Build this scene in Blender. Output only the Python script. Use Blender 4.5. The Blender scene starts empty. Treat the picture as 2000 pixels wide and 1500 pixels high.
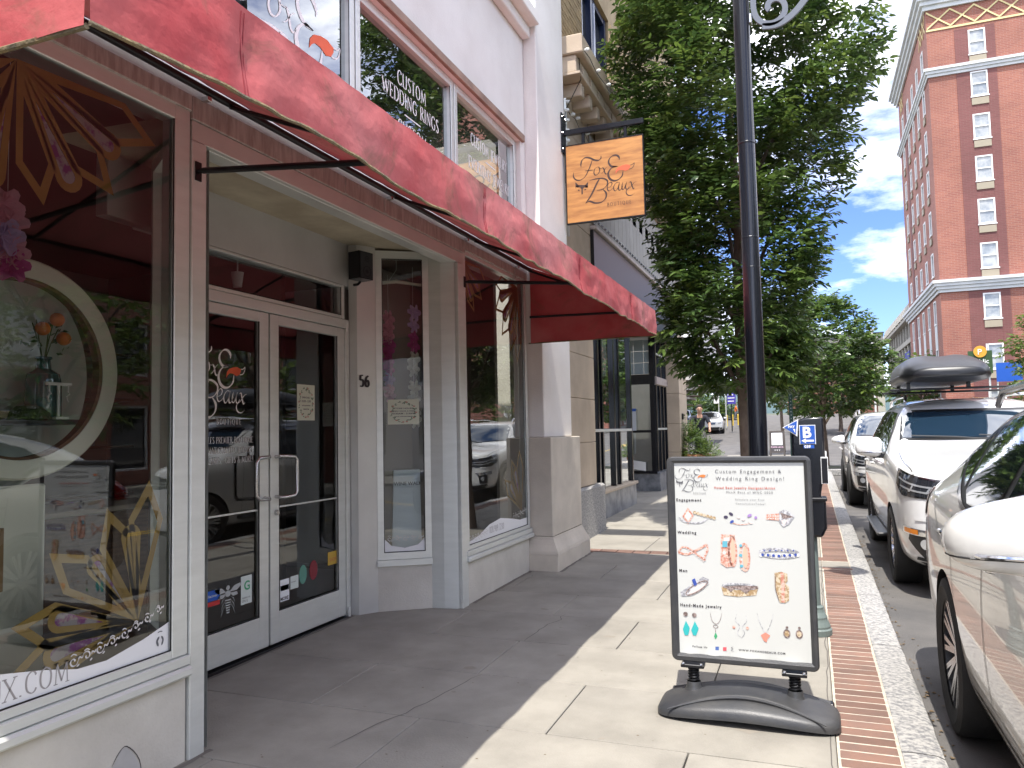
import bpy, bmesh, math, random
import numpy as np
from mathutils import Vector, Matrix, noise
from mathutils.bvhtree import BVHTree
random.seed(7); RNG = np.random.default_rng(7)
SC = bpy.context.scene; COL = SC.collection
PI = math.pi
# ------------------------------------------------------------------ camera
cam_d = bpy.data.cameras.new('camera'); cam = bpy.data.objects.new('camera', cam_d); COL.objects.link(cam)
cam_d.sensor_width = 36; cam_d.lens = 36*1500/2000; cam_d.clip_start = .05; cam_d.clip_end = 6000
yaw, pitch, roll = math.radians(21.1), math.radians(3.5), math.radians(1.16)
f = Vector((-math.sin(yaw)*math.cos(pitch), math.cos(yaw)*math.cos(pitch), math.sin(pitch)))
r = Vector((math.cos(yaw), math.sin(yaw), 0)); u = r.cross(f)
r2 = r*math.cos(roll) - u*math.sin(roll); u2 = r*math.sin(roll) + u*math.cos(roll)
cam.matrix_world = Matrix(((r2.x, u2.x, -f.x, 0), (r2.y, u2.y, -f.y, 0), (r2.z, u2.z, -f.z, 1.6), (0, 0, 0, 1)))
SC.camera = cam
# ------------------------------------------------------------------ light
SUN = Vector((.05, -.42, 1)).normalized()
EL = math.asin(SUN.z)
w = bpy.data.worlds.new('World'); SC.world = w; w.use_nodes = True
nt = w.node_tree; nt.nodes.clear()
def N(t, **k):
    n = nt.nodes.new(t)
    for a, b in k.items(): setattr(n, a, b)
    return n
sky = N('ShaderNodeTexSky', sky_type='NISHITA', sun_disc=False)
sky.sun_elevation = EL; sky.sun_rotation = math.atan2(SUN.x, SUN.y); sky.air_density = 1.0; sky.dust_density = .1; sky.ozone_density = 3.0
bg = N('ShaderNodeBackground'); bg.inputs[1].default_value = .15
tc = N('ShaderNodeTexCoord'); mp = N('ShaderNodeMapping'); mp.inputs['Scale'].default_value = (1, 1, 2.6); mp.inputs['Location'].default_value = (1.35, .2, .58)
nz = N('ShaderNodeTexNoise'); nz.inputs['Scale'].default_value = 3.1; nz.inputs['Detail'].default_value = 9; nz.inputs['Roughness'].default_value = .58
rp = N('ShaderNodeValToRGB'); rp.color_ramp.elements[0].position = .405; rp.color_ramp.elements[1].position = .735
mx = N('ShaderNodeMixRGB'); mx.inputs[2].default_value = (10.5, 10.3, 10.0, 1)
tint = N('ShaderNodeMixRGB', blend_type='MULTIPLY'); tint.inputs[0].default_value = 1; tint.inputs[2].default_value = (.27, .31, .47, 1)
out = N('ShaderNodeOutputWorld')
L = nt.links.new
L(tc.outputs['Generated'], mp.inputs[0]); L(mp.outputs[0], nz.inputs[0]); L(nz.outputs[0], rp.inputs[0]); L(rp.outputs[0], mx.inputs[0])
L(sky.outputs[0], tint.inputs[1]); L(tint.outputs[0], mx.inputs[1]); L(mx.outputs[0], bg.inputs[0]); L(bg.outputs[0], out.inputs[0])
sun_d = bpy.data.lights.new('sun', 'SUN'); sun_d.energy = 2.0; sun_d.angle = math.radians(.5); sun_d.color = (1, .95, .87)
sun = bpy.data.objects.new('sun', sun_d); COL.objects.link(sun); sun.rotation_euler = SUN.to_track_quat('Z', 'Y').to_euler()
SC.view_settings.view_transform = 'Standard'; SC.view_settings.look = 'None'; SC.view_settings.exposure = 1.9; SC.view_settings.gamma = 1
SC.cycles.max_bounces = 12; SC.cycles.diffuse_bounces = 7; SC.cycles.glossy_bounces = 6; SC.cycles.transparent_max_bounces = 12; SC.cycles.sample_clamp_indirect = 8
SC.cycles.caustics_reflective = False; SC.cycles.caustics_refractive = False
# ------------------------------------------------------------------ helpers
GR = .0105
def zg(y): return GR*(y-3) + (0 if y < 48 else .052*(y-48) - (0 if y < 84 else .047*(y-84)))
def thing(name, label, cat, loc=(0, 0, 0), group=None, kind=None):
    o = bpy.data.objects.new(name, None); COL.objects.link(o); o.location = loc; o.empty_display_size = .1
    o['label'] = label; o['category'] = cat
    if group: o['group'] = group
    if kind: o['kind'] = kind
    return o
def tag(o, label, cat=None, group=None, kind=None):
    o['label'] = label
    if cat: o['category'] = cat
    if group: o['group'] = group
    if kind: o['kind'] = kind
    return o
def rootloc(p):
    v = Vector((0, 0, 0))
    while p is not None: v = v + p.location; p = p.parent
    return v
class MB:
    def __init__(s): s.v = []; s.f = []; s.mi = []
    def add(s, vs, fs, mi=0):
        n = len(s.v); s.v += [tuple(q) for q in vs]; s.f += [[i+n for i in f_] for f_ in fs]; s.mi += [mi]*len(fs); return s
    def box(s, x0, x1, y0, y1, z0, z1, mi=0):
        v = [(x0,y0,z0),(x1,y0,z0),(x1,y1,z0),(x0,y1,z0),(x0,y0,z1),(x1,y0,z1),(x1,y1,z1),(x0,y1,z1)]
        return s.add(v, [(3,2,1,0),(4,5,6,7),(0,1,5,4),(1,2,6,5),(2,3,7,6),(3,0,4,7)], mi)
    def bbox(s, x0, x1, y0, y1, z0, z1, b=.006, mi=0):
        xs, ys, zs = (x0, x1), (y0, y1), (z0, z1)
        V = []; 
        for i in (0, 1):
            for j in (0, 1):
                for k in (0, 1):
                    sx, sy, sz = (b if i == 0 else -b), (b if j == 0 else -b), (b if k == 0 else -b)
                    V += [(xs[i], ys[j]+sy, zs[k]+sz), (xs[i]+sx, ys[j], zs[k]+sz), (xs[i]+sx, ys[j]+sy, zs[k])]
        def I(i, j, k, a): return (i*4+j*2+k)*3+a
        F = []
        for k in (0, 1):
            F.append([I(0,0,k,2), I(1,0,k,2), I(1,1,k,2), I(0,1,k,2)][::1 if k else -1])
            F.append([I(0,k,0,1), I(1,k,0,1), I(1,k,1,1), I(0,k,1,1)][::-1 if k else 1])
            F.append([I(k,0,0,0), I(k,1,0,0), I(k,1,1,0), I(k,0,1,0)][::1 if k else -1])
        for i in (0, 1):
            for j in (0, 1):
                F.append([I(i,j,0,0), I(i,j,1,0), I(i,j,1,1), I(i,j,0,1)][::1 if i == j else -1])
                F.append([I(i,0,j,0), I(i,1,j,0), I(i,1,j,2), I(i,0,j,2)][::-1 if i == j else 1])
                F.append([I(0,i,j,1), I(1,i,j,1), I(1,i,j,2), I(0,i,j,2)][::1 if i == j else -1])
        for i in (0, 1):
            for j in (0, 1):
                for k in (0, 1): F.append([I(i,j,k,a) for a in ((0,1,2) if (i+j+k) % 2 else (0,2,1))])
        return s.add(V, F, mi)
    def obox(s, c, ax, ay, az, hx, hy, hz, mi=0):
        c = Vector(c); ax, ay, az = Vector(ax), Vector(ay), Vector(az); v = []
        for k in (-1, 1):
            for (i, j) in ((-1,-1),(1,-1),(1,1),(-1,1)): v.append(c+ax*hx*i+ay*hy*j+az*hz*k)
        return s.add(v, [(3,2,1,0),(4,5,6,7),(0,1,5,4),(1,2,6,5),(2,3,7,6),(3,0,4,7)], mi)
    def prism(s, poly, h0, h1, fn=None, mi=0):   # poly in 2D, extruded; fn(u,v,h)->xyz
        fn = fn or (lambda a, b, h: (a, b, h)); n = len(poly)
        v = [fn(a, b, h0) for a, b in poly] + [fn(a, b, h1) for a, b in poly]
        return s.add(v, [list(range(n))[::-1], list(range(n, 2*n))] + [(i, (i+1) % n, n+(i+1) % n, n+i) for i in range(n)], mi)
    def tube(s, pts, rad, n=10, mi=0, cap=True, closed=False):
        pts = [Vector(p) for p in pts]; m = len(pts); R_ = rad if hasattr(rad, '__len__') else [rad]*m
        v = []; pu = None
        for i, p in enumerate(pts):
            a = pts[(i-1) % m] if (closed or i > 0) else p; b = pts[(i+1) % m] if (closed or i < m-1) else p
            t = (b-a).normalized()
            if pu is None: pu = t.orthogonal().normalized()
            pu = (pu - t*pu.dot(t)).normalized(); pv = t.cross(pu)
            for k in range(n): v.append(p+(pu*math.cos(2*PI*k/n)+pv*math.sin(2*PI*k/n))*R_[i])
        fs = [(i*n+k, i*n+(k+1) % n, ((i+1) % m)*n+(k+1) % n, ((i+1) % m)*n+k) for i in range(m if closed else m-1) for k in range(n)]
        if cap and not closed: fs += [list(range(n))[::-1], [(m-1)*n+k for k in range(n)]]
        return s.add(v, fs, mi)
    def lathe(s, prof, c=(0,0,0), axis='z', n=24, mi=0, a0=0, a1=2*PI):
        v = []; full = abs(a1-a0-2*PI) < 1e-6; m = n if full else n+1
        for k in range(m):
            a = a0+(a1-a0)*k/n
            for rr, h in prof:
                x, y, z = rr*math.cos(a), rr*math.sin(a), h
                if axis == 'x': x, y, z = z, x, y
                if axis == 'y': x, y, z = x, z, y
                v.append((c[0]+x, c[1]+y, c[2]+z))
        q = len(prof)
        return s.add(v, [(k*q+i, ((k+1) % m)*q+i, ((k+1) % m)*q+i+1, k*q+i+1) for k in range(n) for i in range(q-1)], mi)
    def grid(s, fn, nu, nv, mi=0):
        v = [fn(i/nu, j/nv) for i in range(nu+1) for j in range(nv+1)]
        return s.add(v, [(i*(nv+1)+j, (i+1)*(nv+1)+j, (i+1)*(nv+1)+j+1, i*(nv+1)+j+1) for i in range(nu) for j in range(nv)], mi)
    def vox(s, xs, ys, zs, solid, mi=0):        # only faces between solid and empty cells
        nx, ny, nz_ = len(xs)-1, len(ys)-1, len(zs)-1
        def S(i, j, k): return 0 <= i < nx and 0 <= j < ny and 0 <= k < nz_ and solid(i, j, k)
        for i in range(nx):
            for j in range(ny):
                for k in range(nz_):
                    if not S(i, j, k): continue
                    x0,x1,y0,y1,z0,z1 = xs[i],xs[i+1],ys[j],ys[j+1],zs[k],zs[k+1]
                    if not S(i-1,j,k): s.add([(x0,y0,z0),(x0,y0,z1),(x0,y1,z1),(x0,y1,z0)], [(0,1,2,3)], mi)
                    if not S(i+1,j,k): s.add([(x1,y0,z0),(x1,y1,z0),(x1,y1,z1),(x1,y0,z1)], [(0,1,2,3)], mi)
                    if not S(i,j-1,k): s.add([(x0,y0,z0),(x1,y0,z0),(x1,y0,z1),(x0,y0,z1)], [(0,1,2,3)], mi)
                    if not S(i,j+1,k): s.add([(x0,y1,z0),(x0,y1,z1),(x1,y1,z1),(x1,y1,z0)], [(0,1,2,3)], mi)
                    if not S(i,j,k-1): s.add([(x0,y0,z0),(x0,y1,z0),(x1,y1,z0),(x1,y0,z0)], [(0,1,2,3)], mi)
                    if not S(i,j,k+1): s.add([(x0,y0,z1),(x1,y0,z1),(x1,y1,z1),(x0,y1,z1)], [(0,1,2,3)], mi)
        return s
    def build(s, name, mats, parent=None, smooth=False, fixn=False, local=False):
        me = bpy.data.meshes.new(name)
        L0 = Vector((0,0,0)) if (local or parent is None) else rootloc(parent)
        me.from_pydata([(a-L0.x, b-L0.y, c-L0.z) for a, b, c in s.v], [], s.f)
        mats = mats if isinstance(mats, (list, tuple)) else [mats]
        for m in mats: me.materials.append(m)
        if len(mats) > 1: me.polygons.foreach_set('material_index', s.mi)
        if fixn:
            bm = bmesh.new(); bm.from_mesh(me); bmesh.ops.remove_doubles(bm, verts=bm.verts, dist=1e-5); bmesh.ops.recalc_face_normals(bm, faces=bm.faces); bm.to_mesh(me); bm.free()
        if smooth: smooth_mesh(me, smooth if isinstance(smooth, float) else 40)
        me.update(); o = bpy.data.objects.new(name, me); COL.objects.link(o)
        if parent: o.parent = parent
        return o
def smooth_mesh(me, ang=40):
    me.polygons.foreach_set('use_smooth', [True]*len(me.polygons))
    try: me.set_sharp_from_angle(angle=math.radians(ang))
    except Exception: pass
def inst(o, loc, rotz=0, parent=None, sc=None):     # copy of one mesh object
    c = o.copy(); COL.objects.link(c); c.location = loc
    if rotz: c.rotation_euler.z = rotz
    if sc: c.scale = sc
    if parent is not None: c.parent = parent
    return c
def copy_tree(o, parent=None):
    c = o.copy(); COL.objects.link(c); c.parent = parent
    for ch in list(o.children): copy_tree(ch, c)
    return c
# ------------------------------------------------------------------ materials
MATS = {}
def mat(name, col, rough=.6, metal=0, col2=None, scale=6, detail=6, bump=0, bscale=None, spec=.5, stretch=(1,1,1), coat=0, contrast=(.35,.65), rand=0, trans=0, emit=None, obj=True, bdist=.01):
    if name in MATS: return MATS[name]
    m = bpy.data.materials.new(name); m.use_nodes = True; t = m.node_tree; b = t.nodes['Principled BSDF']; MATS[name] = m
    b.inputs['Base Color'].default_value = (*col, 1); b.inputs['Roughness'].default_value = rough; b.inputs['Metallic'].default_value = metal
    b.inputs['Specular IOR Level'].default_value = spec; b.inputs['Coat Weight'].default_value = coat; b.inputs['Coat Roughness'].default_value = .03
    ln = t.links.new
    src = None
    if col2 or bump or rand:
        g = t.nodes.new('ShaderNodeTexCoord'); mpn = t.nodes.new('ShaderNodeMapping'); mpn.inputs['Scale'].default_value = stretch
        geo = t.nodes.new('ShaderNodeNewGeometry') if not obj else None
        ln(g.outputs['Object'] if obj else geo.outputs['Position'], mpn.inputs[0])
    if col2:
        n = t.nodes.new('ShaderNodeTexNoise'); n.inputs['Scale'].default_value = scale; n.inputs['Detail'].default_value = detail; n.inputs['Roughness'].default_value = .6
        ln(mpn.outputs[0], n.inputs[0]); rr = t.nodes.new('ShaderNodeMapRange'); rr.inputs[1].default_value, rr.inputs[2].default_value = contrast
        ln(n.outputs[0], rr.inputs[0]); x = t.nodes.new('ShaderNodeMixRGB'); x.inputs[1].default_value = (*col, 1); x.inputs[2].default_value = (*col2, 1)
        ln(rr.outputs[0], x.inputs[0]); src = x.outputs[0]
    if rand:
        oi = t.nodes.new('ShaderNodeObjectInfo'); h = t.nodes.new('ShaderNodeHueSaturation'); m1 = t.nodes.new('ShaderNodeMapRange')
        m1.inputs[3].default_value = 1-rand; m1.inputs[4].default_value = 1+rand; ln(oi.outputs['Random'], m1.inputs[0]); ln(m1.outputs[0], h.inputs['Value'])
        if src: ln(src, h.inputs['Color'])
        else: h.inputs['Color'].default_value = (*col, 1)
        src = h.outputs[0]
    if src: ln(src, b.inputs['Base Color'])
    if bump:
        n2 = t.nodes.new('ShaderNodeTexNoise'); n2.inputs['Scale'].default_value = bscale or scale*4; n2.inputs['Detail'].default_value = 8; ln(mpn.outputs[0], n2.inputs[0])
        bp = t.nodes.new('ShaderNodeBump'); bp.inputs['Strength'].default_value = bump; bp.inputs['Distance'].default_value = bdist; ln(n2.outputs[0], bp.inputs['Height']); ln(bp.outputs[0], b.inputs['Normal'])
    if trans:
        tr = t.nodes.new('ShaderNodeBsdfTranslucent'); mxs = t.nodes.new('ShaderNodeMixShader'); mxs.inputs[0].default_value = trans
        if src: ln(src, tr.inputs[0])
        else: tr.inputs[0].default_value = (*col, 1)
        ln(b.outputs[0], mxs.inputs[1]); ln(tr.outputs[0], mxs.inputs[2]); ln(mxs.outputs[0], t.nodes['Material Output'].inputs[0])
    return m
def glassmat(name, tintc=(.8,.85,.83), refl=1.0, ior=1.55, rough=0.0, add=0.0):
    m = bpy.data.materials.new(name); m.use_nodes = True; t = m.node_tree; t.nodes.clear(); ln = t.links.new
    tr = t.nodes.new('ShaderNodeBsdfTransparent'); tr.inputs[0].default_value = (*tintc, 1)
    gl = t.nodes.new('ShaderNodeBsdfGlossy'); gl.inputs['Roughness'].default_value = rough; gl.inputs[0].default_value = (.95*refl, .98*refl, refl, 1)
    fr = t.nodes.new('ShaderNodeFresnel'); fr.inputs[0].default_value = ior
    geo = t.nodes.new('ShaderNodeNewGeometry'); vm = t.nodes.new('ShaderNodeMath'); vm.operation = 'MULTIPLY_ADD'; vm.inputs[1].default_value = 1.6; vm.inputs[2].default_value = add; vm.use_clamp = True
    # slight waviness of real plate glass
    g = t.nodes.new('ShaderNodeTexCoord'); n2 = t.nodes.new('ShaderNodeTexNoise'); n2.inputs['Scale'].default_value = 1.3; n2.inputs['Detail'].default_value = 1; ln(g.outputs['Object'], n2.inputs[0])
    bp = t.nodes.new('ShaderNodeBump'); bp.inputs['Strength'].default_value = .25; bp.inputs['Distance'].default_value = .01; ln(n2.outputs[0], bp.inputs['Height']); ln(bp.outputs[0], gl.inputs['Normal'])
    mx_ = t.nodes.new('ShaderNodeMixShader'); o = t.nodes.new('ShaderNodeOutputMaterial')
    ln(fr.outputs[0], vm.inputs[0]); ln(vm.outputs[0], mx_.inputs[0]); ln(tr.outputs[0], mx_.inputs[1]); ln(gl.outputs[0], mx_.inputs[2]); ln(mx_.outputs[0], o.inputs[0])
    return m
M = dict(
 concrete=mat('concrete', (.30,.28,.24), .85, col2=(.225,.21,.18), scale=2.2, detail=10, bump=.35, bscale=90, rand=.06, obj=False),
 joint=mat('joint dirt', (.10,.09,.08), .95),
 joint_light=mat('mortar', (.50,.45,.37), .95, col2=(.36,.32,.26), scale=20, obj=False),
 brick=mat('paver brick', (.205,.115,.085), .85, col2=(.16,.10,.08), scale=6, bump=.3, bscale=120, rand=.25, obj=False),
 granite=mat('granite', (.36,.35,.33), .8, col2=(.16,.16,.165), scale=38, detail=8, bump=.6, bscale=40, rand=.08, obj=False, contrast=(.42,.62)),
 asphalt=mat('asphalt', (.125,.117,.11), .9, col2=(.08,.077,.075), scale=1.5, detail=12, bump=.5, bscale=110, obj=False),
 soil=mat('ground', (.09,.085,.06), .95, col2=(.06,.08,.04), scale=.4, obj=False),
 stucco=mat('white stucco', (.76,.73,.69), .85, col2=(.66,.62,.58), scale=1.3, detail=9, bump=.25, bscale=60, contrast=(.4,.75)),
 stucco2=mat('beige stucco', (.60,.57,.50), .85, col2=(.50,.47,.41), scale=2.6, detail=9, bump=.3, bscale=70),
 patch=mat('grey patch', (.46,.45,.43), .85, col2=(.40,.39,.37), scale=8),
 stain=mat('dark stain', (.15,.14,.12), .9),
 alu=mat('brushed aluminium', (.72,.74,.70), .36, .4, col2=(.62,.64,.60), scale=3, stretch=(1,1,6), contrast=(.3,.8)),
 alu_d=mat('weathered aluminium', (.52,.46,.43), .5, .2, col2=(.34,.28,.25), scale=5, stretch=(1,7,1)),
 alu_p=mat('anodised panel', (.68,.68,.645), .36, .4, col2=(.60,.60,.57), scale=2),
 steel=mat('steel', (.6,.6,.6), .25, 1),
 black=mat('black metal', (.012,.012,.014), .35, .3),
 blackp=mat('black paint', (.006,.007,.011), .2, 0, spec=.4, coat=.15),
 plastic=mat('dark plastic', (.035,.037,.042), .42, col2=(.055,.055,.055), scale=7, bump=.15, bscale=150),
 rubber=mat('rubber', (.02,.02,.02), .75, bump=.2, bscale=60),
 white=mat('white print', (.78,.78,.77), .6), ink=mat('dark ink', (.035,.03,.035), .6), greyink=mat('grey ink', (.12,.12,.13), .6), redink=mat('red ink', (.5,.1,.07), .6),
 silverink=mat('grey lettering', (.33,.31,.30), .5),
 orange=mat('fox orange', (.80,.13,.04), .5, col2=(.62,.09,.03), scale=3),
 gold=mat('gold paper', (.52,.33,.10), .45, .15, col2=(.44,.26,.07), scale=5),
 floral=mat('floral paper', (.50,.42,.46), .7, col2=(.32,.08,.30), scale=16, detail=3, contrast=(.5,.62)),
 soffit=mat('stained plaster', (.62,.56,.42), .9, col2=(.45,.39,.28), scale=2.2, detail=10, contrast=(.35,.6), bump=.3, bscale=25),
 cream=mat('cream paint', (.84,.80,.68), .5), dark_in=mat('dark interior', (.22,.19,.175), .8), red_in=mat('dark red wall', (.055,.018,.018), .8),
 grey_in=mat('grey backdrop', (.5,.56,.53), .9), wood_in=mat('wood grain', (.2,.1,.05), .6, col2=(.1,.05,.025), scale=4, stretch=(1,1,8)),
 leaf=None)
M['door_glass'] = glassmat('door glass', (.88,.9,.88)); M['glass'] = glassmat('window glass', (.90,.95,.92)); M['upglass'] = glassmat('upper glass', (.6,.62,.6), add=.2)
M['darkglass'] = glassmat('store glass', (.35,.38,.38), add=.2)
# ------------------------------------------------------------------ flat lettering and ornament (2D shapes put on a plane)
def catmull(p, n=6, closed=False):
    p = [np.array(q, float) for q in p]; m = len(p); o = []
    for i in range(m if closed else m-1):
        a = p[i-1] if (closed or i > 0) else 2*p[0]-p[1]; b = p[i]; c = p[(i+1) % m]; d = p[(i+2) % m] if (closed or i+2 < m) else 2*c-b
        for k in range(n):
            t = k/n; o.append(.5*((2*b)+(-a+c)*t+(2*a-5*b+4*c-d)*t*t+(-a+3*b-3*c+d)*t**3))
    if not closed: o.append(p[-1])
    return o
class Flat:
    def __init__(s): s.v = []; s.f = []
    def poly(s, pts):
        n = len(s.v); s.v += [tuple(p) for p in pts]; s.f.append([n+i for i in range(len(pts))]); return s
    def stroke(s, pts, w_, pen=None, taper=True, closed=False, smooth=True, thin=.3):
        p = catmull(pts, 6, closed) if smooth else [np.array(q, float) for q in pts]
        m = len(p); n0 = len(s.v)
        for i in range(m):
            a = p[(i-1) % m] if (closed or i) else p[i]; b = p[(i+1) % m] if (closed or i < m-1) else p[i]
            d = b-a; l = math.hypot(*d) or 1; d = d/l; nn = np.array([-d[1], d[0]])
            ww = w_
            if pen is not None: ww = w_*(thin+(1-thin)*abs(math.sin(math.atan2(d[1], d[0])-pen)))
            if taper and not closed:
                t = i/(m-1); ww *= min(1, .25+5*min(t, 1-t))
            s.v += [tuple(p[i]+nn*ww/2), tuple(p[i]-nn*ww/2)]
        for i in range(m if closed else m-1):
            j = (i+1) % m; s.f.append([n0+2*i, n0+2*i+1, n0+2*j+1, n0+2*j])
        return s
    def circle(s, c, r_, ry=None, n=16, rot=0):
        ry = ry or r_; cr, sr = math.cos(rot), math.sin(rot)
        return s.poly([(c[0]+r_*math.cos(t)*cr-ry*math.sin(t)*sr, c[1]+r_*math.cos(t)*sr+ry*math.sin(t)*cr) for t in [2*PI*k/n for k in range(n)]])
    def ring(s, c, r_, w_, ry=None, n=20, rot=0, a0=0, a1=2*PI):
        ry = ry or r_; cr, sr = math.cos(rot), math.sin(rot); full = abs(a1-a0-2*PI) < 1e-6
        pts = [(c[0]+r_*math.cos(t)*cr-ry*math.sin(t)*sr, c[1]+r_*math.cos(t)*sr+ry*math.sin(t)*cr) for t in [a0+(a1-a0)*k/n for k in range(n if full else n+1)]]
        return s.stroke(pts, w_, closed=full, smooth=False, taper=False)
    def xf(s, sx, sy, ox, oy, i0=0):
        s.v[i0:] = [(a*sx+ox, b*sy+oy) for a, b in s.v[i0:]]; return s
    def place(s, name, fn, m, parent):      # fn(u,v)->xyz
        mb = MB(); mb.v = [tuple(fn(a, b)) for a, b in s.v]; mb.f = s.f; mb.mi = [0]*len(s.f)
        return mb.build(name, m, parent)
# serif capitals: box 0..w x 0..1 ; strokes as (points, smooth)
GL = {
 'A': (.8, [([(.05,0),(.4,1)],0),([(.4,1),(.76,0)],0),([(.2,.36),(.6,.36)],0)]), 'B': (.65, [([(.12,0),(.12,1)],0),([(.12,1),(.4,.98),(.52,.78),(.38,.56),(.12,.53)],1),([(.12,.53),(.45,.52),(.6,.28),(.45,.02),(.12,0)],1)]),
 'C': (.78, [([(.7,.8),(.62,.94),(.42,1),(.16,.84),(.08,.5),(.16,.16),(.42,0),(.62,.06),(.72,.2)],1)]), 'D': (.82, [([(.12,0),(.12,1)],0),([(.12,1),(.45,.98),(.72,.75),(.74,.5),(.7,.25),(.45,.02),(.12,0)],1)]),
 'E': (.6, [([(.12,0),(.12,1)],0),([(.12,1),(.54,1)],0),([(.12,.53),(.44,.53)],0),([(.12,0),(.56,0)],0)]), 'F': (.56, [([(.12,0),(.12,1)],0),([(.12,1),(.52,1)],0),([(.12,.53),(.42,.53)],0)]),
 'G': (.82, [([(.7,.82),(.6,.95),(.42,1),(.16,.84),(.08,.5),(.16,.16),(.42,0),(.6,.04),(.7,.12)],1),([(.7,.42),(.7,.1)],0),([(.54,.42),(.78,.42)],0)]),
 'H': (.84, [([(.12,0),(.12,1)],0),([(.72,0),(.72,1)],0),([(.12,.52),(.72,.52)],0)]), 'I': (.3, [([(.15,0),(.15,1)],0)]), 'J': (.4, [([(.26,1),(.26,.1),(.18,-.1),(.02,-.16)],1)]),
 'L': (.56, [([(.12,0),(.12,1)],0),([(.12,0),(.52,0)],0)]), 'M': (1.0, [([(.1,0),(.16,1)],0),([(.16,1),(.5,.1)],0),([(.5,.1),(.84,1)],0),([(.84,1),(.9,0)],0)]),
 'N': (.86, [([(.12,0),(.12,1)],0),([(.12,1),(.74,0)],0),([(.74,0),(.74,1)],0)]), 'O': (.86, [([(.43,1),(.16,.84),(.08,.5),(.16,.16),(.43,0),(.7,.16),(.78,.5),(.7,.84),(.43,1)],1)]),
 'P': (.6, [([(.12,0),(.12,1)],0),([(.12,1),(.42,.98),(.55,.74),(.4,.5),(.12,.46)],1)]), 'Q': (.86, [([(.43,1),(.16,.84),(.08,.5),(.16,.16),(.43,0),(.7,.16),(.78,.5),(.7,.84),(.43,1)],1),([(.45,.02),(.8,-.2)],0)]),
 'R': (.68, [([(.12,0),(.12,1)],0),([(.12,1),(.42,.98),(.54,.76),(.4,.54),(.12,.5)],1),([(.3,.5),(.66,0)],0)]), 'S': (.56, [([(.48,.86),(.34,1),(.14,.9),(.12,.7),(.3,.52),(.48,.32),(.44,.08),(.26,0),(.08,.14)],1)]),
 'T': (.68, [([(.34,0),(.34,1)],0),([(.04,1),(.64,1)],0)]), 'U': (.82, [([(.12,1),(.12,.35),(.22,.05),(.42,0),(.62,.05),(.7,.35),(.7,1)],1)]), 'V': (.78, [([(.04,1),(.4,0)],0),([(.4,0),(.74,1)],0)]),
 'W': (1.1, [([(.04,1),(.3,0)],0),([(.3,0),(.55,1)],0),([(.55,1),(.8,0)],0),([(.8,0),(1.06,1)],0)]), 'X': (.78, [([(.05,1),(.72,0)],0),([(.7,1),(.06,0)],0)]), 'Y': (.74, [([(.04,1),(.37,.48)],0),([(.7,1),(.37,.48)],0),([(.37,.48),(.37,0)],0)]),
 '&': (.8, [([(.74,.5),(.6,.2),(.4,0),(.14,.06),(.1,.3),(.3,.5),(.48,.72),(.4,.95),(.24,.95),(.2,.75),(.36,.45),(.6,.12),(.76,0)],1)]), '!': (.3, [([(.15,.28),(.15,1)],0),([(.15,0),(.15,.06)],0)]), '.': (.26, [([(.12,0),(.12,.07)],0)]), ',': (.26, [([(.14,.05),(.08,-.12)],0)]), '-': (.4, [([(.06,.42),(.34,.42)],0)]), ' ': (.4, []),
 '0': (.62, [([(.31,1),(.1,.8),(.08,.5),(.1,.2),(.31,0),(.52,.2),(.54,.5),(.52,.8),(.31,1)],1)]), '2': (.6, [([(.1,.78),(.2,.97),(.4,.97),(.5,.75),(.35,.4),(.08,0)],1),([(.08,0),(.54,0)],0)]), '3': (.6, [([(.1,.9),(.32,1),(.48,.78),(.25,.53),(.5,.3),(.34,.02),(.08,.08)],1)]),
 '5': (.6, [([(.5,1),(.16,1)],0),([(.16,1),(.13,.56)],0),([(.13,.56),(.4,.6),(.52,.3),(.36,.03),(.08,.06)],1)]), '6': (.6, [([(.48,.96),(.24,.82),(.1,.45),(.14,.1),(.32,0),(.5,.18),(.46,.48),(.3,.56),(.13,.4)],1)]), '7': (.58, [([(.06,1),(.52,1)],0),([(.52,1),(.2,0)],0)]),
 '8': (.6, [([(.3,.54),(.12,.72),(.2,.96),(.4,.96),(.48,.74),(.3,.54),(.08,.28),(.18,.02),(.42,.02),(.52,.26),(.3,.54)],1)]), '9': (.6, [([(.12,.04),(.36,.18),(.5,.55),(.46,.9),(.28,1),(.1,.82),(.14,.52),(.3,.44),(.47,.6)],1)]),
}
def serif(fl, text, x, y, h, w_=.11, sx=.8, gap=.1, center=False):
    wid = sum(GL[c][0]*sx+gap for c in text)*h
    if center: x -= wid/2
    for c in text:
        gw, st = GL[c]
        for pts, sm in st:
            P = [(x+a*sx*h, y+b*h) for a, b in pts]
            if len(P) == 2:
                dx, dy = P[1][0]-P[0][0], P[1][1]-P[0][1]
                ww = w_*(1 if abs(dx) < .12*abs(dy) or dx*dy < 0 and abs(dy) > abs(dx)*.5 else .5)
                if c in 'NM' and abs(dx) < .1*h: ww = w_*.55
                fl.stroke(P, ww*h, taper=False, smooth=False)
                if abs(dy) > .3*h:
                    for q, (pa, pb) in zip(P, pts):
                        if pb in (0, 1) and not (c in 'NM' and 0 < pa < .7*gw and pb == 0 and pa > .3) : fl.stroke([(q[0]-.11*h, q[1]), (q[0]+.11*h, q[1])], .045*h, taper=False, smooth=False)
                elif abs(dx) > .25*h and c in 'EFTLZ27': fl.stroke([(P[1][0], P[1][1]-.1*h*(1 if pts[1][1] else -1)), P[1]], .05*h, taper=False, smooth=False)
            else: fl.stroke(P, w_*h, pen=0, taper=False, thin=.4)
        x += (gw*sx+gap)*h
    return x
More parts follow.
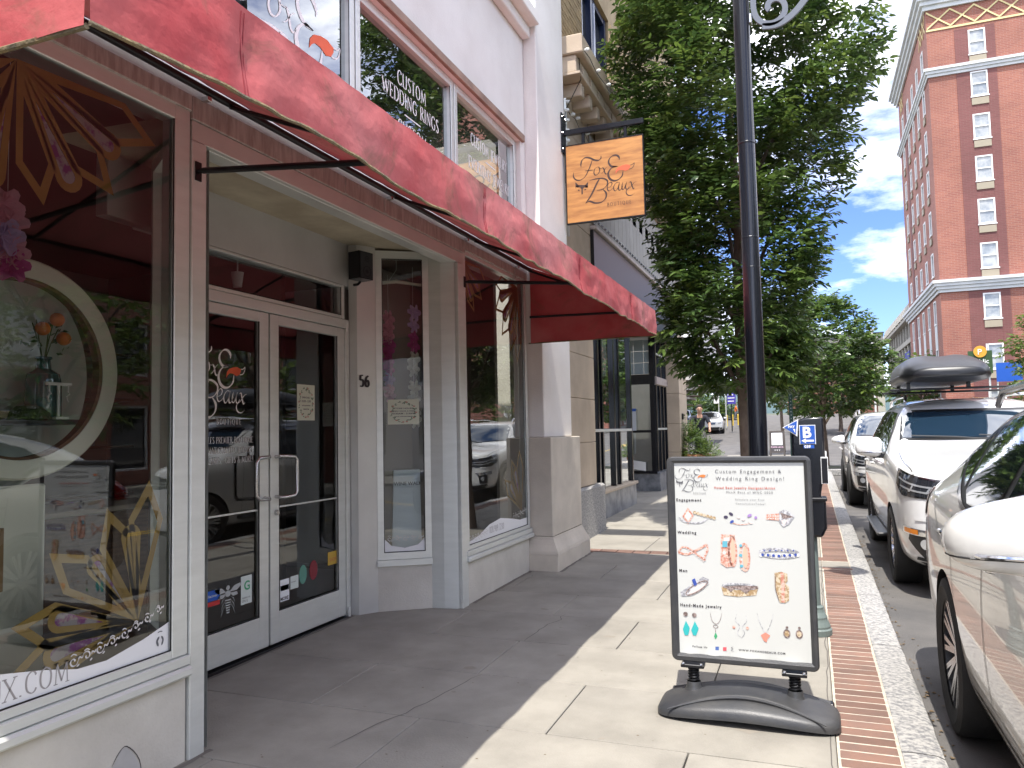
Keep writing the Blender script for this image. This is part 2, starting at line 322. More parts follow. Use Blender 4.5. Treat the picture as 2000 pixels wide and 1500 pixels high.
def sans(text, size, fn, m, parent, name='lettering', align='LEFT', bold=0, space=1, x=0, y=0):
    cu = bpy.data.curves.new('t', 'FONT'); cu.body = text; cu.size = size; cu.align_x = align; cu.space_character = space; cu.offset = bold; cu.resolution_u = 3
    o = bpy.data.objects.new('t', cu); me = bpy.data.meshes.new_from_object(o); bpy.data.objects.remove(o)
    mb = MB(); mb.v = [tuple(fn(v.co.x+x, v.co.y+y)) for v in me.vertices]; mb.f = [list(p.vertices) for p in me.polygons]; mb.mi = [0]*len(mb.f)
    bpy.data.meshes.remove(me); return mb.build(name, m, parent)
# the shop's script logo, traced in 0..1 units (u right, v up)
def LG(pts): return [((a-170)/1000, 1-(b-(435-.15*(a-170)))/1000) for a, b in pts]
LOGO = [([(370,700),(368,660),(385,610),(430,575),(490,580),(545,605),(600,610),(632,585),(635,550)],.026),([(520,600),(500,660),(465,740),(420,820),(360,866),(300,866),(265,825),(270,768)],.02),([(418,748),(470,742),(535,735)],.012),
 ([(585,695),(550,720),(537,770),(552,800),(585,790),(612,745),(605,700),(580,698)],.016),([(605,715),(640,712),(665,700)],.007),([(650,700),(668,722),(682,775),(702,785),(722,762)],.016),([(716,690),(690,712),(655,765),(628,787)],.012),
 ([(868,605),(868,570),(835,543),(785,550),(742,592),(732,640),(760,682),(805,690),(848,684)],.026),([(848,684),(790,692),(742,735),(722,790),(740,845),(790,870),(850,855),(900,805),(914,738)],.03),
 ([(612,842),(575,900),(530,990),(478,1085),(415,1170)],.036),([(475,872),(560,850),(650,842),(708,872),(700,930),(645,980),(565,1000)],.022),([(645,980),(688,1030),(680,1095),(625,1148),(540,1160),(470,1140),(415,1170)],.026),
 ([(705,965),(748,945),(768,905),(745,890),(716,920),(704,970),(722,1002),(758,985),(790,950)],.014),([(860,890),(825,895),(790,940),(790,985),(812,1000),(842,960),(862,895)],.014),([(866,885),(850,950),(856,990),(885,975),(905,930)],.016),
 ([(908,885),(893,940),(898,978),(922,968),(955,885)],.015),([(957,880),(940,940),(948,975),(972,965),(990,935)],.015),([(982,890),(1008,882),(1020,925),(1038,968),(1060,950)],.016),([(1082,872),(1045,895),(1000,950),(955,985),(945,1020),(965,1050),(1010,1052),(1055,1020)],.014)]
TAIL = [(815,785),(822,735),(850,700),(900,675),(955,660),(1005,668),(1005,690),(985,722),(945,742),(900,730),(860,735),(835,755)]
def logo(fn, parent, m, mo, boutique=True, fox=True, name='script_logo', sc=1):
    fl = Flat()
    for pts, w_ in LOGO: fl.stroke(LG(pts), w_*sc, pen=.6, thin=.32)
    fl.stroke(LG([(1005,668),(1035,660),(1058,640),(1052,672),(1030,705),(990,722)]), .007, taper=False)
    if fox:
        for P in ([(287,900),(300,905),(330,935),(330,955),(296,960),(290,985)], [(455,888),(455,950),(450,965),(420,955),(418,932)], [(325,932),(420,930),(455,950),(440,965),(400,962),(384,985),(384,1050),(366,1055),(366,985),(350,962),(310,965),(290,955)], [(315,1000),(330,990),(345,1005),(330,1010)], [(400,995),(415,982),(432,985),(415,1000)]): fl.poly(LG(P))
    if boutique: serif(fl, 'BOUTIQUE', .53, .155, .045, w_=.12, sx=.8, gap=.33)
    o = fl.place(name, fn, m, parent)
    t = Flat(); t.poly(LG(TAIL)); t.place('fox_tail', fn, mo, o if o.parent and o.parent.parent is None else parent)
    return o
def on_x(x, y0, z0, sc, flip=1):        # plane x=const; u runs along +y
    return lambda a, b: (x, y0+a*sc*flip, z0+b*sc)
# ================================================================== GROUND
def struct(mb, name, m, label, parent=None):
    o = mb.build(name, m, parent); o['kind'] = 'structure'; o['label'] = label; return o
YS = [-60, -20, 3, 30, 48, 60, 72, 84, 100, 150, 400, 2500]
g = MB()
for a, b in zip(YS, YS[1:]):
    g.add([(-2500, a, zg(a)-.45), (2500, a, zg(a)-.45), (2500, b, zg(b)-.45), (-2500, b, zg(b)-.45)], [(0,1,2,3)])
struct(g, 'ground', M['soil'], 'dry earth ground beyond the streets')
g = MB()
for a, b in zip(YS[:-3], YS[1:-2]):
    g.add([(.4, a, zg(a)-.13), (9.2, a, zg(a)-.13), (9.2, b, zg(b)-.13), (.4, b, zg(b)-.13)], [(0,1,2,3)])
for a, b in zip([34, 48, 60, 72, 84], [48, 60, 72, 84, 120]):
    g.add([(-40, a+2, zg(a+2)-.12), (.4, a+2, zg(a+2)-.12), (.4, b+2, zg(b+2)-.12), (-40, b+2, zg(b+2)-.12)], [(0,1,2,3)])
struct(g, 'road', M['asphalt'], 'grey asphalt street running between the parked cars and brick tower')
yl = MB()
for xx in (4.75, 4.95):
    for a, b in zip(YS[1:-4], YS[2:-3]): yl.add([(xx-.05, a, zg(a)-.126), (xx+.05, a, zg(a)-.126), (xx+.05, b, zg(b)-.126), (xx-.05, b, zg(b)-.126)], [(0,1,2,3)])
for a, b in ((38,48),(48,60),(60,70)): yl.add([(-3.2-.05*(a-38), a, zg(a)-.115), (-3.05-.05*(a-38), a, zg(a)-.115), (-3.05-.05*(b-38), b, zg(b)-.115), (-3.2-.05*(b-38), b, zg(b)-.115)], [(0,1,2,3)])
struct(yl, 'road_marking', mat('yellow road paint', (.55,.36,.06), .8), 'double yellow line painted along the road')
# sidewalk: bed, slabs, bricks, kerb
sw = MB()
for a, b in ((-20, 3), (3, 36)): sw.add([(-9, a, zg(a)-.03), (.45, a, zg(a)-.03), (.45, b, zg(b)-.03), (-9, b, zg(b)-.03), (-9, b, zg(b)-.5), (.45, b, zg(b)-.5)], [(0,1,2,3), (4,3,2,5)])
sidewalk = struct(sw, 'sidewalk', M['joint'], 'concrete pavement of large slabs between the shopfronts and the kerb')
def slab(x0, x1, y0, y1, name='paving_slab', m=None, th=.035, g_=.004, top=0, b=.004):
    mb = MB(); mb.bbox(x0+g_, x1-g_, y0+g_, y1-g_, -th, 0, b=b)
    mb.v = [(a, c, d+zg(c)+top) for a, c, d in mb.v]
    return mb.build(name, m or M['concrete'], sidewalk)
rows = [3.91+.79*(k) for k in range(-5, 7)]   # ... up to 8.65
for k, y0 in enumerate(rows[:-1]):
    y1 = rows[k+1]; xs = [-3.9, -2.1, -.62, .06] if k % 2 == 0 else [-3.9, -2.84, -1.36, .06]
    for a, b in zip(xs, xs[1:]): slab(a, b, y0, y1, top=random.uniform(-.0012, .0012))
slab(-2.6, .06, 8.65-.05, 9.45); 
for x in np.arange(-2.95, .05, .21): slab(x, x+.205, 9.47, 9.57, 'brick', M['brick'], b=.002)
for x in np.arange(-2.95, .05, .21): slab(x, x+.205, 9.575, 9.67, 'brick', M['brick'], b=.002)
yy = 9.69; k = 0
while yy < 34:
    y1 = yy+1.1; xs = [-3.4, -2.0, -.7, .06] if k % 2 == 0 else [-3.4, -1.4, .06]
    if yy > 14.9 and yy < 18: xs[0] = -5.6
    for a, b in zip(xs, xs[1:]): slab(a, b, yy, y1)
    yy = y1; k += 1
bed = MB(); 
for a, b in ((1, 3), (3, 36)): bed.add([(.06, a, zg(a)-.0035), (.36, a, zg(a)-.0035), (.36, b, zg(b)-.0035), (.06, b, zg(b)-.0035)], [(0,1,2,3)])
bed.build('mortar_bed', M['joint_light'], sidewalk)
bm0 = MB().bbox(-.130, .130, -.0420, .0420, -.03, 0, b=.0025).build('brick', M['brick'], sidewalk)
y = 2.6; first = True
while y < 26:
    if not (8.93 < y < 9.45):
        o = bm0 if first else inst(bm0, (0,0,0), parent=sidewalk); first = False
        o.location = (.205+random.uniform(-.002,.002), y, zg(y)+random.uniform(-.001,.001)); o.rotation_euler.z = random.uniform(-.008,.008)
    y += .1015
slab(.06, .345, 9.05, 9.42, 'concrete_slab'); slab(.06, .5, 8.96, 9.04, 'brick', M['brick'], b=.002)
y = 1.0
while y < 30:
    ln_ = random.uniform(1.5, 2.0)
    kb = MB(); n = 12
    def kp(a, b, y=y, ln_=ln_):
        yy = y+.004+a*(ln_-.008); prof = [(.345,-.02),(.35,.0),(.40,.004),(.5,.0),(.535,-.012),(.548,-.04),(.552,-.2)]
        i = int(round(b*6)); px, pz = prof[i]
        nn = noise.noise(Vector((yy*7, i*1.7, 0)))*.006+noise.noise(Vector((yy*23, i*3.7, 5)))*.003
        return (px+(nn if i > 2 else 0), yy, zg(yy)+pz+(nn*.6 if 0 < i < 5 else 0))
    kb.grid(kp, 24, 6); ko = kb.build('kerb_stone', M['granite'], sidewalk, smooth=40.)
    y += ln_
# stains, gum, cracks and leaves on the slabs
rs = random.Random(3)
st = MB()
for k in range(60):
    cx, cy = rs.uniform(-2.9, -.1), rs.uniform(3.2, 9.2); r_ = rs.uniform(.006, .022) if k % 5 else rs.uniform(.03, .06)
    st.add([(cx+r_*math.cos(t)*rs.uniform(.6, 1.3), cy+.6*r_*math.sin(t)*rs.uniform(.6, 1.3), zg(cy)+.0015) for t in [2*PI*i/9 for i in range(9)]], [list(range(9))])
st.build('stain', mat('pavement stain', (.24,.215,.18), .9), sidewalk)
gd = MB()
for k in range(260):
    cx = .56+abs(rs.gauss(0, .05)); cy = rs.uniform(2.5, 12); r_ = rs.uniform(.006, .02); a = rs.uniform(0, 3)
    gd.add([(cx+r_*math.cos(a+t)*(1 if i % 2 else .5), cy+r_*math.sin(a+t)*(1 if i % 2 else .5), zg(cy)-.126+rs.uniform(0, .006)) for i, t in enumerate([2*PI*i/6 for i in range(6)])], [list(range(6))])
for k in range(120):
    side_ = k % 2; cy = rs.uniform(3.2, 9); cx = (-2.93+abs(rs.gauss(0, .03))) if (cy < 3.1 or cy > 6.4) else rs.uniform(-3.0, .0); r_ = rs.uniform(.003, .008)
    gd.add([(cx+r_*math.cos(t), cy+r_*.7*math.sin(t), zg(cy)+.002) for t in [2*PI*i/5 for i in range(5)]], [list(range(5))])
o = gd.build('litter', mat('leaf litter', (.13,.09,.05), .9), sidewalk); o['kind'] = 'stuff'
gr_ = Flat()
for (a, b) in (((-2.94,6.5),(-2.94,8.08)),((-2.61,8.1),(-2.61,9.4)),((-2.94,2.4),(-2.94,3.2)),((-3.77,3.8),(-3.77,5.8))): 
    gr_.stroke([(a[0]+rs.uniform(0,.02)+(b[0]-a[0])*t, a[1]+(b[1]-a[1])*t) for t in [i/16 for i in range(17)]], .035, smooth=False, taper=False)
gr_.place('wall_foot_dirt', lambda a, b: (a, b, zg(b)+.0022), mat('foot dirt', (.14,.125,.11), .95), sidewalk)
cr = Flat()
def crack(p0, p1, n, j):
    pts = [(p0[0]+(p1[0]-p0[0])*t+rs.uniform(-j, j)*(0 < t < 1), p0[1]+(p1[1]-p0[1])*t+rs.uniform(-j, j)*(0 < t < 1)) for t in [i/n for i in range(n+1)]]
    cr.stroke(pts, .006, smooth=False)
crack((-2.06,4.69), (-2.35,3.4), 14, .02); crack((-2.06,5.48), (-2.0,6.35), 10, .03); crack((.03,2), (.05,9), 60, .008); crack((-.7,4.7),(-.1,4.9),12,.01)
cr.place('crack', lambda a, b: (a, b, zg(b)+.002), M['joint'], sidewalk)
# far side pavement and cross-street corner
fs = MB()
for a, b in ((-30,3),(3,48),(48,60),(60,72),(72,84),(84,110)): fs.add([(9.2,a,zg(a)-.13),(9.2,a,zg(a)),(13.5,a,zg(a)),(9.2,b,zg(b)-.13),(9.2,b,zg(b)),(13.5,b,zg(b))], [(1,2,5,4),(0,1,4,3)])
struct(fs, 'far_sidewalk', M['concrete'], 'concrete pavement on the far side of the road')
# ================================================================== BOUTIQUE
FX = -2.95
bq = thing('boutique_building', 'white stucco shop building with aluminium shopfront under the red awning', 'building', (-3, 3, 0))
# upper wall with the three-light window opening
ys = [-6, -.2, 8.06, 8.2]; zs = [3.3, 3.5, 4.9, 6.55, 9.4]
MB().vox([-3.25, FX], ys, zs, lambda i, j, k: not (j == 1 and k == 1)).build('upper_wall', M['stucco'], bq)
tr_ = MB(); tr_.bbox(FX-.12, FX+.035, -.3, 8.13, 4.902, 4.985, b=.006); tr_.build('window_lintel', mat('brown trim', (.36,.24,.18), .8, col2=(.24,.16,.12), scale=4), bq)
lg = MB()
for (x1, z0, z1) in ((.10, 6.15, 6.28), (.22, 6.283, 6.42), (.17, 6.423, 6.5)): lg.bbox(FX+.002, FX+x1, -6, 8.19, z0, z1, b=.01)
lg.build('ledge', M['stucco'], bq)
# pilaster with stepped base
pl = MB(); pl.bbox(-3.2, -2.79, 8.22, 9.28, 1.52, 9.4, b=.01); pl.build('pilaster', M['stucco'], bq)
pb = MB(); pb.bbox(-3.2, -2.70, 8.17, 9.33, .42, 1.52, b=.008)
q0, q1 = (-3.2, -2.62, 8.09, 9.40), (-3.2, -2.70, 8.17, 9.33)
pb.bbox(q0[0], q0[1], q0[2], q0[3], -.05, .235, b=.008)
lv = [(0, .236), (.12, .27), (.55, .33), (.9, .39), (1, .42)]
for (ta, za), (tb, zb) in zip(lv, lv[1:]):
    A = [q0[i]+(q1[i]-q0[i])*ta for i in range(4)]; B = [q0[i]+(q1[i]-q0[i])*tb for i in range(4)]
    pb.add([(A[0],A[2],za),(A[1],A[2],za),(A[1],A[3],za),(A[0],A[3],za),(B[0],B[2],zb),(B[1],B[2],zb),(B[1],B[3],zb),(B[0],B[3],zb)], [(0,1,5,4),(1,2,6,5),(2,3,7,6)])
pb.build('pilaster_base', mat('painted plinth', (.60,.54,.45), .8, col2=(.50,.45,.375), scale=3, bump=.2, bscale=60), bq)
# bulkheads below the windows
def bulk(y0, y1): return MB().bbox(-3.2, FX-.005, y0, y1, -.05, .42, b=.004).build('bulkhead', M['stucco2'], bq)
bulk(-6, 3.055); bulk(6.45, 8.085)
pt = Flat(); pt.poly(catmull([(2.78,.02),(2.76,.12),(2.70,.2),(2.66,.19),(2.62,.14),(2.52,.1),(2.42,.08),(2.36,.0),(2.5,-.02)], 4, True)); pt.place('plaster_patch', on_x(FX-.0035, 0, 0, 1), M['patch'], bq)
bk = Flat(); bk.stroke(catmull([(2.785,.0),(2.77,.12),(2.70,.205),(2.655,.19),(2.62,.145)],4), .004, smooth=False); bk.place('patch_crack', on_x(FX-.003, 0, 0, 1), M['ink'], bq)
# frame helper: rectangular frame of members on plane x, between y0..y1, z0..z1
def frame(x, y0, y1, z0, z1, w_=.05, d=.09, wb=None, wt=None, m=None, parent=None, name='window_frame', glass='glass', gl_off=-.045, gname='glass_pane'):
    wb = wb or w_; wt = wt or w_
    mb = MB(); mb.bbox(x-d, x, y0, y0+w_, z0, z1, b=.004); mb.bbox(x-d, x, y1-w_, y1, z0, z1, b=.004)
    mb.bbox(x-d, x-.001, y0+w_, y1-w_, z0, z0+wb, b=.004); mb.bbox(x-d, x-.001, y0+w_, y1-w_, z1-wt, z1, b=.004)
    o = mb.build(name, m or M['alu'], parent)
    if glass:
        gk = MB(); gk.box(x-.009, x-.006, y0+w_, y0+w_+.007, z0+wb, z1-wt); gk.box(x-.009, x-.006, y1-w_-.007, y1-w_, z0+wb, z1-wt); gk.box(x-.009, x-.006, y0+w_+.007, y1-w_-.007, z0+wb, z0+wb+.007)
        gk.build('gasket', M['black'], o)
        MB().add([(x+gl_off, y0+w_-.01, z0+wb-.01), (x+gl_off, y1-w_+.01, z0+wb-.01), (x+gl_off, y1-w_+.01, z1-wt+.01), (x+gl_off, y0+w_-.01, z1-wt+.01)], [(0,1,2,3)]).build(gname, M[glass], o)
    return o
w1 = frame(FX, -3.0, 3.06, .52, 3.375, .10, parent=bq, name='shop_window', wb=.04, wt=.15, gl_off=-.02)
w3 = frame(FX, 6.43, 8.13, .52, 3.375, .06, parent=bq, name='shop_window', wb=.04, wt=.12, gl_off=-.02)
for y0, y1 in ((-3.0, 3.058), (6.40, 8.14)):
    sl = MB(); sl.bbox(FX-.1, FX+.022, y0, y1, .472, .518, b=.004); sl.bbox(FX-.1, FX+.045, y0, y1, .42, .47, b=.012); sl.build('sill', M['alu'], bq)
# posts, beam, soffit, recess
p_ = MB(); p_.bbox(FX-.14, FX+.012, 3.064, 3.165, -.02, 3.15, b=.004); p_.build('corner_post', M['alu'], bq)
p_ = MB(); p_.bbox(FX-.14, FX+.012, 6.30, 6.428, -.02, 3.15, b=.004); p_.build('corner_post', M['alu'], bq)
hb = MB(); hb.bbox(FX-.02, FX+.014, 3.064, 6.43, 3.262, 3.385, b=.003); hb.build('header_strip', M['alu_d'], bq)
hb = MB(); hb.bbox(FX-.03, FX+.004, 3.07, 6.43, 3.153, 3.26, b=.003); hb.build('header_beam', M['alu_p'], bq)
hb = MB(); hb.bbox(FX-.15, FX-.032, 3.166, 6.30, 3.152, 3.262, b=.003); hb.build('header_flange', M['alu'], bq)
for a, b in ((-3.0, 3.06), (6.432, 8.13)): MB().bbox(FX-.0, FX+.013, a, b, 3.30, 3.385, b=.003).build('header_strip', M['alu_d'], bq)
for yy in (4.47, 5.0, 6.41, 7.75): MB().bbox(FX+.014, FX+.022, yy, yy+.035, 3.265, 3.38, b=.002).build('bracket_plate', M['alu_d'], bq)
MB().add([(-3.9,3.0,3.30),(FX-.03,3.0,3.262),(FX-.03,6.5,3.262),(-3.9,6.5,3.30)], [(0,3,2,1)]).build('soffit', M['soffit'], bq)
DX = -3.8
fp = MB(); fp.bbox(DX-.1, DX-.005, 3.3, 6.05, 2.92, 3.32, b=.004); fp.build('fascia_panel', mat('grey panel', (.55,.55,.53), .45, .2, col2=(.48,.48,.46), scale=2), bq)
trn = frame(DX+.005, 3.70, 5.76, 2.615, 2.915, .045, parent=bq, name='transom_window', wb=.03, wt=.02)
tb = MB(); tb.bbox(DX-.09, DX+.012, 3.70, 5.82, 2.535, 2.612, b=.004); tb.build('transom_bar', M['alu'], bq)
for yy in (3.70, 5.765): MB().bbox(DX-.09, DX+.01, yy, yy+.055, .0, 2.534 if yy < 4 else 2.534, b=.004).build('door_jamb', M['alu'], bq)
MB().bbox(DX-.2, DX+.03, 3.7, 5.82, -.01, .03, b=.004).build('threshold', M['black'], bq)
def door(y0, y1, hy, side):
    d = MB(); x = DX
    d.bbox(x-.05, x-.002, y0, y0+.10, .045, 2.53, b=.004); d.bbox(x-.05, x-.002, y1-.10, y1, .045, 2.53, b=.004)
    d.bbox(x-.05, x-.003, y0+.10, y1-.10, .045, .275, b=.004); d.bbox(x-.05, x-.003, y0+.10, y1-.10, 2.455, 2.53, b=.004)
    o = d.build('door', M['alu'], bq)
    MB().add([(x-.028,y0+.09,.27),(x-.028,y1-.09,.27),(x-.028,y1-.09,2.46),(x-.028,y0+.09,2.46)], [(0,1,2,3)]).build('glass_pane', M['door_glass'], o)
    gk = MB(); 
    for a, b in ((y0+.10, y0+.108), (y1-.108, y1-.10)): gk.box(x-.012, x-.006, a, b, .275, 2.455)
    gk.box(x-.012, x-.006, y0+.108, y1-.108, .275, .283); gk.build('gasket', M['black'], o)
    h = MB(); yb = hy; y2 = hy+side*.17
    h.tube([(x, yb, 1.44), (x+.05, yb, 1.445), (x+.07, yb+side*.025, 1.445), (x+.07, y2-side*.03, 1.44), (x+.07, y2, 1.41), (x+.07, y2, 1.17), (x+.07, y2-side*.03, 1.14), (x+.07, yb+side*.025, 1.135), (x+.05, yb, 1.135), (x, yb, 1.14)], .0135, 10)
    h.build('handle', M['steel'], o, smooth=True)
    pb_ = MB(); pb_.box(x-.027, x-.02, y0+.1, y1-.1, 1.05, 1.062); pb_.build('push_bar', M['alu'], o)
    return o
d1 = door(3.76, 4.745, 4.69, -1); d2 = door(4.765, 5.762, 4.82, 1)
lk = MB(); lk.lathe([(0,.02),(.018,.02),(.022,.012),(.022,0)], (DX,4.825,1.02), 'x', 16); lk.build('lock', M['steel'], d2, smooth=True)
hg = MB(); hg.lathe([(.014,2.5),(.014,2.58),(0,2.58)], (DX+.015,5.775,0), 'z', 10); hg.lathe([(.016,.03),(.016,.11),(0,.11)], (DX+.02,5.775,0), 'z', 10); hg.build('hinge', M['alu'], d2, smooth=True)
# splayed return panels of the recess (mirror about y=4.754)
def ret(side):
    def Y(y): return y if side > 0 else 2*4.754-y
    P = [(-3.80,5.83),(-3.72,5.84),(-3.615,5.984),(-3.217,6.25),(-3.10,6.262),(-2.97,6.29)]
    P = [(a, Y(b)) for a, b in P]
    mb = MB()
    for (a, b) in ((0,1),(1,2)): mb.add([(P[a][0],P[a][1],0),(P[b][0],P[b][1],0),(P[b][0],P[b][1],3.3),(P[a][0],P[a][1],3.3)], [(0,1,2,3)])
    mb.build('metal_cladding', M['alu_p'], bq)
    mb = MB(); 
    for (a, b) in ((3,4),(4,5)): mb.add([(P[a][0],P[a][1],0),(P[b][0],P[b][1],0),(P[b][0],P[b][1],3.27),(P[a][0],P[a][1],3.27)], [(0,1,2,3)])
    mb.build('metal_cladding', M['alu'], bq)
    A, B = Vector((*P[2],0)), Vector((*P[3],0)); t = (B-A).normalized(); n = Vector((t.y,-t.x,0))*side; wd = (B-A).length
    if n.x < 0: n = -n
    def fn(a, b, h=0): return A+t*a+n*h+Vector((0,0,b))
    def bar(mb, a0, a1, b0, b1, h0, h1): mb.prism([(a0,b0),(a1,b0),(a1,b1),(a0,b1)], h0, h1, fn)
    mb = MB(); bar(mb, 0, .055, .48, 3.26, -.06, .004); bar(mb, wd-.055, wd, .48, 3.26, -.06, .004); bar(mb, .055, wd-.055, .48, .54, -.06, .003); bar(mb, .055, wd-.055, 3.19, 3.26, -.06, .003)
    o = mb.build('side_window', M['alu'], bq)
    mb = MB().add([fn(.05,.53,-.02), fn(wd-.05,.53,-.02), fn(wd-.05,3.2,-.02), fn(.05,3.2,-.02)], [(0,1,2,3)]); mb.build('glass_pane', M['glass'], o)
    mb = MB()
    for a0, a1, b0, b1 in ((.055,.062,.54,3.19),(wd-.062,wd-.055,.54,3.19),(.062,wd-.062,.54,.547),(.062,wd-.062,3.183,3.19)): bar(mb, a0, a1, b0, b1, -.012, -.008)
    mb.build('gasket', M['black'], o)
    mb = MB(); bar(mb, -.005, wd+.005, .425, .478, -.06, .02); mb.build('sill', M['alu'], bq)
    mb = MB(); bar(mb, 0, wd, -.02, .424, -.1, 0); mb.build('bulkhead', M['stucco2'], bq)
    return o, fn, wd
sw2, SF, swd = ret(1); ret(-1)
# shop interior
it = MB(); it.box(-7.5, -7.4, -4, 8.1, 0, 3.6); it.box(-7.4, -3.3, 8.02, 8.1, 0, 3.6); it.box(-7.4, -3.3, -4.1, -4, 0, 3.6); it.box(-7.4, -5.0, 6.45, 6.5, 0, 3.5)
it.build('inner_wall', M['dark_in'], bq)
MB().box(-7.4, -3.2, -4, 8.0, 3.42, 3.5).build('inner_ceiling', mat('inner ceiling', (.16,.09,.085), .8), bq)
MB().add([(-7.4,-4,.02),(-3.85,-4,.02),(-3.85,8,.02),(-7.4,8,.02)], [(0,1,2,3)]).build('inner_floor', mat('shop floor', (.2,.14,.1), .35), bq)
pf = MB(); pf.box(-4.3, FX-.09, -3, 3.055, .45, .50); pf.build('display_platform', mat('platform', (.36,.3,.23), .6, col2=(.3,.24,.19), scale=3), bq)
pf = MB(); pf.box(-4.3, FX-.09, 6.46, 8.0, .45, .50); pf.build('display_platform', MATS['platform'], bq)
MB().box(-4.36, -4.3, -3, 2.35, .0, 3.4).build('display_partition', mat('partition', (.32,.28,.26), .8), bq)
MB().box(-4.34, -4.3, 6.5, 7.9, .5, 3.4).build('display_partition', mat('partition2', (.26,.23,.21), .8), bq)
for a in (6.6, ): MB().box(-4.3, -4.2, a, a+.35, 2.6, 3.3).build('shelf', M['wood_in'], bq)
# upper windows
ups = []
for a, b in ((-.15, 2.9), (2.96, 4.70), (4.72, 6.39), (6.41, 8.02)):
    o = frame(FX-.045, a, b, 3.52, 4.895, .06, parent=bq, name='upper_window', glass='upglass', d=.08, wb=.05, wt=.07); ups.append(o)
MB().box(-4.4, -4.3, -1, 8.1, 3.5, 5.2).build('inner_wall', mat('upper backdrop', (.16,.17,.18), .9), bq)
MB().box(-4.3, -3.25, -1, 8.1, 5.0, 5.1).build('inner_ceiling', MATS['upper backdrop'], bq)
UX = FX-.045-.043
fl = Flat(); serif(fl, 'CUSTOM', 5.66, 4.47, .118, center=True, w_=.13); serif(fl, 'WEDDING RINGS', 5.66, 4.31, .118, center=True, w_=.13); fl.stroke([(5.52,4.245),(5.80,4.245)], .012, taper=False, smooth=False); serif(fl, 'CUSTOM', 5.66, 4.06, .118, center=True, w_=.13); serif(fl, 'RINGS', 5.66, 3.9, .118, center=True, w_=.13)
fl.place('lettering', lambda a, b: (UX, a, b), M['white'], ups[2])
fl = Flat(); serif(fl, 'CUSTOM JEWELRY', 7.36, 4.47, .118, center=True, sx=.74, gap=.08, w_=.14); fl.stroke([(7.24,4.40),(7.50,4.40)], .012, taper=False, smooth=False); serif(fl, 'EVERYDAY JEWELRY', 7.36, 4.22, .118, center=True, sx=.74, gap=.08, w_=.14)
fl.place('lettering', lambda a, b: (UX, a, b), M['white'], ups[3])
logo(lambda a, b: (UX+.001, 3.24+a*1.5, 3.37+b*1.5), ups[1], M['white'], M['orange'], boutique=False, fox=False)
# door lettering
GX = DX-.026
logo(lambda a, b: (GX, 3.80+a*.80, 1.56+b*.82), d1, M['white'], M['orange'], fox=True, boutique=True)
fl = Flat()
for t_, z_ in (("ASHEVILLE'S PREMIER BOUTIQUE".replace("'", ''), 1.555), ('FOR HANDCRAFTED JEWELRY', 1.485), ('LAMPS, -GIFTS & MORE!', 1.415)):
    wid = sum(GL[c][0]*.72+.08 for c in t_)*.043; serif(fl, t_, 4.60-wid, z_, .043, sx=.72, gap=.08, w_=.10)
fl.place('lettering', lambda a, b: (GX, a, b), M['white'], d1)
# bee sticker, review sticker, small stickers
bee = Flat(); c0 = (4.34, .50)
for k in range(6): bee.stroke([(c0[0]-.03+.003*k, c0[1]-.035-.017*k), (c0[0]+.03-.003*k, c0[1]-.035-.017*k)], .009, taper=False, smooth=False)
bee.circle((c0[0], c0[1]+.01), .028, .022); bee.circle((c0[0], c0[1]+.05), .018, .016)
for s_ in (-1, 1):
    bee.poly([(c0[0]+s_*.015, c0[1]+.02), (c0[0]+s_*.06, c0[1]+.055), (c0[0]+s_*.125, c0[1]+.065), (c0[0]+s_*.13, c0[1]+.045), (c0[0]+s_*.09, c0[1]+.02)])
    bee.poly([(c0[0]+s_*.015, c0[1]+.012), (c0[0]+s_*.09, c0[1]+.01), (c0[0]+s_*.1, c0[1]-.012), (c0[0]+s_*.05, c0[1]-.015)])
    for q in range(3): bee.stroke([(c0[0]+s_*.02, c0[1]-.01-.02*q), (c0[0]+s_*.055, c0[1]-.03-.035*q), (c0[0]+s_*.07, c0[1]-.06-.04*q)], .005, smooth=False)
    bee.stroke([(c0[0]+s_*.008, c0[1]+.06), (c0[0]+s_*.02, c0[1]+.09)], .004, smooth=False)
bee.place('bee_sticker', lambda a, b: (GX, a, b), mat('bee grey', (.42,.44,.43), .6), d1)
def sticker(o, y0, z0, w_, h, m, name='sticker'): return Flat().poly([(y0,z0),(y0+w_,z0),(y0+w_,z0+h),(y0,z0+h)]).place(name, lambda a, b: (GX, a, b), m, o)
paper = mat('sticker paper', (.62,.68,.64), .7); blue = mat('sign blue', (.015,.09,.42), .45); red = mat('sign red', (.5,.03,.03), .5)
sticker(d1, 4.47, .40, .115, .2, paper); sans('G', .09, lambda a, b: (GX+.001, a, b), mat('print green', (.05,.35,.15), .6), d1, x=4.50, y=.50, bold=.002); sans('review us', .022, lambda a, b: (GX+.001, a, b), M['greyink'], d1, x=4.48, y=.44); sans('ON G', .024, lambda a, b: (GX+.001, a, b), M['greyink'], d1, x=4.48, y=.415)
sticker(d1, 4.13, .49, .13, .07, blue); sticker(d1, 4.13, .455, .13, .03, red); sans('Discover', .028, lambda a, b: (GX+.001, a, b), M['white'], d1, x=4.135, y=.515)
sticker(d2, 4.905, .33, .11, .165, mat('sticker white', (.75,.78,.8), .6)); sticker(d2, 4.91, .41, .1, .04, mat('sticker cyan', (.03,.32,.7), .6)); sans('MORE', .036, lambda a, b: (GX+.001, a, b), M['ink'], d2, x=4.907, y=.338, bold=.001)
sticker(d2, 5.03, .40, .10, .10, paper); sans('reviews', .02, lambda a, b: (GX+.001, a, b), M['greyink'], d2, x=5.035, y=.45)
Flat().circle((5.19,.49), .05, .075, 20).place('sticker', lambda a, b: (GX, a, b), mat('sticker green', (.10,.26,.2), .6), d2)
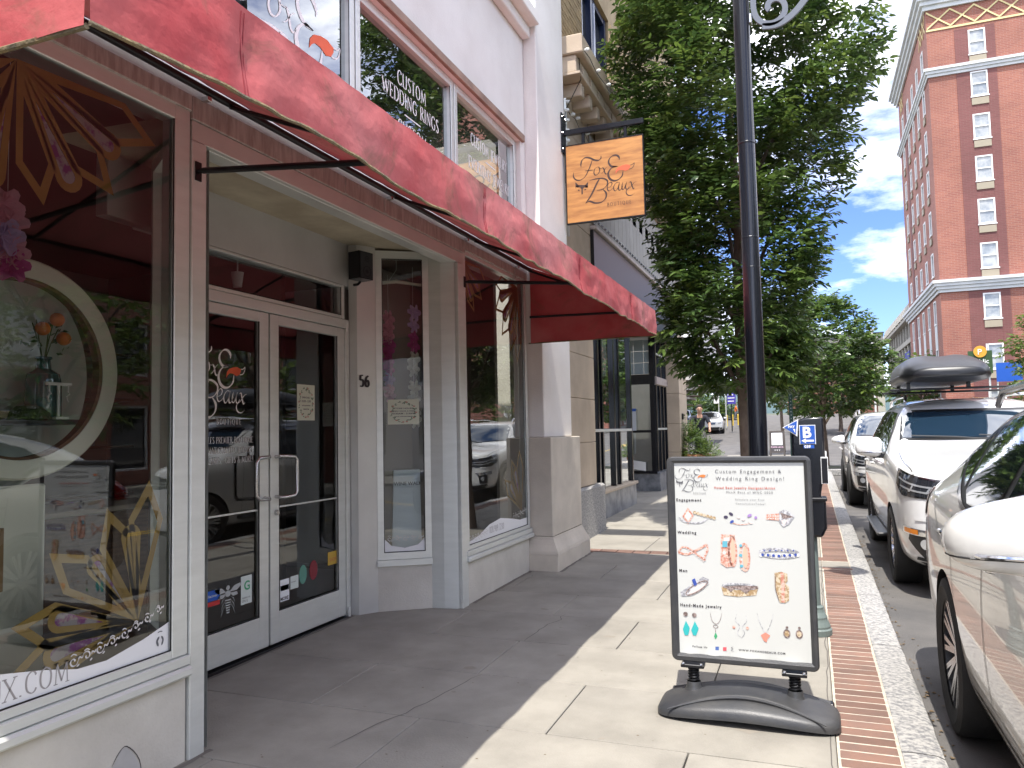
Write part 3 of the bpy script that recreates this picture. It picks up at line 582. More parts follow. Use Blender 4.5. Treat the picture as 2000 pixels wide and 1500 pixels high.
Flat().circle((5.33,.50), .055, .08, 20).place('sticker', lambda a, b: (GX, a, b), mat('sticker maroon', (.2,.02,.03), .6), d2)
sticker(d2, 5.53, .50, .16, .11, mat('sticker yellow', (.5,.33,.05), .6)); sans('SHOP', .04, lambda a, b: (GX+.001, a, b), M['redink'], d2, x=5.55, y=.53)
sticker(d1, 4.10, .215-.06, .08, .02, M['ink'], 'maker_label'); 
def hours(fn, parent, lines):
    Flat().poly([(0,0),(.235,0),(.235,.30),(0,.30)]).place('hours_notice', fn(0), mat('cream paper', (.62,.66,.55), .8), parent)
    fl = Flat(); rr = random.Random(4)
    for k in range(46):
        a = rr.uniform(0, 2*PI); R_ = rr.uniform(.8, 1.02); cx, cy = .1175+.1*R_*math.cos(a), .15+.125*R_*math.sin(a)
        fl.circle((cx, cy), .011, .004, 7, rr.uniform(0, 3))
    fl.place('leaf_wreath', fn(.001), mat('wreath green', (.12,.2,.13), .7), parent)
    fl = Flat()
    for k in range(9):
        a = rr.uniform(0, 2*PI); fl.circle((.1175+.095*math.cos(a), .15+.122*math.sin(a)), .009, .009, 7)
    fl.place('wreath_flower', fn(.0015), mat('wreath pink', (.5,.25,.2), .7), parent)
    for k, (t_, s_) in enumerate(lines): sans(t_, s_, fn(.002), M['greyink'], parent, align='CENTER', x=.1175, y=.185-.032*k, bold=.0006)
hours(lambda h: (lambda a, b: (GX+h, 5.12+a, 1.72+b*.97)), d2, (('OPEN DAILY', .02), ('10:30 - 5:30', .026), ('and by appointment', .014), ('828.989.7230', .014)))
hours(lambda h: (lambda a, b: SF(.10+a*1.2, 1.68+b*.75, -.018+h)), sw2, (('STORE HOURS', .022), ('OPEN 7 DAYS A WEEK', .018), ('10:30AM - 5:30PM', .024), ('OR BY APPOINTMENT', .014)))
# house number
fl = Flat(); serif(fl, '56', 0, 0, .10, w_=.22, sx=.75, gap=.06); t1 = (Vector((-3.615,5.984,0))-Vector((-3.72,5.84,0)))
fl.place('house_number', lambda a, b: (-3.71+a*.589+.004, 5.85+a*.808-.003, 2.02+b), M['ink'], bq)
# white band with address and scroll ornament on the glass
def scrolls(fl, x0, x1, z0, rise, s_=.024, step=.06):
    n = max(1, int((x1-x0)/step))
    for k in range(n):
        c = (x0+(k+.5)*(x1-x0)/n, z0+rise*((k+.5)/n)**1.6)
        R_ = s_*(1-.3*k/n); pts = [(c[0]+R_*(1-t/9)*math.cos(t*.9+(k % 2)*PI), c[1]+R_*(1-t/9)*math.sin(t*.9)*(1 if k % 2 else -1)) for t in range(9)]
        fl.stroke(pts, .0075, pen=.5, thin=.35); fl.stroke([(c[0]+R_, c[1]), (c[0]+R_*1.2, c[1]+.012), (c[0]+R_*1.7, c[1]+.006), (c[0]+R_*2.0, c[1]+.018)], .006); fl.stroke([(c[0]-R_*.6, c[1]+R_), (c[0], c[1]+R_*1.25), (c[0]+R_*.7, c[1]+R_*.9)], .005)
        fl.circle((c[0]+R_*.9, c[1]-R_*.9), .008, .004, 8, .6)
band = Flat(); band.poly([(1.3,.562),(2.955,.562),(2.955,.70),(2.8,.655),(2.6,.615),(2.45,.62),(2.3,.66),(2.1,.70),(1.8,.715),(1.3,.72)])
GW = FX-.0185
band.place('decal_band', lambda a, b: (GW, a, b), M['white'], w1)
fl = Flat(); tx = 'WWW.FOXANDBEAUX.COM'; wid = sum(GL[c][0]*.8+.1 for c in tx)*.085; serif(fl, tx, 2.42-wid, .585, .085, w_=.10); fl.place('lettering', lambda a, b: (GW+.001, a, b), M['silverink'], w1)
fl = Flat(); scrolls(fl, 2.40, 2.92, .655, .13); fl.place('scroll_ornament', lambda a, b: (GW+.0015, a, b), mat('ornament', (.62,.60,.57), .5), w1)
fl = Flat(); fl.stroke([(2.89,.60),(2.882,.625),(2.895,.645)], .012); fl.stroke([(2.91,.60),(2.918,.625),(2.908,.645)], .010); fl.stroke([(2.885,.665),(2.9,.668),(2.915,.665)], .005); fl.place('fox_emblem', lambda a, b: (GW+.002, a, b), M['greyink'], w1)
band = Flat(); band.poly([(6.49,.562),(8.06,.562),(8.06,.64),(7.85,.64),(7.6,.68),(7.3,.72),(7.0,.69),(6.75,.62),(6.49,.585)]); band.place('decal_band', lambda a, b: (GW, a, b), M['white'], w3)
fl = Flat(); serif(fl, '828.989.7230', 7.0, .605, .06); fl.place('lettering', lambda a, b: (GW+.001, a, b), M['silverink'], w3)
fl = Flat(); scrolls(fl, 6.5, 6.95, .60, .03, .03); scrolls(fl, 7.62, 8.04, .69, .04, .03); fl.place('scroll_ornament', lambda a, b: (GW+.0015, a, b), MATS['ornament'], w3)
band = Flat(); band.poly([(.06,.545),(swd-.06,.545),(swd-.06,.66),(swd*.75,.60),(swd*.5,.575),(swd*.25,.60),(.06,.66)]); band.place('decal_band', lambda a, b: SF(a, b, -.018), M['white'], sw2)
fl = Flat(); scrolls(fl, .07, swd-.07, .66, 0, .022, .06); fl.place('scroll_ornament', lambda a, b: SF(a, b, -.0175), MATS['ornament'], sw2)
# gold art-deco fans cut from paper, behind the glass
def fan(parent, apex, tips, rounds, x, wt=.045):
    out_, pap = Flat(), Flat()
    ap = np.array(apex)
    for tp in tips:
        tp = np.array(tp, float); d = tp-ap; l = np.hypot(*d); d /= l; n = np.array([-d[1], d[0]]); hw = .155*l
        P = [ap, ap+d*l*.72+n*hw, tp, ap+d*l*.72-n*hw]
        Q = [ap+d*l*.25, ap+d*l*.70+n*(hw-wt*.75), tp-d*wt*1.7, ap+d*l*.70-n*(hw-wt*.75)]
        for k in range(4): out_.poly([P[k], P[(k+1) % 4], Q[(k+1) % 4], Q[k]])
    for tp in rounds:
        tp = np.array(tp, float); d = tp-ap; l = np.hypot(*d); d /= l; n = np.array([-d[1], d[0]]); hw = .12*l
        def petal(h, a, b): return [ap+d*l*a]+[ap+d*(l*b-h+h*math.sin(t))+n*h*math.cos(t) for t in np.linspace(0, PI, 9)]
        P, Q = petal(hw, 0, 1), petal(hw*.5, .3, .93)
        for k in range(len(P)): j = (k+1) % len(P); out_.poly([P[k], P[j], Q[j], Q[k]])
        pap.poly(Q)
    o = out_.place('paper_fan', lambda a, b: (x, a, b), M['gold'], parent); pap.place('floral_insert', lambda a, b: (x-.002, a, b), M['floral'], o)
    return o
fan(w1, (2.14,3.17), [(2.86,3.05),(2.62,2.73),(2.27,2.59),(1.9,2.6),(1.6,2.8)], [(2.65,2.93),(2.42,2.69),(2.02,2.6)], FX-.03)
fan(w1, (2.78,.74), [(2.84,1.40),(2.60,1.29),(2.32,1.13),(2.16,.86),(2.14,.66)], [(2.73,1.20),(2.52,1.08),(2.32,.86),(2.3,.7)], FX-.03)
fan(w3, (6.45,3.22), [(7.05,3.1),(6.95,2.9),(6.75,2.75)], [(6.9,3.0),(6.7,2.85)], FX-.03, .03)
fan(w3, (7.95,3.2), [(7.30,3.12),(7.28,2.85),(7.45,2.6),(7.7,2.45),(7.9,2.35)], [(7.4,3.0),(7.5,2.78),(7.68,2.65)], FX-.03, .03)
fan(w3, (7.95,.72), [(7.9,1.4),(7.66,1.3),(7.45,1.1)], [(7.75,1.2),(7.6,1.05)], FX-.03, .03)
# display: round cream frame, shelf, bottle, stone display, garlands
RC = Vector((-3.36, 2.456, 1.931))
rf = thing('round_display_frame', 'large round cream-painted wooden frame standing behind the left shop window', 'frame', (RC.x, RC.y, RC.z-.5))
mb = MB(); mb.lathe([(.419,-.03),(.419,.03),(.43,.035),(.50,.035),(.509,.025),(.509,-.03),(.419,-.03)], RC, 'x', 96); mb.build('ring', M['cream'], rf, smooth=30.)
mb = MB(); mb.lathe([(.405,-.025),(.405,.02),(.418,.028),(.4185,-.025)], RC, 'x', 96); mb.build('inner_rim', M['wood_in'], rf, smooth=30.)
mb = MB().lathe([(0,-.30),(.60,-.30),(.60,-.31),(0,-.31)], RC, 'x', 64); mb.build('backdrop', M['grey_in'], rf)
mb = MB().bbox(RC.x-.29, RC.x-.03, RC.y-.36, RC.y+.36, 1.675, 1.70, b=.004); mb.build('shelf', mat('dark shelf', (.03,.04,.045), .3), rf)
for k, (dy, h) in enumerate(((0, 1.2),)):
    mb = MB(); mb.bbox(RC.x-.03, RC.x+.03, RC.y-.12, RC.y+.12, .5, 1.4, b=.01); mb.build('stand', M['cream'], rf)
by, bx = 2.68, RC.x-.14
bt = thing('bottle', 'blue-green glass bottle holding orange flowers on the shelf inside the round frame', 'bottle', (bx, by, 1.7))
MB().lathe([(0,1.701),(.075,1.702),(.08,1.715),(.08,1.875),(.07,1.925),(.035,1.95),(.03,1.995),(.038,2),(.036,2.01),(.028,2.005)], (bx,by,0), 'z', 24).build('glass_body', mat('teal glass', (.03,.12,.12), .05, spec=1), bt, smooth=True)
sp = thing('orange_sprig', 'sprig of orange fruit and green leaves standing in the blue-green bottle', 'flowers', (bx, by, 1.995))
for k in range(5): MB().tube([(bx,by,1.975),(bx+.02*math.cos(k),by+.03*math.sin(k*2),2.075),(bx+.03*math.cos(k),by+.07*math.sin(k*2),2.135+.02*k)], .003, 5).build('stem', mat('stem', (.06,.12,.03), .7), sp)
for k, (a, b, c) in enumerate(((.0,-.03,2.145),(.02,.03,2.195),(.01,.075,2.105))): MB().lathe([(.034*math.sin(t)+1e-4, .034*math.cos(t)) for t in np.linspace(0, PI, 9)], (bx+.03+a,by+b,c), 'z', 12).build('orange_fruit', mat('orange fruit', (.75,.2,.03), .5), sp, smooth=True)
rr = random.Random(5)
for k in range(26):
    c = Vector((bx+rr.uniform(-.04,.05), by+rr.uniform(-.1,.11), rr.uniform(2.035,2.195))); d = Vector((rr.uniform(-1,1), rr.uniform(-1,1), rr.uniform(-.3,1))).normalized(); n_ = d.orthogonal().normalized(); q = d.cross(n_)
    MB().add([c, c+d*.02+n_*.011, c+d*.045, c+d*.02-n_*.011, c+d*.02+q*.003], [(0,1,4),(1,2,4),(2,3,4),(3,0,4)]).build('leaf', mat('sprig leaf', (.03,.10,.025), .6), sp)
ts = thing('earring_stand', 'small white T-shaped stand with hanging earrings in front of the bottle', 'jewelry stand', (bx+.1, by+.02, 1.7))
mb = MB(); mb.bbox(bx+.095,bx+.105,by-.065,by+.075,1.865,1.88,b=.002); mb.bbox(bx+.096,bx+.104,by-.003,by+.01,1.715,1.865,b=.002); mb.bbox(bx+.07,bx+.13,by-.03,by+.04,1.701,1.713,b=.002); mb.build('stand', M['white'], ts)
for s_ in (-.045, .055): MB().tube([(bx+.1,by+s_,1.865),(bx+.1,by+s_,1.835),(bx+.1,by+s_+.008,1.825),(bx+.1,by+s_-.008,1.81),(bx+.1,by+s_,1.785)], .004, 6).build('earring', M['white'], ts)
hd = thing('stone_slab_display', 'rounded pinkish stone slab with carved holes on a wooden block inside the round frame', 'display', (bx, 2.45, 1.7))
MB().bbox(bx-.04, bx+.05, 2.33, 2.60, 1.701, 1.74, b=.006).build('wooden_block', mat('pale wood', (.35,.28,.18), .6, col2=(.25,.19,.12), scale=6), hd)
MB().prism([(-.12,0)]+[(.12*math.cos(t), .14*math.sin(t)+.02) for t in np.linspace(PI, 0, 14)]+[(.12,0)], -.012, .012, lambda a, b, h: (bx+h, 2.135+a, 1.741+b)).build('stone_slab', mat('pink stone', (.42,.34,.31), .6), hd)
MB().lathe([(1e-3,.07),(.05,.062),(.09,.03),(.1,.0)], (bx+.06,2.56,1.701), 'z', 16).build('moss_mound', mat('moss', (.05,.08,.03), .9, bump=.8, bscale=90), hd, smooth=True)
# paper-flower garlands
def flower(c, r_, m, parent, rr, name='paper_flower'):
    mb = MB()
    for ring_ in range(2):
        for k in range(6):
            a = 2*PI*k/6+ring_*.5+rr.uniform(-.2,.2); el = .2+ring_*.6+rr.uniform(-.25,.25); ln_ = r_*(1-.35*ring_)
            d = Vector((.35*math.cos(a)+.5*el*.5, math.cos(a), math.sin(a))).normalized(); s_ = Vector((0,-math.sin(a),math.cos(a)))
            n_ = Vector((1,0,0)); c0 = Vector(c)
            mb.add([c0, c0+d*ln_*.5+s_*ln_*.36+n_*.012, c0+d*ln_*.95+s_*ln_*.22, c0+d*ln_*1.02, c0+d*ln_*.95-s_*ln_*.22, c0+d*ln_*.5-s_*ln_*.36+n_*.012, c0+d*ln_*.55-n_*.01], [(0,1,6),(1,2,6),(2,3,6),(3,4,6),(4,5,6),(5,0,6)])
    return mb.build(name, m, parent)
pk = [mat('petal pink', (.80,.42,.55), .7, trans=.3), mat('petal magenta', (.62,.12,.38), .7, trans=.3), mat('petal lilac', (.66,.5,.8), .7, trans=.3), mat('petal cream', (.8,.8,.72), .7, trans=.3)]
rr = random.Random(9)
def garland(x, y, ztop, zs_, label, loc_lab, string=.35):
    t = thing('flower_garland', label, 'garland', (x, y, ztop), 'paper flower garlands hanging in the shop windows')
    MB().tube([(x,y,ztop+string),(x,y,zs_[-1][0])], .0015, 5).build('string', M['white'], t)
    for z_, r_, k in zs_: flower((x, y+rr.uniform(-.02,.02), z_), r_, pk[k], t, rr)
pa, pc = SF(.12, 0, -.16), SF(.35, 0, -.16)
garland(pa.x, pa.y, 2.72, [(2.66,.085,0),(2.58,.08,0),(2.50,.09,0),(2.43,.09,1),(2.36,.085,1),(2.27,.08,1),(2.19,.07,1),(2.10,.075,2),(2.02,.07,0),(1.95,.07,0)], 'garland of pink and magenta paper flowers hanging left in the narrow window by the doors', '')
garland(pc.x, pc.y, 2.8, [(2.72,.085,2),(2.60,.075,2),(2.49,.07,1),(2.41,.08,1),(2.28,.085,3),(2.19,.08,3),(2.02,.08,3),(1.92,.08,3),(1.78,.085,3),(1.72,.08,3)], 'garland of lilac and cream paper flowers hanging right in the narrow window by the doors', '')
st_ = thing('hanging_stick', 'pale stick hung by a cord that carries two paper flower garlands', 'stick', (pa.x, pa.y, 2.95))
MB().tube([SF(.02,2.99,-.16), SF(.2,3.01,-.16), SF(.45,2.98,-.16)], [.016,.018,.013], 8).build('stick', M['cream'], st_, smooth=True); MB().tube([SF(.12,3.0,-.16), SF(.2,3.12,-.16), SF(.2,3.26,-.16)], .002, 5).build('cord', M['white'], st_)
garland(-3.2, 2.27, 3.1, [(2.62,.085,0),(2.55,.085,0),(2.48,.09,2),(2.42,.085,0),(2.36,.08,1)], 'garland of pink paper flowers hanging above the round cream frame', '', .25)
# wine walk bag and shop stock seen through the glass
bg_ = thing('paper_bag', 'white bag printed WINE WALK standing behind the narrow window', 'bag', (-3.62, 6.3, .5))
c_ = SF(.28, 0, -.25)
MB().prism([(-.14,.55),(.13,.55),(.12,1.26),(-.12,1.26)], -.05, .05, lambda a, b, h: SF(.28+a, b, -.25+h)).build('bag_body', mat('bag paper', (.6,.64,.68), .6), bg_)
sans('WINE WALK', .045, lambda a, b: SF(.16+a, b, -.198), M['greyink'], bg_, x=0, y=1.12, bold=.001)
op = thing('open_sign', 'brown board lettered open leaning low behind the left shop window', 'sign', (-3.15, 1.9, .95))
MB().prism([(1.45,.84),(2.24,.98),(2.24,1.24),(1.45,1.10)], 0, .02, lambda a, b, h: (-3.16+h, a, b)).build('board', mat('open board', (.36,.22,.11), .7, col2=(.28,.17,.08), scale=5), op)
sans('open', .30, lambda a, b: (-3.136, 1.53+a, .935+b+a*.177), M['ink'], op, bold=.006)
# track lights and shop light inside
tl = thing('track_light', 'white spotlight head on a rail seen through the transom over the doors', 'light', (-4.2, 4.9, 3.0))
MB().lathe([(0,0),(.035,0),(.05,.12),(.045,.12)], (-4.25,4.92,2.80), 'z', 16).build('lamp_head', M['white'], tl, smooth=True); MB().bbox(-4.27,-4.23,3.9,5.7,3.03,3.05,b=.002).build('rail', M['white'], tl); MB().tube([(-4.25,4.92,2.92),(-4.25,4.92,3.03)], .006, 6).build('arm', M['white'], tl)
# mannequins / counters
ct = thing('display_counter', 'dark wooden counter inside the shop behind the double doors', 'counter', (-6.2, 5, .02)); MB().bbox(-6.6,-5.9,3.6,5.9,.02,.95,b=.01).build('counter_body', M['wood_in'], ct); MB().bbox(-6.65,-5.85,3.55,5.95,.952,1.0,b=.008).build('counter_top', M['cream'], ct)
rk = thing('wall_shelf', 'dark shelf rack against the inner wall of the shop', 'shelf', (-7.2, 5, .02))
for z_ in (.5, 1.0, 1.5, 2.0, 2.5): MB().bbox(-7.38,-7.0,2.5,7.5,z_,z_+.03,b=.004).build('shelf_board', M['wood_in'], rk)
rr = random.Random(12)
for k in range(4):
    z_ = (1.03, 1.53, 1.53, 2.03)[k]; y_ = (3.2, 4.1, 6.0, 5.2)[k]; h = .28
    o = MB().lathe([(0,z_),(.06,z_),(.07,z_+h*.5),(.03,z_+h*.8),(.035,z_+h)], (-7.15,y_,0), 'z', 12).build('vase', mat('stock %d' % (k % 4), [(.5,.45,.4),(.3,.1,.1),(.1,.2,.25),(.4,.3,.12)][k % 4], .5), None, smooth=True)
    tag(o, ('beige','dark red','dark teal','brown')[k]+' vase standing on the dark shelf inside the shop', 'vase', 'vases on the inner shop shelf')
# speaker over the recess
spk = thing('loudspeaker', 'black wall loudspeaker mounted at the top right corner of the door recess', 'speaker', (-3.6, 5.75, 2.95))
R3 = Matrix.Rotation(math.radians(-12), 3, 'Z')
def sfn(a, b, h): v = R3 @ Vector((h, a, 0)); return (-3.62+v.x, 5.77+v.y, 3.07+b)
mb = MB(); mb.prism([(-.085,-.115),(.085,-.115),(.085,.125),(-.085,.125)], -.08, .05, sfn); mb.build('cabinet', M['black'], spk)
mb = MB(); mb.prism([(-.075,-.105),(.075,-.105),(.075,.115),(-.075,.115)], .051, .06, sfn); mb.build('grille', mat('grille', (.03,.03,.033), .7, bump=.6, bscale=500), spk)
for (b_, r_) in ((-.05,.045),(.06,.022)):
    fl = Flat(); fl.ring((0,b_), r_, .008); fl.circle((0,b_), r_*.4); fl.place('driver', lambda a, b: sfn(a, b, .062), M['black'], spk)
mb = MB(); mb.tube([sfn(0,-.13,-.02), sfn(0,-.15,-.05), sfn(0,-.15,-.1)], .012, 8); mb.build('bracket', M['black'], spk)
# ================================================================== AWNING
aw = thing('shop_awning', 'weathered red canvas awning with moss-stained hem over the boutique shopfront', 'awning', (FX, 4.7, 2.6))
def mat_awn():
    m = mat('red canvas', (.43,.06,.068), .75, col2=(.50,.12,.12), scale=1.5, detail=8, bump=.45, bscale=7, trans=.07, spec=.2, bdist=.03)
    t = m.node_tree; ln = t.links.new; b = t.nodes['Principled BSDF']
    src = b.inputs['Base Color'].links[0].from_socket
    g_ = t.nodes.new('ShaderNodeTexCoord'); 
    n1 = t.nodes.new('ShaderNodeTexNoise'); n1.inputs['Scale'].default_value = 2.3; n1.inputs['Detail'].default_value = 12; n1.inputs['Roughness'].default_value = .72; n1.inputs['Distortion'].default_value = 1.2
    mpx = t.nodes.new('ShaderNodeMapping'); mpx.inputs['Location'].default_value = (3, 1.7, 8); ln(g_.outputs['Object'], mpx.inputs[0]); ln(mpx.outputs[0], n1.inputs[0])
    r1 = t.nodes.new('ShaderNodeMapRange'); r1.inputs[1].default_value = .51; r1.inputs[2].default_value = .66; r1.inputs[4].default_value = .7; ln(n1.outputs[0], r1.inputs[0])
    x1 = t.nodes.new('ShaderNodeMixRGB'); x1.inputs[2].default_value = (.15,.11,.07,1); ln(r1.outputs[0], x1.inputs[0]); ln(src, x1.inputs[1])
    n2 = t.nodes.new('ShaderNodeTexNoise'); n2.inputs['Scale'].default_value = 1.1; n2.inputs['Detail'].default_value = 5; ln(g_.outputs['Object'], n2.inputs[0])
    r2_ = t.nodes.new('ShaderNodeMapRange'); r2_.inputs[1].default_value = .45; r2_.inputs[2].default_value = .7; r2_.inputs[4].default_value = .75; ln(n2.outputs[0], r2_.inputs[0])
    x2 = t.nodes.new('ShaderNodeMixRGB'); x2.inputs[2].default_value = (.58,.24,.235,1); ln(r2_.outputs[0], x2.inputs[0]); ln(src, x2.inputs[1]); ln(x2.outputs[0], x1.inputs[1]); ln(x1.outputs[0], b.inputs['Base Color'])
    return m
mawn = mat_awn()
mtrans = mawn.node_tree
mhem = mat('mossy hem', (.13,.11,.075), .95, col2=(.24,.18,.09), scale=14, bump=.9, bscale=60, obj=False)
AY0, AY1, AXO = 1.24, 8.2, -1.5
def awn_pt(y, t):     # t: 0 wall .. 1 fold .. 1.4 hem
    nn = noise.noise(Vector((y*2.1, t*3, 1.3))); n2 = noise.noise(Vector((y*7, t*5, 4))); n3 = abs(noise.noise(Vector((y*3.2+t*4, t*9, 9))))
    seam = sum(math.exp(-((y-q)/.05)**2) for q in (1.78, 3.55, 5.3, 7.0))
    if t <= 1:
        x = FX+.03+(AXO-FX-.03)*t; z = 3.47-(3.47-2.86)*t; sag = .035*math.sin(PI*t)*(.6+nn)
        return (x, y, z-sag+.008*n2)
    k = (t-1)/.4; wv = k*(.014*nn+.008*n2)+.018*n3*math.sin(k*PI)-.018*seam*math.sin(k*PI)
    return (AXO+.012*k+wv, y, 2.855-.265*k-.05*k*math.exp(-((y-AY0)/.3))-.008*k*math.sin(y*5.0)+.006*n2*k)
def ysteps(n): return [AY0+(AY1-AY0)*i/n for i in range(n+1)]
mb = MB(); tv = [i/10 for i in range(11)]+[1.02,1.05,1.1,1.15,1.2,1.25,1.3,1.35,1.4]
mb.grid(lambda a, b: awn_pt(AY0+(AY1-AY0)*a, tv[int(round(b*(len(tv)-1)))]), 220, len(tv)-1)
cl = mb.build('canvas', mawn, aw, smooth=60.)
def endpanel(yy, s_):
    mb = MB()
    def fe(a, b):       # a: from outer (0) to wall (1); b: from hem to top
        x = AXO+(FX+.03-AXO)*a; zt = 2.855+(3.47-2.86)*a; zh_ = 2.54 if s_ < 0 else 2.59; z = zh_+(zt-zh_)*b
        if s_ < 0 and False: pass
        return (x, yy+.02*noise.noise(Vector((x*4, z*4, yy)))*math.sin(PI*min(1, b))+.01*math.sin(x*9)*(1-b), z)
    mb.grid(fe, 20, 14); return mb.build('end_canvas', mawn, aw, smooth=60.)
endpanel(AY0, -1); endpanel(AY1, 1)
mb = MB(); mb.tube([tuple(Vector(awn_pt(AY0+(AY1-AY0)*i/200, 1.4))+Vector((0,0,.004))) for i in range(201)], [.0065+.0025*noise.noise(Vector((i*.9,0,0))) for i in range(201)], 6)
mb.tube([(AXO+(FX-AXO)*i/20, AY0, 2.541) for i in range(21)], .008, 6); mb.tube([(AXO+(FX-AXO)*i/20, AY1, 2.592) for i in range(21)], .007, 6); mb.build('hem', mhem, aw, smooth=True)
stc = Flat()
for yq in (1.79, 3.55, 5.3, 7.0):
    for k in range(14): stc.stroke([(yq+.003*(k % 2), .02+k*.018), (yq+.003*(k % 2), .03+k*.018)], .003, taper=False, smooth=False)
mb = MB()
for yq in (1.75, 3.55, 5.3, 7.0):
    for dy in (0, .014):
        pts = [Vector(awn_pt(yq+dy, 1.02+.38*k/12))+Vector((.001,0,0)) for k in range(13)]; MB().tube(pts, .0022, 5).build('seam', mat('seam red', (.25,.03,.04), .9), aw)
fr = MB(); fr.tube([(FX+.05, AY0, 3.425), (FX+.05, AY1, 3.425)], .022, 10); fr.tube([(AXO-.02, AY0+.02, 2.845), (AXO-.02, AY1-.02, 2.845)], .014, 8)
fr.build('frame_bar', M['black'], aw, smooth=True)
for yq in (1.3, 3.3, 5.1, 6.6, 8.12):
    fr = MB(); fr.tube([(FX+.05, yq, 3.41), (AXO-.02, yq, 2.84)], .013, 8); fr.build('rafter', M['black'], aw, smooth=True)
for yq, z0 in ((3.10, 2.99), (6.44, 2.99)):
    fr = MB(); fr.tube([(FX+.05, yq, z0), (-1.53, yq, 2.85)], .0165, 10); fr.tube([(FX+.012,yq,z0),(FX+.055,yq,z0)], .012, 8); fr.box(FX+.013, FX+.02, yq-.02, yq+.02, z0-.05, z0+.05); fr.build('support_arm', M['black'], aw, smooth=True)
fr = MB(); fr.tube([(FX+.05, 8.12, 2.88), (-1.53, 8.12, 2.85)], .014, 8); fr.build('support_arm', M['black'], aw, smooth=True)
for yq in (3.12, 5.03, 6.43, 7.76): MB().bbox(FX+.014, FX+.06, yq, yq+.03, 3.375, 3.40, b=.002).build('bar_clip', M['steel'], aw)
# ================================================================== HANGING SIGN
hs = thing('hanging_sign', 'square wooden hanging sign with the script shop name and fox head', 'sign', (-2.26, 9.2, 4.2))
SX0, SX1, SZ0, SZ1, SY = -2.756, -1.757, 4.185, 5.20, 9.2
mw = mat('sign wood', (.52,.25,.075), .45, col2=(.30,.125,.04), scale=2.2, detail=9, stretch=(1,1,7), contrast=(.38,.66), coat=.2)
MB().bbox(SX0+.012, SX1-.012, SY-.022, SY+.022, SZ0+.012, SZ1-.012, b=.002).build('board', mw, hs)
mb = MB(); mb.box(SX0, SX0+.012, SY-.026, SY+.026, SZ0, SZ1); mb.box(SX1-.012, SX1, SY-.026, SY+.026, SZ0, SZ1); mb.box(SX0+.012, SX1-.012, SY-.026, SY+.026, SZ0, SZ0+.012); mb.box(SX0+.012, SX1-.012, SY-.026, SY+.026, SZ1-.012, SZ1); mb.build('edge_frame', M['black'], hs)
MB().bbox(-2.9, -1.75, SY-.03, SY+.03, 5.335, 5.40, b=.003).build('arm', M['blackp'], hs); mb = MB()
MB().bbox(-2.935+.15, -2.92+.15, SY-.09, SY+.09, 5.10, 5.62, b=.003).build('wall_plate', M['blackp'], hs)
for a in (-2.52, -1.98): MB().box(a-.018, a+.018, SY-.015, SY+.015, SZ1+.001, 5.336).build('hanger', M['blackp'], hs)
for a in (-.06, .06):
    for b in (5.15, 5.36, 5.57): MB().lathe([(0,.008),(.01,.008),(.012,0)], (-2.77, SY+a, b), 'x', 8).build('bolt', M['steel'], hs)
lf = lambda a, b: (SX0+.01+a*.98, SY-.0235, SZ1-1.0+.0+b*.985)
logo(lf, hs, mat('sign ink', (.05,.025,.02), .5), mat('sign orange', (.62,.12,.05), .5), sc=.95)
# ================================================================== STONE AND BRICK BUILDING NEXT DOOR
M.update(lime=mat('limestone', (.56,.46,.345), .85, col2=(.46,.375,.28), scale=2, bump=.2, bscale=50, rand=.05), marble=mat('grey marble', (.25,.26,.275), .35, col2=(.11,.12,.135), scale=3.5, detail=12, contrast=(.42,.6)),
 tan=mat('tan brick', (.36,.27,.15), .85, col2=(.30,.22,.12), scale=5, bump=.2, bscale=90, rand=.12), navy=mat('dark blue frame', (.012,.022,.06), .3), panelc=mat('grey cladding', (.33,.32,.29), .7, col2=(.28,.27,.24), scale=2, rand=.07), brownbrick=mat('brown brick', (.16,.115,.085), .85, col2=(.11,.08,.06), scale=8, rand=.15))
nb = thing('neighbour_building', 'tan brick and limestone building with black shopfront beyond the boutique', 'building', (-3, 15, .1))
def brickwall(x, y0, y1, z0, z1, bw=.21, bh=.07, m='tan', mx_=None):
    b0 = None; k = 0; z = z0
    while z < z1-.03:
        y = y0-(bw/2 if k % 2 else 0)
        while y < y1-.02:
            a, b = max(y, y0), min(y+bw-.01, y1)
            if b-a > .04:
                key = round(b-a, 2)
                if key not in BR: BR[key] = MB().box(-.05, 0, -.5*(b-a), .5*(b-a), 0, bh-.01).build('brick', M[m], nb, local=True); o = BR[key]
                else: o = inst(BR[key], (0,0,0), parent=nb)
                o.location = Vector((x+random.uniform(-.002,.003), (a+b)/2, z))-nb.location
            y += bw
        z += bh; k += 1
BR = {}
mb = MB(); mb.vox([-3.4,-3.01], [9.65,11.05,12.85,17,19,20.2], [5.2,6.9,8.75,13], lambda i, j, k: not (j in (1,3) and k in (1,))).build('brick_wall', mat('mortar tan', (.36,.28,.165), .9, col2=(.28,.21,.12), scale=3), nb)
brickwall(-2.995, 9.72, 11.04, 6.93, 8.75)
mb = MB()
for k in range(24):
    z = 6.93+k*.0765
    for j in range(34): 
        if 12.88+j*.215 < 20.1: mb.box(-3.01, -2.998, 12.88+j*.215+(.1 if k % 2 else 0), 12.88+j*.215+.205+(.1 if k % 2 else 0), z, z+.067)
o = mb.build('brick_courses', M['tan'], nb); o['kind'] = 'stuff'
for k in range(24):
    z = 6.93+k*.0765; MB().box(-3.3, -2.99, 9.60, 9.71, z, z+.066).build('brick', M['brownbrick'], nb) if k < 30 else None
fw = MB()
for a, b in ((11.06,11.16),(11.83,11.93),(12.74,12.84)): fw.bbox(-3.2,-3.06,a,b,5.3,8.74,b=.004)
fw.bbox(-3.19,-3.07,11.16,12.74,8.64,8.73,b=.004); o = fw.build('upper_window', M['navy'], nb)
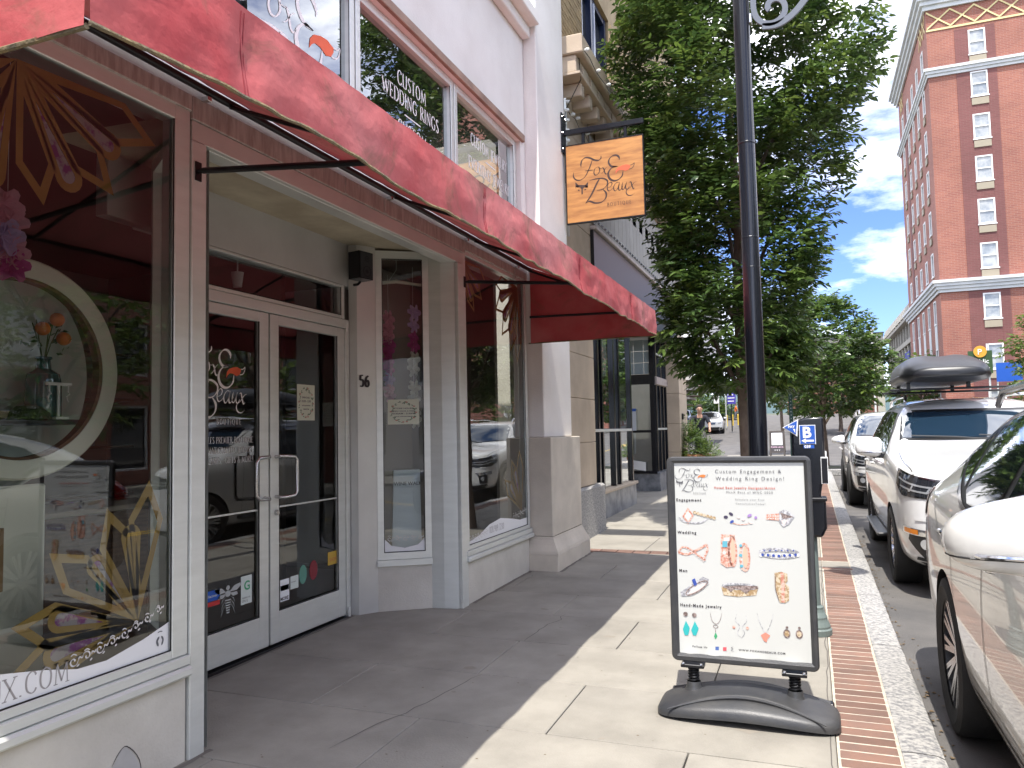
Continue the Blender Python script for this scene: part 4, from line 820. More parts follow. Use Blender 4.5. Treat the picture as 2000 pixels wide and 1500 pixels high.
fw = MB(); 
for a in (11.2, 11.97): fw.bbox(-3.1,-3.04,a,a+.05,5.3,8.62,b=.004)
fw.build('sash_bar', mat('pale sash', (.42,.47,.6), .4), o)
MB().box(-3.16,-3.15,11.16,12.74,5.3,8.64).build('glass_pane', mat('dark blue glass', (.02,.025,.035), .12, spec=.8), o)
# stone pier, granite foot and carved cornice
zz = .8; 
for k, h in enumerate((.62,.62,.62,.62,.62,.62,.62,.62,.62)):
    MB().bbox(-3.3,-2.975,9.75,11.12,zz,zz+h-.006,b=.006).build('stone_block', M['lime'], nb)
    MB().bbox(-3.3,-3.05,9.60,9.747,zz,zz+h-.006,b=.004).build('stone_block', M['lime'], nb); zz += h
gf = MB(); gf.bbox(-3.3,-2.92,9.86,11.42,-.02,.79,b=.03); gf.bbox(-3.3,-2.97,9.60,9.85,-.02,.79,b=.01); gf.build('granite_foot', M['granite'], nb)
cn = MB()
cn.bbox(-3.2,-2.62,9.62,20.3,6.62,6.88,b=.015); cn.bbox(-3.2,-2.72,9.66,20.3,6.38,6.618,b=.012); cn.bbox(-3.2,-2.66,9.64,20.3,6.34,6.377,b=.006)
cn.build('stone_cornice', M['lime'], nb)
dn = MB()
y = 9.9
while y < 20: dn.bbox(-2.98,-2.72,y,y+.16,6.15,6.338,b=.012); dn.bbox(-2.718,-2.70,y+.05,y+.30,6.42,6.58,b=.006); y += .42
o = dn.build('corbels', M['lime'], nb); o['kind'] = 'stuff'
MB().bbox(-3.3,-2.99,11.13,20.2,4.7,6.14,b=.01).build('frieze_wall', M['lime'], nb)
k = 0; y = 11.2
while y < 20.1:
    zc = 4.75
    while zc < 6.1: MB().bbox(-2.985,-2.965,y,y+.292,zc,min(zc+.95,6.12)-.008,b=.004).build('cladding_panel', M['panelc'], nb); zc += .95 if (k+int(zc)) % 2 else .7
    y += .3; k += 1
# string lights on cornice and pier
sl_ = thing('string_lights', 'string of pale bulbs on dark wire hung along the stone cornice above the hanging sign', 'string lights', (-2.6,10,6.6))
pts = [(-2.60, 9.65+k*.3, 6.64+.03*math.sin(k*2)) for k in range(20)]; MB().tube(pts, .006, 5).build('wire', M['black'], sl_)
pts2 = [(-2.7, 9.75, 6.6), (-2.68,9.75,6.3), (-2.9,9.72,5.9), (-2.92,9.72,4.9)]; MB().tube(pts2, .006, 5).build('wire', M['black'], sl_)
pts3 = [(-2.93, 9.8+k*.25, 6.05-.06*(k % 2)-.02*k) for k in range(8)]; MB().tube(pts3, .005, 5).build('wire', M['black'], sl_)
bulb = MB().lathe([(0,0),(.018,.012),(.028,.04),(.018,.07),(0,.078)], (0,0,0), 'x', 8).build('bulb', mat('bulb white', (.7,.72,.68), .3), sl_, smooth=True, local=True); fb = True
for p in pts[::2]+[(-2.92,9.72,5.9-.14*k) for k in range(8)]+pts3:
    o = bulb if fb else inst(bulb, (0,0,0), parent=sl_); fb = False; o.location = Vector(p)-sl_.location
dc = MB(); dc.tube([(-2.93,9.80,4.2),(-2.93,9.80,6.1)], .025, 8); dc.build('conduit_pipe', M['alu'], nb, smooth=True)
# black sign band, storefront
bbm = mat('black gloss band', (.012,.013,.014), .35)
MB().bbox(-3.05,-2.93,11.14,19.2,3.95,4.62,b=.01).build('fascia_band', bbm, nb)
MB().bbox(-3.1,-2.88,11.14,19.2,4.622,4.68,b=.01).build('band_coping', M['alu_d'], nb)
lw = thing('string_lights', 'string of small dark bulbs clipped along the coping of the black shopfront band', 'string lights', (-2.88,15,4.7))
MB().tube([(-2.87,11.2+k*.2,4.70+.012*(k % 2)) for k in range(40)], .006, 5).build('wire', M['black'], lw); 
b2 = MB().lathe([(0,0),(.015,.01),(.022,.03),(0,.06)], (0,0,0), 'z', 7).build('bulb', mat('smoked bulb', (.2,.22,.24), .2), lw, local=True)
for k in range(38):
    o = b2 if k == 0 else inst(b2, (0,0,0), parent=lw); o.location = Vector((-2.87, 11.25+k*.2, 4.705))-lw.location
MB().bbox(-4.4,-2.98,11.14,19.2,3.70,3.948,b=.01).build('canopy_soffit', M['black'], nb)
MB().bbox(-3.42,-3.24,11.42,15.1,-.02,.52,b=.01).build('marble_base', M['marble'], nb)
MB().bbox(-3.42,-3.20,11.42,15.12,.522,.575,b=.006).build('stone_sill', M['lime'], nb)
def store(x, y0, y1, z0, z1, mull, rails, nm='store_window'):
    mb = MB(); mb.bbox(x-.12,x,y0,y0+.09,z0,z1,b=.004)
    for m_ in mull: mb.bbox(x-.12,x,m_,m_+.09,z0,z1,b=.004)
    for z_ in rails: mb.bbox(x-.08,x-.01,y0+.09,y1-.09,z_,z_+.06,b=.003)
    mb.bbox(x-.12,x,y1-.09,y1,z0,z1,b=.004); o = mb.build(nm, M['blackp'], nb)
    MB().add([(x-.05,y0,z0),(x-.05,y1,z0),(x-.05,y1,z1),(x-.05,y0,z1)], [(0,1,2,3)]).build('glass_pane', M['darkglass'], o)
    sr = MB()
    for z_ in rails: sr.bbox(x-.008,x+.004,y0+.09,y1-.09,z_+.005,z_+.05,b=.002)
    if rails: sr.build('steel_strip', M['alu'], o)
    return o
store(-3.28, 11.42, 15.1, .58, 3.7, [12.5, 12.75, 13.6, 14.0], [1.55])
# recessed entrance
MB().bbox(-5.3,-5.2,15.0,18.0,0,3.9,b=.01).build('recess_wall', M['black'], nb)
MB().add([(-5.2,17.72,.1),(-3.3,17.72,.1),(-3.3,17.72,.55),(-5.2,17.72,.55)], [(0,1,2,3)]).build('marble_base', M['marble'], nb)
er = MB()
for a in (-5.2,-4.35,-3.42): er.bbox(a, a+.11, 17.70, 17.80, .56, 3.7, b=.004)
er.bbox(-5.2,-3.3,17.69,17.79,2.62,2.85,b=.004); er.bbox(-5.2,-3.3,17.69,17.79,.555,.62,b=.004); er.bbox(-5.2,-3.3,17.69,17.79,1.5,1.56,b=.004); o = er.build('entrance_frame', M['blackp'], nb)
MB().add([(-5.2,17.76,.6),(-3.3,17.76,.6),(-3.3,17.76,2.62),(-5.2,17.76,2.62)], [(0,1,2,3)]).build('glass_pane', M['darkglass'], o)
tg = MB()
for i in range(8):
    for j in range(3): tg.bbox(-5.19+i*.235, -5.19+i*.235+.225, 17.74, 17.76, 2.86+j*.27, 2.86+j*.27+.26, b=.004)
tg.build('glass_block', mat('pale tile', (.35,.42,.43), .25), nb)
nt1 = thing('notice', 'white notice sheet with blue header taped inside the recessed entrance', 'notice', (-4.0,17.68,2.0)); MB().box(-4.12,-3.75,17.672,17.68,1.55,2.02).build('sheet', mat('notice paper', (.6,.63,.66), .7), nt1); MB().box(-4.12,-3.75,17.662,17.670,2.0,2.06).build('header', blue, nt1)
cb = thing('card_reader_box', 'grey metal box with handle beside the recessed entrance door', 'box', (-4.1,17.6,1.2)); MB().bbox(-4.25,-3.85,17.45,17.66,1.0,1.5,b=.02).build('box_body', M['alu'], cb); MB().bbox(-4.17,-4.05,17.435,17.449,1.1,1.25,b=.004).build('slot', M['black'], cb); MB().tube([(-4.15,17.42,.98),(-4.15,17.40,.75),(-4.0,17.40,.66),(-3.95,17.42,.66)], .012, 6).build('handle', M['steel'], cb)
pp = thing('notice', 'small white printed card leaning low in the recessed entrance window', 'notice', (-3.9,17.66,.65)); MB().prism([(0,0),(.5,-.08),(.5,.12),(0,.2)], 0, .006, lambda a, b, h: (-4.05+a, 17.65+h, .70+b)).build('card', M['white'], pp)
hp_ = thing('wall_poster', 'framed red and blue picture behind the entrance glass', 'poster', (-4.6,17.9,2)); MB().box(-5.1,-4.35,17.95,17.97,1.6,2.55).build('print', mat('poster', (.4,.05,.04), .6, col2=(.03,.05,.3), scale=2, contrast=(.45,.55)), hp_)
store(-3.28, 17.75, 19.15, .6, 2.6, [18.2, 18.65], [1.55])
store(-3.28, 17.75, 19.15, 2.8, 3.9, [18.4], [3.3])
MB().bbox(-3.42,-3.24,17.73,19.15,0,.58,b=.01).build('marble_base', M['marble'], nb); MB().bbox(-3.4,-3.25,17.74,19.15,2.61,2.79,b=.01).build('rail_beam', M['alu_d'], nb)
zz = .1
for h in (.9,.7,.75,.75,.75): MB().bbox(-3.4,-2.98,19.2,20.4,zz,zz+h-.006,b=.008).build('stone_block', M['lime'], nb); zz += h
MB().bbox(-3.4,-2.9,19.18,20.42,-.02,.5,b=.01).build('granite_foot', M['granite'], nb)
MB().bbox(-2.975,-2.94,19.45,19.62,1.8,1.95,b=.004).build('plaque', M['black'], nb)
MB().box(-8,-3.45,11,20.3,-.05,.05).build('inner_floor', M['wood_in'], nb); MB().box(-8,-7.9,11,20.3,0,4).build('inner_wall', M['dark_in'], nb)
MB().box(-8,-3.42,20.3,20.35,0,13).build('end_wall', M['panelc'], nb); MB().box(-12,-3.41,9.42,9.6,0,9.5).build('party_wall', M['stucco2'], nb)
# ================================================================== STREET FURNITURE
lp = thing('lamp_post', 'tall glossy black lamp post with scroll bracket standing behind the sandwich board', 'lamp post', (-.40, 6.6, zg(6.6)))
LX, LY = -.40, 6.6
mb = MB(); mb.lathe([(.19,.03),(.19,.12),(.15,.16),(.15,.5),(.11,.6),(.085,.7),(.083,1.0),(.076,1.6),(.072,3),(.068,4.3),(.066,5.0),(.066,7.2),(.0,7.2)], (LX,LY,0), 'z', 32); mb.build('shaft', M['blackp'], lp, smooth=30.)
for z_ in (3.95, 2.9, 3.15): MB().lathe([(.071,z_),(.073,z_+.004),(.073,z_+.012),(.071,z_+.016)], (LX,LY,0), 'z', 24).build('band', M['blackp'], lp)
scr = []
mgrey = mat('grey scroll paint', (.13,.15,.18), .4)
sc_ = Flat(); pts = [(.02+.0,0)]
spi = [(.19+.15*(1-t/20)*math.cos(PI-.0+t*.42), .18+.16*(1-t/20)*math.sin(PI-.0+t*.42)) for t in range(17)]
o_ = [(.04,.30)]+spi
def sfx(a, b): return (LX+.065+a, LY, 4.93+b)
mb = MB(); f1 = Flat(); f1.stroke([(.04,.34),(.035,.25)]+[(p[0],p[1]) for p in spi], .045, taper=False); 
f2 = Flat(); f2.stroke([(.10,.035),(.22,.03),(.34,.09),(.46,.22),(.60,.42),(.8,.6)], .05, taper=False)
for F_ in (f1, f2):
    n0 = len(mb.v); k = len(F_.v); mb.v += [(LX+.065+a, LY-.012, 4.90+b) for a, b in F_.v]+[(LX+.065+a, LY+.012, 4.90+b) for a, b in F_.v]
    for q in F_.f: mb.f += [[n0+i for i in q], [n0+k+i for i in q][::-1], [n0+q[0], n0+q[3], n0+k+q[3], n0+k+q[0]], [n0+q[1], n0+k+q[1], n0+k+q[2], n0+q[2]]]
    mb.mi += [0]*(4*len(F_.f))
mb.build('scroll_bracket', mgrey, lp)
mb = MB(); mb.tube([(LX,LY,5.9),(LX+1.0,LY,5.9)], .03, 8); mb.build('cross_arm', M['blackp'], lp, smooth=True)
MB().lathe([(0,5.02),(.02,5.03),(.035,5.09),(.03,5.16),(.12,5.25),(.2,5.5),(.16,5.75),(.0,5.8)], (LX+.99,LY,0), 'z', 16).build('lamp_head', M['blackp'], lp, smooth=True)
MB().bbox(LX+.062,LX+.085,LY-.03,LY+.03,4.98,5.06,b=.004).build('clamp', M['steel'], lp)
# parking pay meter
pm = thing('parking_meter', 'black double parking meter on a grey-green fluted post with blue B arrow sign', 'parking meter', (.03, 6.3, zg(6.3)))
PX, PY = -.02, 6.3; mg = mat('grey green paint', (.13,.165,.155), .55)
fl_ = MB()
for k in range(24):
    pass
fl_.lathe([(.043,.25),(.037,.76),(0,.76)], (PX,PY,0), 'z', 16); fl_.build('post', mg, pm)
MB().lathe([(.115,.036),(.115,.075),(.105,.085),(.105,.10),(.09,.135),(.085,.15),(.085,.165),(.066,.20),(.06,.22),(.06,.235),(.045,.25)], (PX,PY,0), 'z', 20).build('post_base', mg, pm)
mb = MB(); prof = [(-.075,.76),(.075,.76),(.11,.83),(.11,1.03),(.075,1.06),(.09,1.15),(.115,1.2),(.115,1.66),(-.02,1.655),(-.115,1.62),(-.115,1.2),(-.09,1.15),(-.075,1.06),(-.11,1.03),(-.11,.83)]
mb.prism(prof, -.085, .085, lambda a, b, h: (PX+a+.0, PY+h, b)); o = mb.build('housing', M['blackp'], pm)
mod = o.modifiers.new('bevel', 'BEVEL'); mod.width = .018; mod.segments = 3; smooth_mesh(o.data, 35)
MB().bbox(PX-.118,PX+.118,PY-.095,PY+.09,1.03,1.055,b=.006).build('collar', M['black'], pm)
def signpl(y, poly, m, nm='blue_sign', d=.004):
    return MB().prism(poly, 0, d, lambda a, b, h: (a, y-h, b)).build(nm, m, pm)
yF = PY-.088
signpl(yF, [(PX-.057,1.455),(PX+.058,1.455),(PX+.058,1.60),(PX-.057,1.60)], M['white'], 'sign_border'); s1 = signpl(yF-.005, [(PX-.052,1.46),(PX+.053,1.46),(PX+.053,1.595),(PX-.052,1.595)], blue)
sans('B', .112, lambda a, b: (PX-.036+a, yF-.0105, 1.507+b), M['white'], s1, bold=.004)
ar = Flat(); ar.poly([(-.044,1.482),(-.012,1.500),(-.012,1.489),(.044,1.489),(.044,1.475),(-.012,1.475),(-.012,1.464)]); ar.place('arrow', lambda a, b: (PX+a, yF-.0105, b), M['white'], s1)
s2 = signpl(yF, [(PX-.03,1.425),(PX+.045,1.425),(PX+.045,1.45),(PX-.03,1.45)], blue, 'number_plate'); sans('039', .03, lambda a, b: (PX-.025+a, yF-.0055, 1.428+b), M['white'], s2, bold=.001)
def tri(y): 
    a = signpl(y, [(PX-.175,1.585),(PX-.072,1.515),(PX-.06,1.645)], M['white'], 'triangle_border'); b = signpl(y-.005, [(PX-.163,1.585),(PX-.08,1.53),(PX-.07,1.634)], blue, 'triangle_sign')
    sans('PAY', .027, lambda c, d: (PX-.135+c, y-.0105, 1.58+d), M['white'], b, bold=.001); fl = Flat(); fl.poly([(-.085,1.54),(-.10,1.572),(-.085,1.572)]); fl.place('arrow', lambda c, d: (PX+c, y-.0105, d), M['white'], b)
tri(yF)
MB().prism([(0,1.22),(.07,1.22),(.07,1.40),(0,1.40)], 0, .01, lambda a, b, h: (PX+.118+h, PY-.06+a, b)).build('side_sign', M['white'], pm)
MB().prism([(.008,1.228),(.062,1.228),(.062,1.392),(.008,1.392)], 0, .002, lambda a, b, h: (PX+.129+h, PY-.06+a, b)).build('side_panel', M['black'], pm)
sp2 = MB(); sp2.prism([(0,0),(.055,.0),(.055,.20),(0,.20)], 0, .006, lambda a, b, h: (PX+.085+a*.9, PY-.100+h, 1.16+b)); sp2.build('card_panel', M['white'], pm)
sp2 = MB(); sp2.prism([(.005,.006),(.05,.006),(.05,.19),(.005,.19)], 0, .002, lambda a, b, h: (PX+.085+a*.9, PY-.104+h, 1.16+b)); sp2.build('card_print', M['black'], pm)
# green perforated sign post with the back of a street sign
gp = thing('sign_post', 'green perforated steel sign post carrying a grey sign seen from behind', 'sign post', (-.25, 12, zg(12)))
mb = MB(); mb.box(-.277,-.223,12,12.04,zg(12),3.1); mb.build('post', mat('post green', (.015,.06,.045), .5), gp)
ho = Flat()
for k in range(54): ho.circle((-.25, .35+k*.05), .0085, n=6)
ho.place('hole_row', lambda a, b: (a, 11.998, b), mat('hole grey', (.4,.42,.42), .7), gp)
MB().bbox(-.30,-.09,12.045,12.05,2.43,2.95,b=.001).build('sign_panel', mat('sign back', (.33,.34,.35), .45, .5), gp)
# chalkboard A-frame at the corner
af = thing('sandwich_board', 'small dark A-frame chalkboard with white menu sheet far down the pavement', 'sign board', (-1.3, 34, zg(34)))
z0 = zg(34)
for s_ in (-1, 1):
    P = lambda a, b, h: (-1.3+a, 34+s_*.25*(1-b/1.0)+h*s_, z0+b)
    mb = MB(); mb.prism([(-.3,0),(-.25,0),(-.25,1.05),(-.3,1.05)], 0, .03, P); mb.prism([(.25,0),(.3,0),(.3,1.05),(.25,1.05)], 0, .03, P); mb.prism([(-.25,1.0),(.25,1.0),(.25,1.05),(-.25,1.05)], 0, .03, P); mb.prism([(-.25,.15),(.25,.15),(.25,.2),(-.25,.2)], 0, .03, P)
    mb.build('frame', mat('dark wood', (.05,.04,.035), .5), af); MB().prism([(-.25,.2),(.25,.2),(.25,1.0),(-.25,1.0)], .005, .02, P).build('panel', M['ink'], af)
P = lambda a, b, h=0: (-1.3+a, 34-.25*(1-b)-.032-h, z0+b)
MB().add([P(-.21,.47),P(.21,.47),P(.21,.97),P(-.21,.97)], [(0,1,2,3)]).build('menu_sheet', M['white'], af)
sans('Come on in', .1, lambda a, b: P(a, b, .002), mat('chalk pink', (.8,.55,.7), .7), af, align='CENTER', y=.36); sans('v v v', .12, lambda a, b: P(a, b, .002), M['white'], af, align='CENTER', y=.23)
# ------------------------------------------------------------------ the big sandwich board
sb = thing('sidewalk_sign', 'black framed poster stand of jewelry pictures on a water-filled base in the sun', 'poster stand', (-.39, 4.55, zg(4.5)))
BX0, BX1, BZ0, BZ1, BY = -.795, -.003, .265, 1.43, 4.55
def bp(a, b, h=0): # a 0..1 along the board, b 0..1 up
    return (BX0+(BX1-BX0)*a, BY+.0*a+.012*(b-.5)-h, BZ0+(BZ1-BZ0)*b)
W_, H_ = BX1-BX0, BZ1-BZ0
def bpm(x, z, h=0): return bp(x/W_, z/H_, h)
def rrect(x0, x1, z0, z1, r_, n=6):
    o = []
    for cx, cz, a0 in ((x1-r_,z0+r_,-90),(x1-r_,z1-r_,0),(x0+r_,z1-r_,90),(x0+r_,z0+r_,180)):
        o += [(cx+r_*math.cos(math.radians(a0+90*k/n)), cz+r_*math.sin(math.radians(a0+90*k/n))) for k in range(n+1)]
    return o
OU, IN = rrect(0, W_, 0, H_, .035), rrect(.045, W_-.038, .045, H_-.036, .002)
mb = MB(); n = len(OU)
def ringm(A, B, h): 
    return [bpm(a, b, h) for a, b in A]+[bpm(a, b, h) for a, b in B]
prof_ = [(OU, -.015), (OU, .006), (rrect(.006, W_-.006, .006, H_-.006, .03), .014), (rrect(.028, W_-.022, .028, H_-.022, .006), .016), (IN, .006), (IN, .001)]
V = []
for P_, h in prof_: V += [bpm(a, b, h) for a, b in P_]
F_ = [(k*n+i, k*n+(i+1) % n, (k+1)*n+(i+1) % n, (k+1)*n+i) for k in range(5) for i in range(n)]
mb.add(V, F_); mb.add([bpm(a, b, -.015) for a, b in OU], [list(range(n))[::-1]]); mb.build('frame', M['plastic'], sb, smooth=25.)
pst = MB(); pst.grid(lambda a, b: bpm(.04+(W_-.075)*a, .04+(H_-.072)*b, .002+.0012*noise.noise(Vector((a*3, b*3, 2)))+.006*math.exp(-b*30)*abs(math.sin(a*14+math.sin(a*5)))), 60, 80)
poster = pst.build('poster', mat('poster sheet', (.56,.57,.545), .38, coat=.15), sb, smooth=True)
hP = .0045
def pxy(px, py):       # board coordinates from the picture's own layout (board spans 1300..1604 x 893..1312)
    b = 1-(py-(905+.013*(px-1318)))/(385+.045*(px-1318)/1.0) if False else 0
    v = (py-893-(.0+(px-1300)*.0))/(397+(px-1300)*.079)
    x0 = 1300+18*v; x1 = 1580+24*v
    return ((px-x0)/(x1-x0)*W_, (1-v)*H_)
fP = lambda a, b: bpm(a, b, hP)
fP2 = lambda a, b: bpm(a, b, hP+.0008); fP3 = lambda a, b: bpm(a, b, hP+.0016)
def T(txt, px, py, sz, m, bold=.0, sp=1.25, align='LEFT'):
    x, z = pxy(px, py); sans(txt, sz, fP, m, poster, align=align, bold=bold, space=sp, x=x, y=z)
T('Custom Engagement &', 1399, 926, .029, M['greyink'], 0, 1.35); T('Wedding Ring Design!', 1401, 940, .029, M['greyink'], 0, 1.4)
T('Voted Best Jewelry Designer/Artist', 1398, 957, .018, M['redink'], .0004, 1.25); T('MtnX Best of WNC 2020', 1422, 966, .018, M['greyink'], 0, 1.35); T('Schedule your Free', 1440, 980, .014, M['greyink'], 0, 1.4); T('ConsultationToday!', 1441, 988, .014, M['greyink'], 0, 1.4)
T('Engagement', 1322, 981, .0215, M['ink'], .0008, 1.4); T('Wedding', 1326, 1045, .0215, M['ink'], .0008, 1.4); T('Men', 1330, 1120, .0215, M['ink'], .0008, 1.4); T('Hand-Made Jewelry', 1333, 1187, .0215, M['ink'], .0008, 1.35)
T('Follow Us', 1359, 1267, .0145, M['ink'], .0004, 1.4); T('WWW.FOXANDBEAUX.COM', 1451, 1274, .0155, M['ink'], .0004, 1.3)
x_, z_ = pxy(1320, 972); logo(lambda a, b: bpm(x_+a*.235-.02, z_+b*.225-.02, hP), poster, M['greyink'], mat('print orange', (.75,.2,.05), .5), name='script_logo', sc=.75)
rose, goldc, silv = mat('print rose gold', (.50,.20,.14), .5, col2=(.70,.48,.40), scale=75, detail=2, contrast=(.42,.58)), mat('print gold', (.36,.24,.12), .5, col2=(.62,.52,.38), scale=75, detail=2, contrast=(.42,.58)), mat('print silver', (.26,.26,.28), .5, col2=(.58,.58,.60), scale=80, detail=2, contrast=(.42,.58)); dk = mat('print dark gem', (.06,.05,.09), .3); bl2 = mat('print sapphire', (.04,.08,.35), .3); aq = mat('print turquoise', (.03,.42,.42), .5); lt = mat('print pale', (.72,.62,.58), .5); dks = mat('print shade', (.14,.10,.09), .5, col2=(.34,.27,.25), scale=90, detail=2, contrast=(.42,.58))
def J(shapes):
    for m, fn_, draw in shapes:
        fl = Flat(); draw(fl); fl.place('jewel_print', fn_, m, poster)
def Q(px, py): return pxy(px, py)
def pp_(l): return [Q(*p) for p in l]
s1_ = .79/290   # metres per px
J([(silv, fP, lambda f_: f_.stroke(pp_([(1327,1012),(1340,1022),(1370,1024),(1388,1015)]), .008)), (goldc, fP2, lambda f_: [f_.circle(Q(1360+6.5*k, 1004+1.8*k), .0095) for k in range(7)]), (rose, fP, lambda f_: f_.poly(pp_([(1346,994),(1358,1010),(1347,1027),(1335,1011)]))), (lt, fP2, lambda f_: f_.poly(pp_([(1346,1000),(1354,1010),(1347,1021),(1339,1011)])))])
J([(rose, fP, lambda f_: f_.stroke(pp_([(1432,1024),(1450,1028),(1470,1026)]), .004)), (dk, fP, lambda f_: [f_.circle(Q(1422,1013), .012, .009), f_.circle(Q(1432,1007), .013, .008, rot=-.6)]), (bl2, fP2, lambda f_: [f_.circle(Q(1434,1022), .012, .007, rot=.6)]), (lt, fP2, lambda f_: [f_.circle(Q(1447,1013), .009), f_.circle(Q(1456,1017), .009), f_.circle(Q(1470,1023), .013, .008, rot=-.5)]), (mat('print amethyst', (.35,.22,.5), .4), fP2, lambda f_: [f_.circle(Q(1468,1010), .013, .008, rot=.5), f_.circle(Q(1480,1014), .008)])])
J([(rose, fP, lambda f_: [f_.poly(pp_([(1500,1008),(1524,1006),(1524,1020),(1500,1018)]))]), (lt, fP2, lambda f_: [f_.circle(Q(1504+4.5*k,1011), .0035) for k in range(5)]+[f_.circle(Q(1504+4.5*k,1016), .0035) for k in range(5)]), (silv, fP2, lambda f_: f_.poly(pp_([(1524,1003),(1533,998),(1543,1003),(1553,1012),(1543,1027),(1532,1033),(1524,1022)]))), (dks, fP3, lambda f_: f_.poly(pp_([(1526,1004),(1534,1007),(1551,1013),(1531,1017)]))), (lt, fP3, lambda f_: f_.poly(pp_([(1528,1020),(1540,1018),(1533,1031)])))])
J([(rose, fP, lambda f_: [f_.stroke(pp_([(1328,1082),(1336,1072),(1352,1076),(1368,1088),(1383,1098)]), .010, taper=False), f_.stroke(pp_([(1328,1082),(1345,1086),(1365,1078),(1385,1067)]), .013, taper=False), f_.stroke(pp_([(1385,1067),(1387,1078),(1378,1098)]), .012, taper=False, smooth=False)]), (lt, fP2, lambda f_: [f_.circle(Q(1344+5*k,1074+3.6*k), .0035) for k in range(8)]+[f_.circle(Q(1386-1.2*k,1070+4*k), .0035) for k in range(7)])])
J([(rose, fP, lambda f_: [f_.poly(pp_([(1413,1047),(1440,1048),(1438,1110),(1425,1112),(1413,1104)])), f_.ring(Q(1436,1080), .021, .010, .085), f_.ring(Q(1460,1092), .024, .012, .075)]), (lt, fP2, lambda f_: [f_.poly(pp_([(1418,1054),(1430,1052),(1430,1060),(1418,1060)])), f_.circle(Q(1420,1083), .010)]+[f_.circle(Q(1452+.5*k,1070+9*k), .004) for k in range(6)]), (mat('print aqua', (.12,.4,.5), .4), fP3, lambda f_: [f_.poly(pp_([(1416,1060),(1426,1060),(1426,1072),(1416,1072)])), f_.circle(Q(1452,1088), .009), f_.circle(Q(1454,1109), .009), f_.circle(Q(1452,1069), .008)]), (mat('print rose light', (.75,.45,.33), .5), fP2, lambda f_: [f_.circle(Q(1437,1080), .012, .070), f_.circle(Q(1461,1092), .014, .06)])])
J([(silv, fP, lambda f_: f_.ring(Q(1525,1084), .098, .020, .020, n=40)), (M['white'], fP2, lambda f_: [f_.circle(Q(1491+11.5*k,1088+.0*k), .008) for k in range(7)]), (bl2, fP3, lambda f_: [f_.circle(Q(1494+10.3*k,1089-abs(3-k)*.7), .0075) for k in range(7)]+[f_.circle(Q(1497+11*k,1078.5), .004) for k in range(6)])])
J([(silv, fP, lambda f_: [f_.poly(pp_([(1333,1160),(1378,1130),(1390,1135),(1390,1145),(1345,1168),(1336,1168)])), ]), (dks, fP2, lambda f_: f_.ring(Q(1366,1152), .072, .007, .020, rot=.58, n=30)), (lt, fP3, lambda f_: f_.circle(Q(1367,1153), .058, .012, rot=.58)), (bl2, fP3, lambda f_: f_.poly(pp_([(1356,1136),(1362,1133),(1367,1145),(1361,1148)])))])
J([(goldc, fP, lambda f_: f_.poly(pp_([(1415,1150),(1420,1166),(1450,1169),(1483,1166),(1487,1150)]))), (silv, fP2, lambda f_: [f_.ring(Q(1451,1149), .093, .009, .014, n=30)]), (dks, fP3, lambda f_: f_.poly(pp_([(1415,1149),(1424,1151),(1434,1160),(1441,1153),(1452,1155),(1464,1163),(1473,1154),(1487,1153),(1486,1148),(1450,1147)])))])
J([(goldc, fP, lambda f_: f_.poly(pp_([(1517,1122),(1530,1120),(1541,1124),(1542,1138),(1538,1143),(1545,1150),(1545,1176),(1538,1181),(1528,1180),(1518,1150)]))), (rose, fP2, lambda f_: f_.poly(pp_([(1528,1121),(1534,1122),(1537,1150),(1537,1180),(1531,1180),(1530,1150)]))), (dks, fP3, lambda f_: [f_.stroke(pp_([(1535,1132),(1538,1158)]), .004, smooth=False), f_.stroke(pp_([(1520,1124),(1519,1150),(1527,1178)]), .004)])])
J([(dks, fP, lambda f_: [f_.circle(Q(1344,1203), .013), f_.circle(Q(1362,1205), .013)]), (aq, fP, lambda f_: [f_.poly(pp_([(1345,1216),(1353,1230),(1350,1244),(1343,1244),(1339,1232)])), f_.poly(pp_([(1363,1217),(1371,1231),(1366,1245),(1360,1244),(1356,1234)]))]), (silv, fP, lambda f_: [f_.stroke(pp_([(1345,1206),(1345,1216)]), .002, smooth=False), f_.stroke(pp_([(1363,1208),(1363,1217)]), .002, smooth=False)])])
J([(dks, fP, lambda f_: [f_.stroke(pp_([(1393,1198),(1398,1216),(1406,1222),(1413,1216),(1417,1200)]), .0028), f_.ring(Q(1405,1227), .013, .003, .008), f_.stroke(pp_([(1405,1230),(1405,1240)]), .003)]), (mat('print green', (.06,.22,.14), .4), fP, lambda f_: f_.poly(pp_([(1405,1238),(1409,1246),(1405,1252),(1402,1246)]))), (rose, fP2, lambda f_: [f_.circle(Q(1441,1228), .008), f_.circle(Q(1467,1230), .008)]), (silv, fP, lambda f_: [f_.stroke(pp_([(1446,1203),(1444,1215),(1452,1226),(1448,1240),(1455,1248)]), .003), f_.stroke(pp_([(1464,1205),(1465,1217),(1457,1228),(1462,1240),(1455,1250)]), .003)])])
J([(silv, fP, lambda f_: [f_.stroke(pp_([(1485,1200),(1492,1222),(1502,1240)]), .0028), f_.stroke(pp_([(1516,1202),(1511,1222),(1503,1240)]), .0028)]), (mat('print coral', (.72,.25,.18), .5), fP2, lambda f_: [f_.poly(pp_([(1493,1243),(1502,1238),(1511,1244),(1506,1250),(1504,1257),(1499,1254)]))]), (dks, fP, lambda f_: [f_.circle(Q(1542,1240), .019, .024), f_.circle(Q(1565,1241), .019, .024), f_.circle(Q(1542,1228), .007), f_.circle(Q(1565,1229), .007)]), (goldc, fP2, lambda f_: [f_.circle(Q(1542,1240), .012, .016), f_.circle(Q(1565,1241), .012, .016)])])
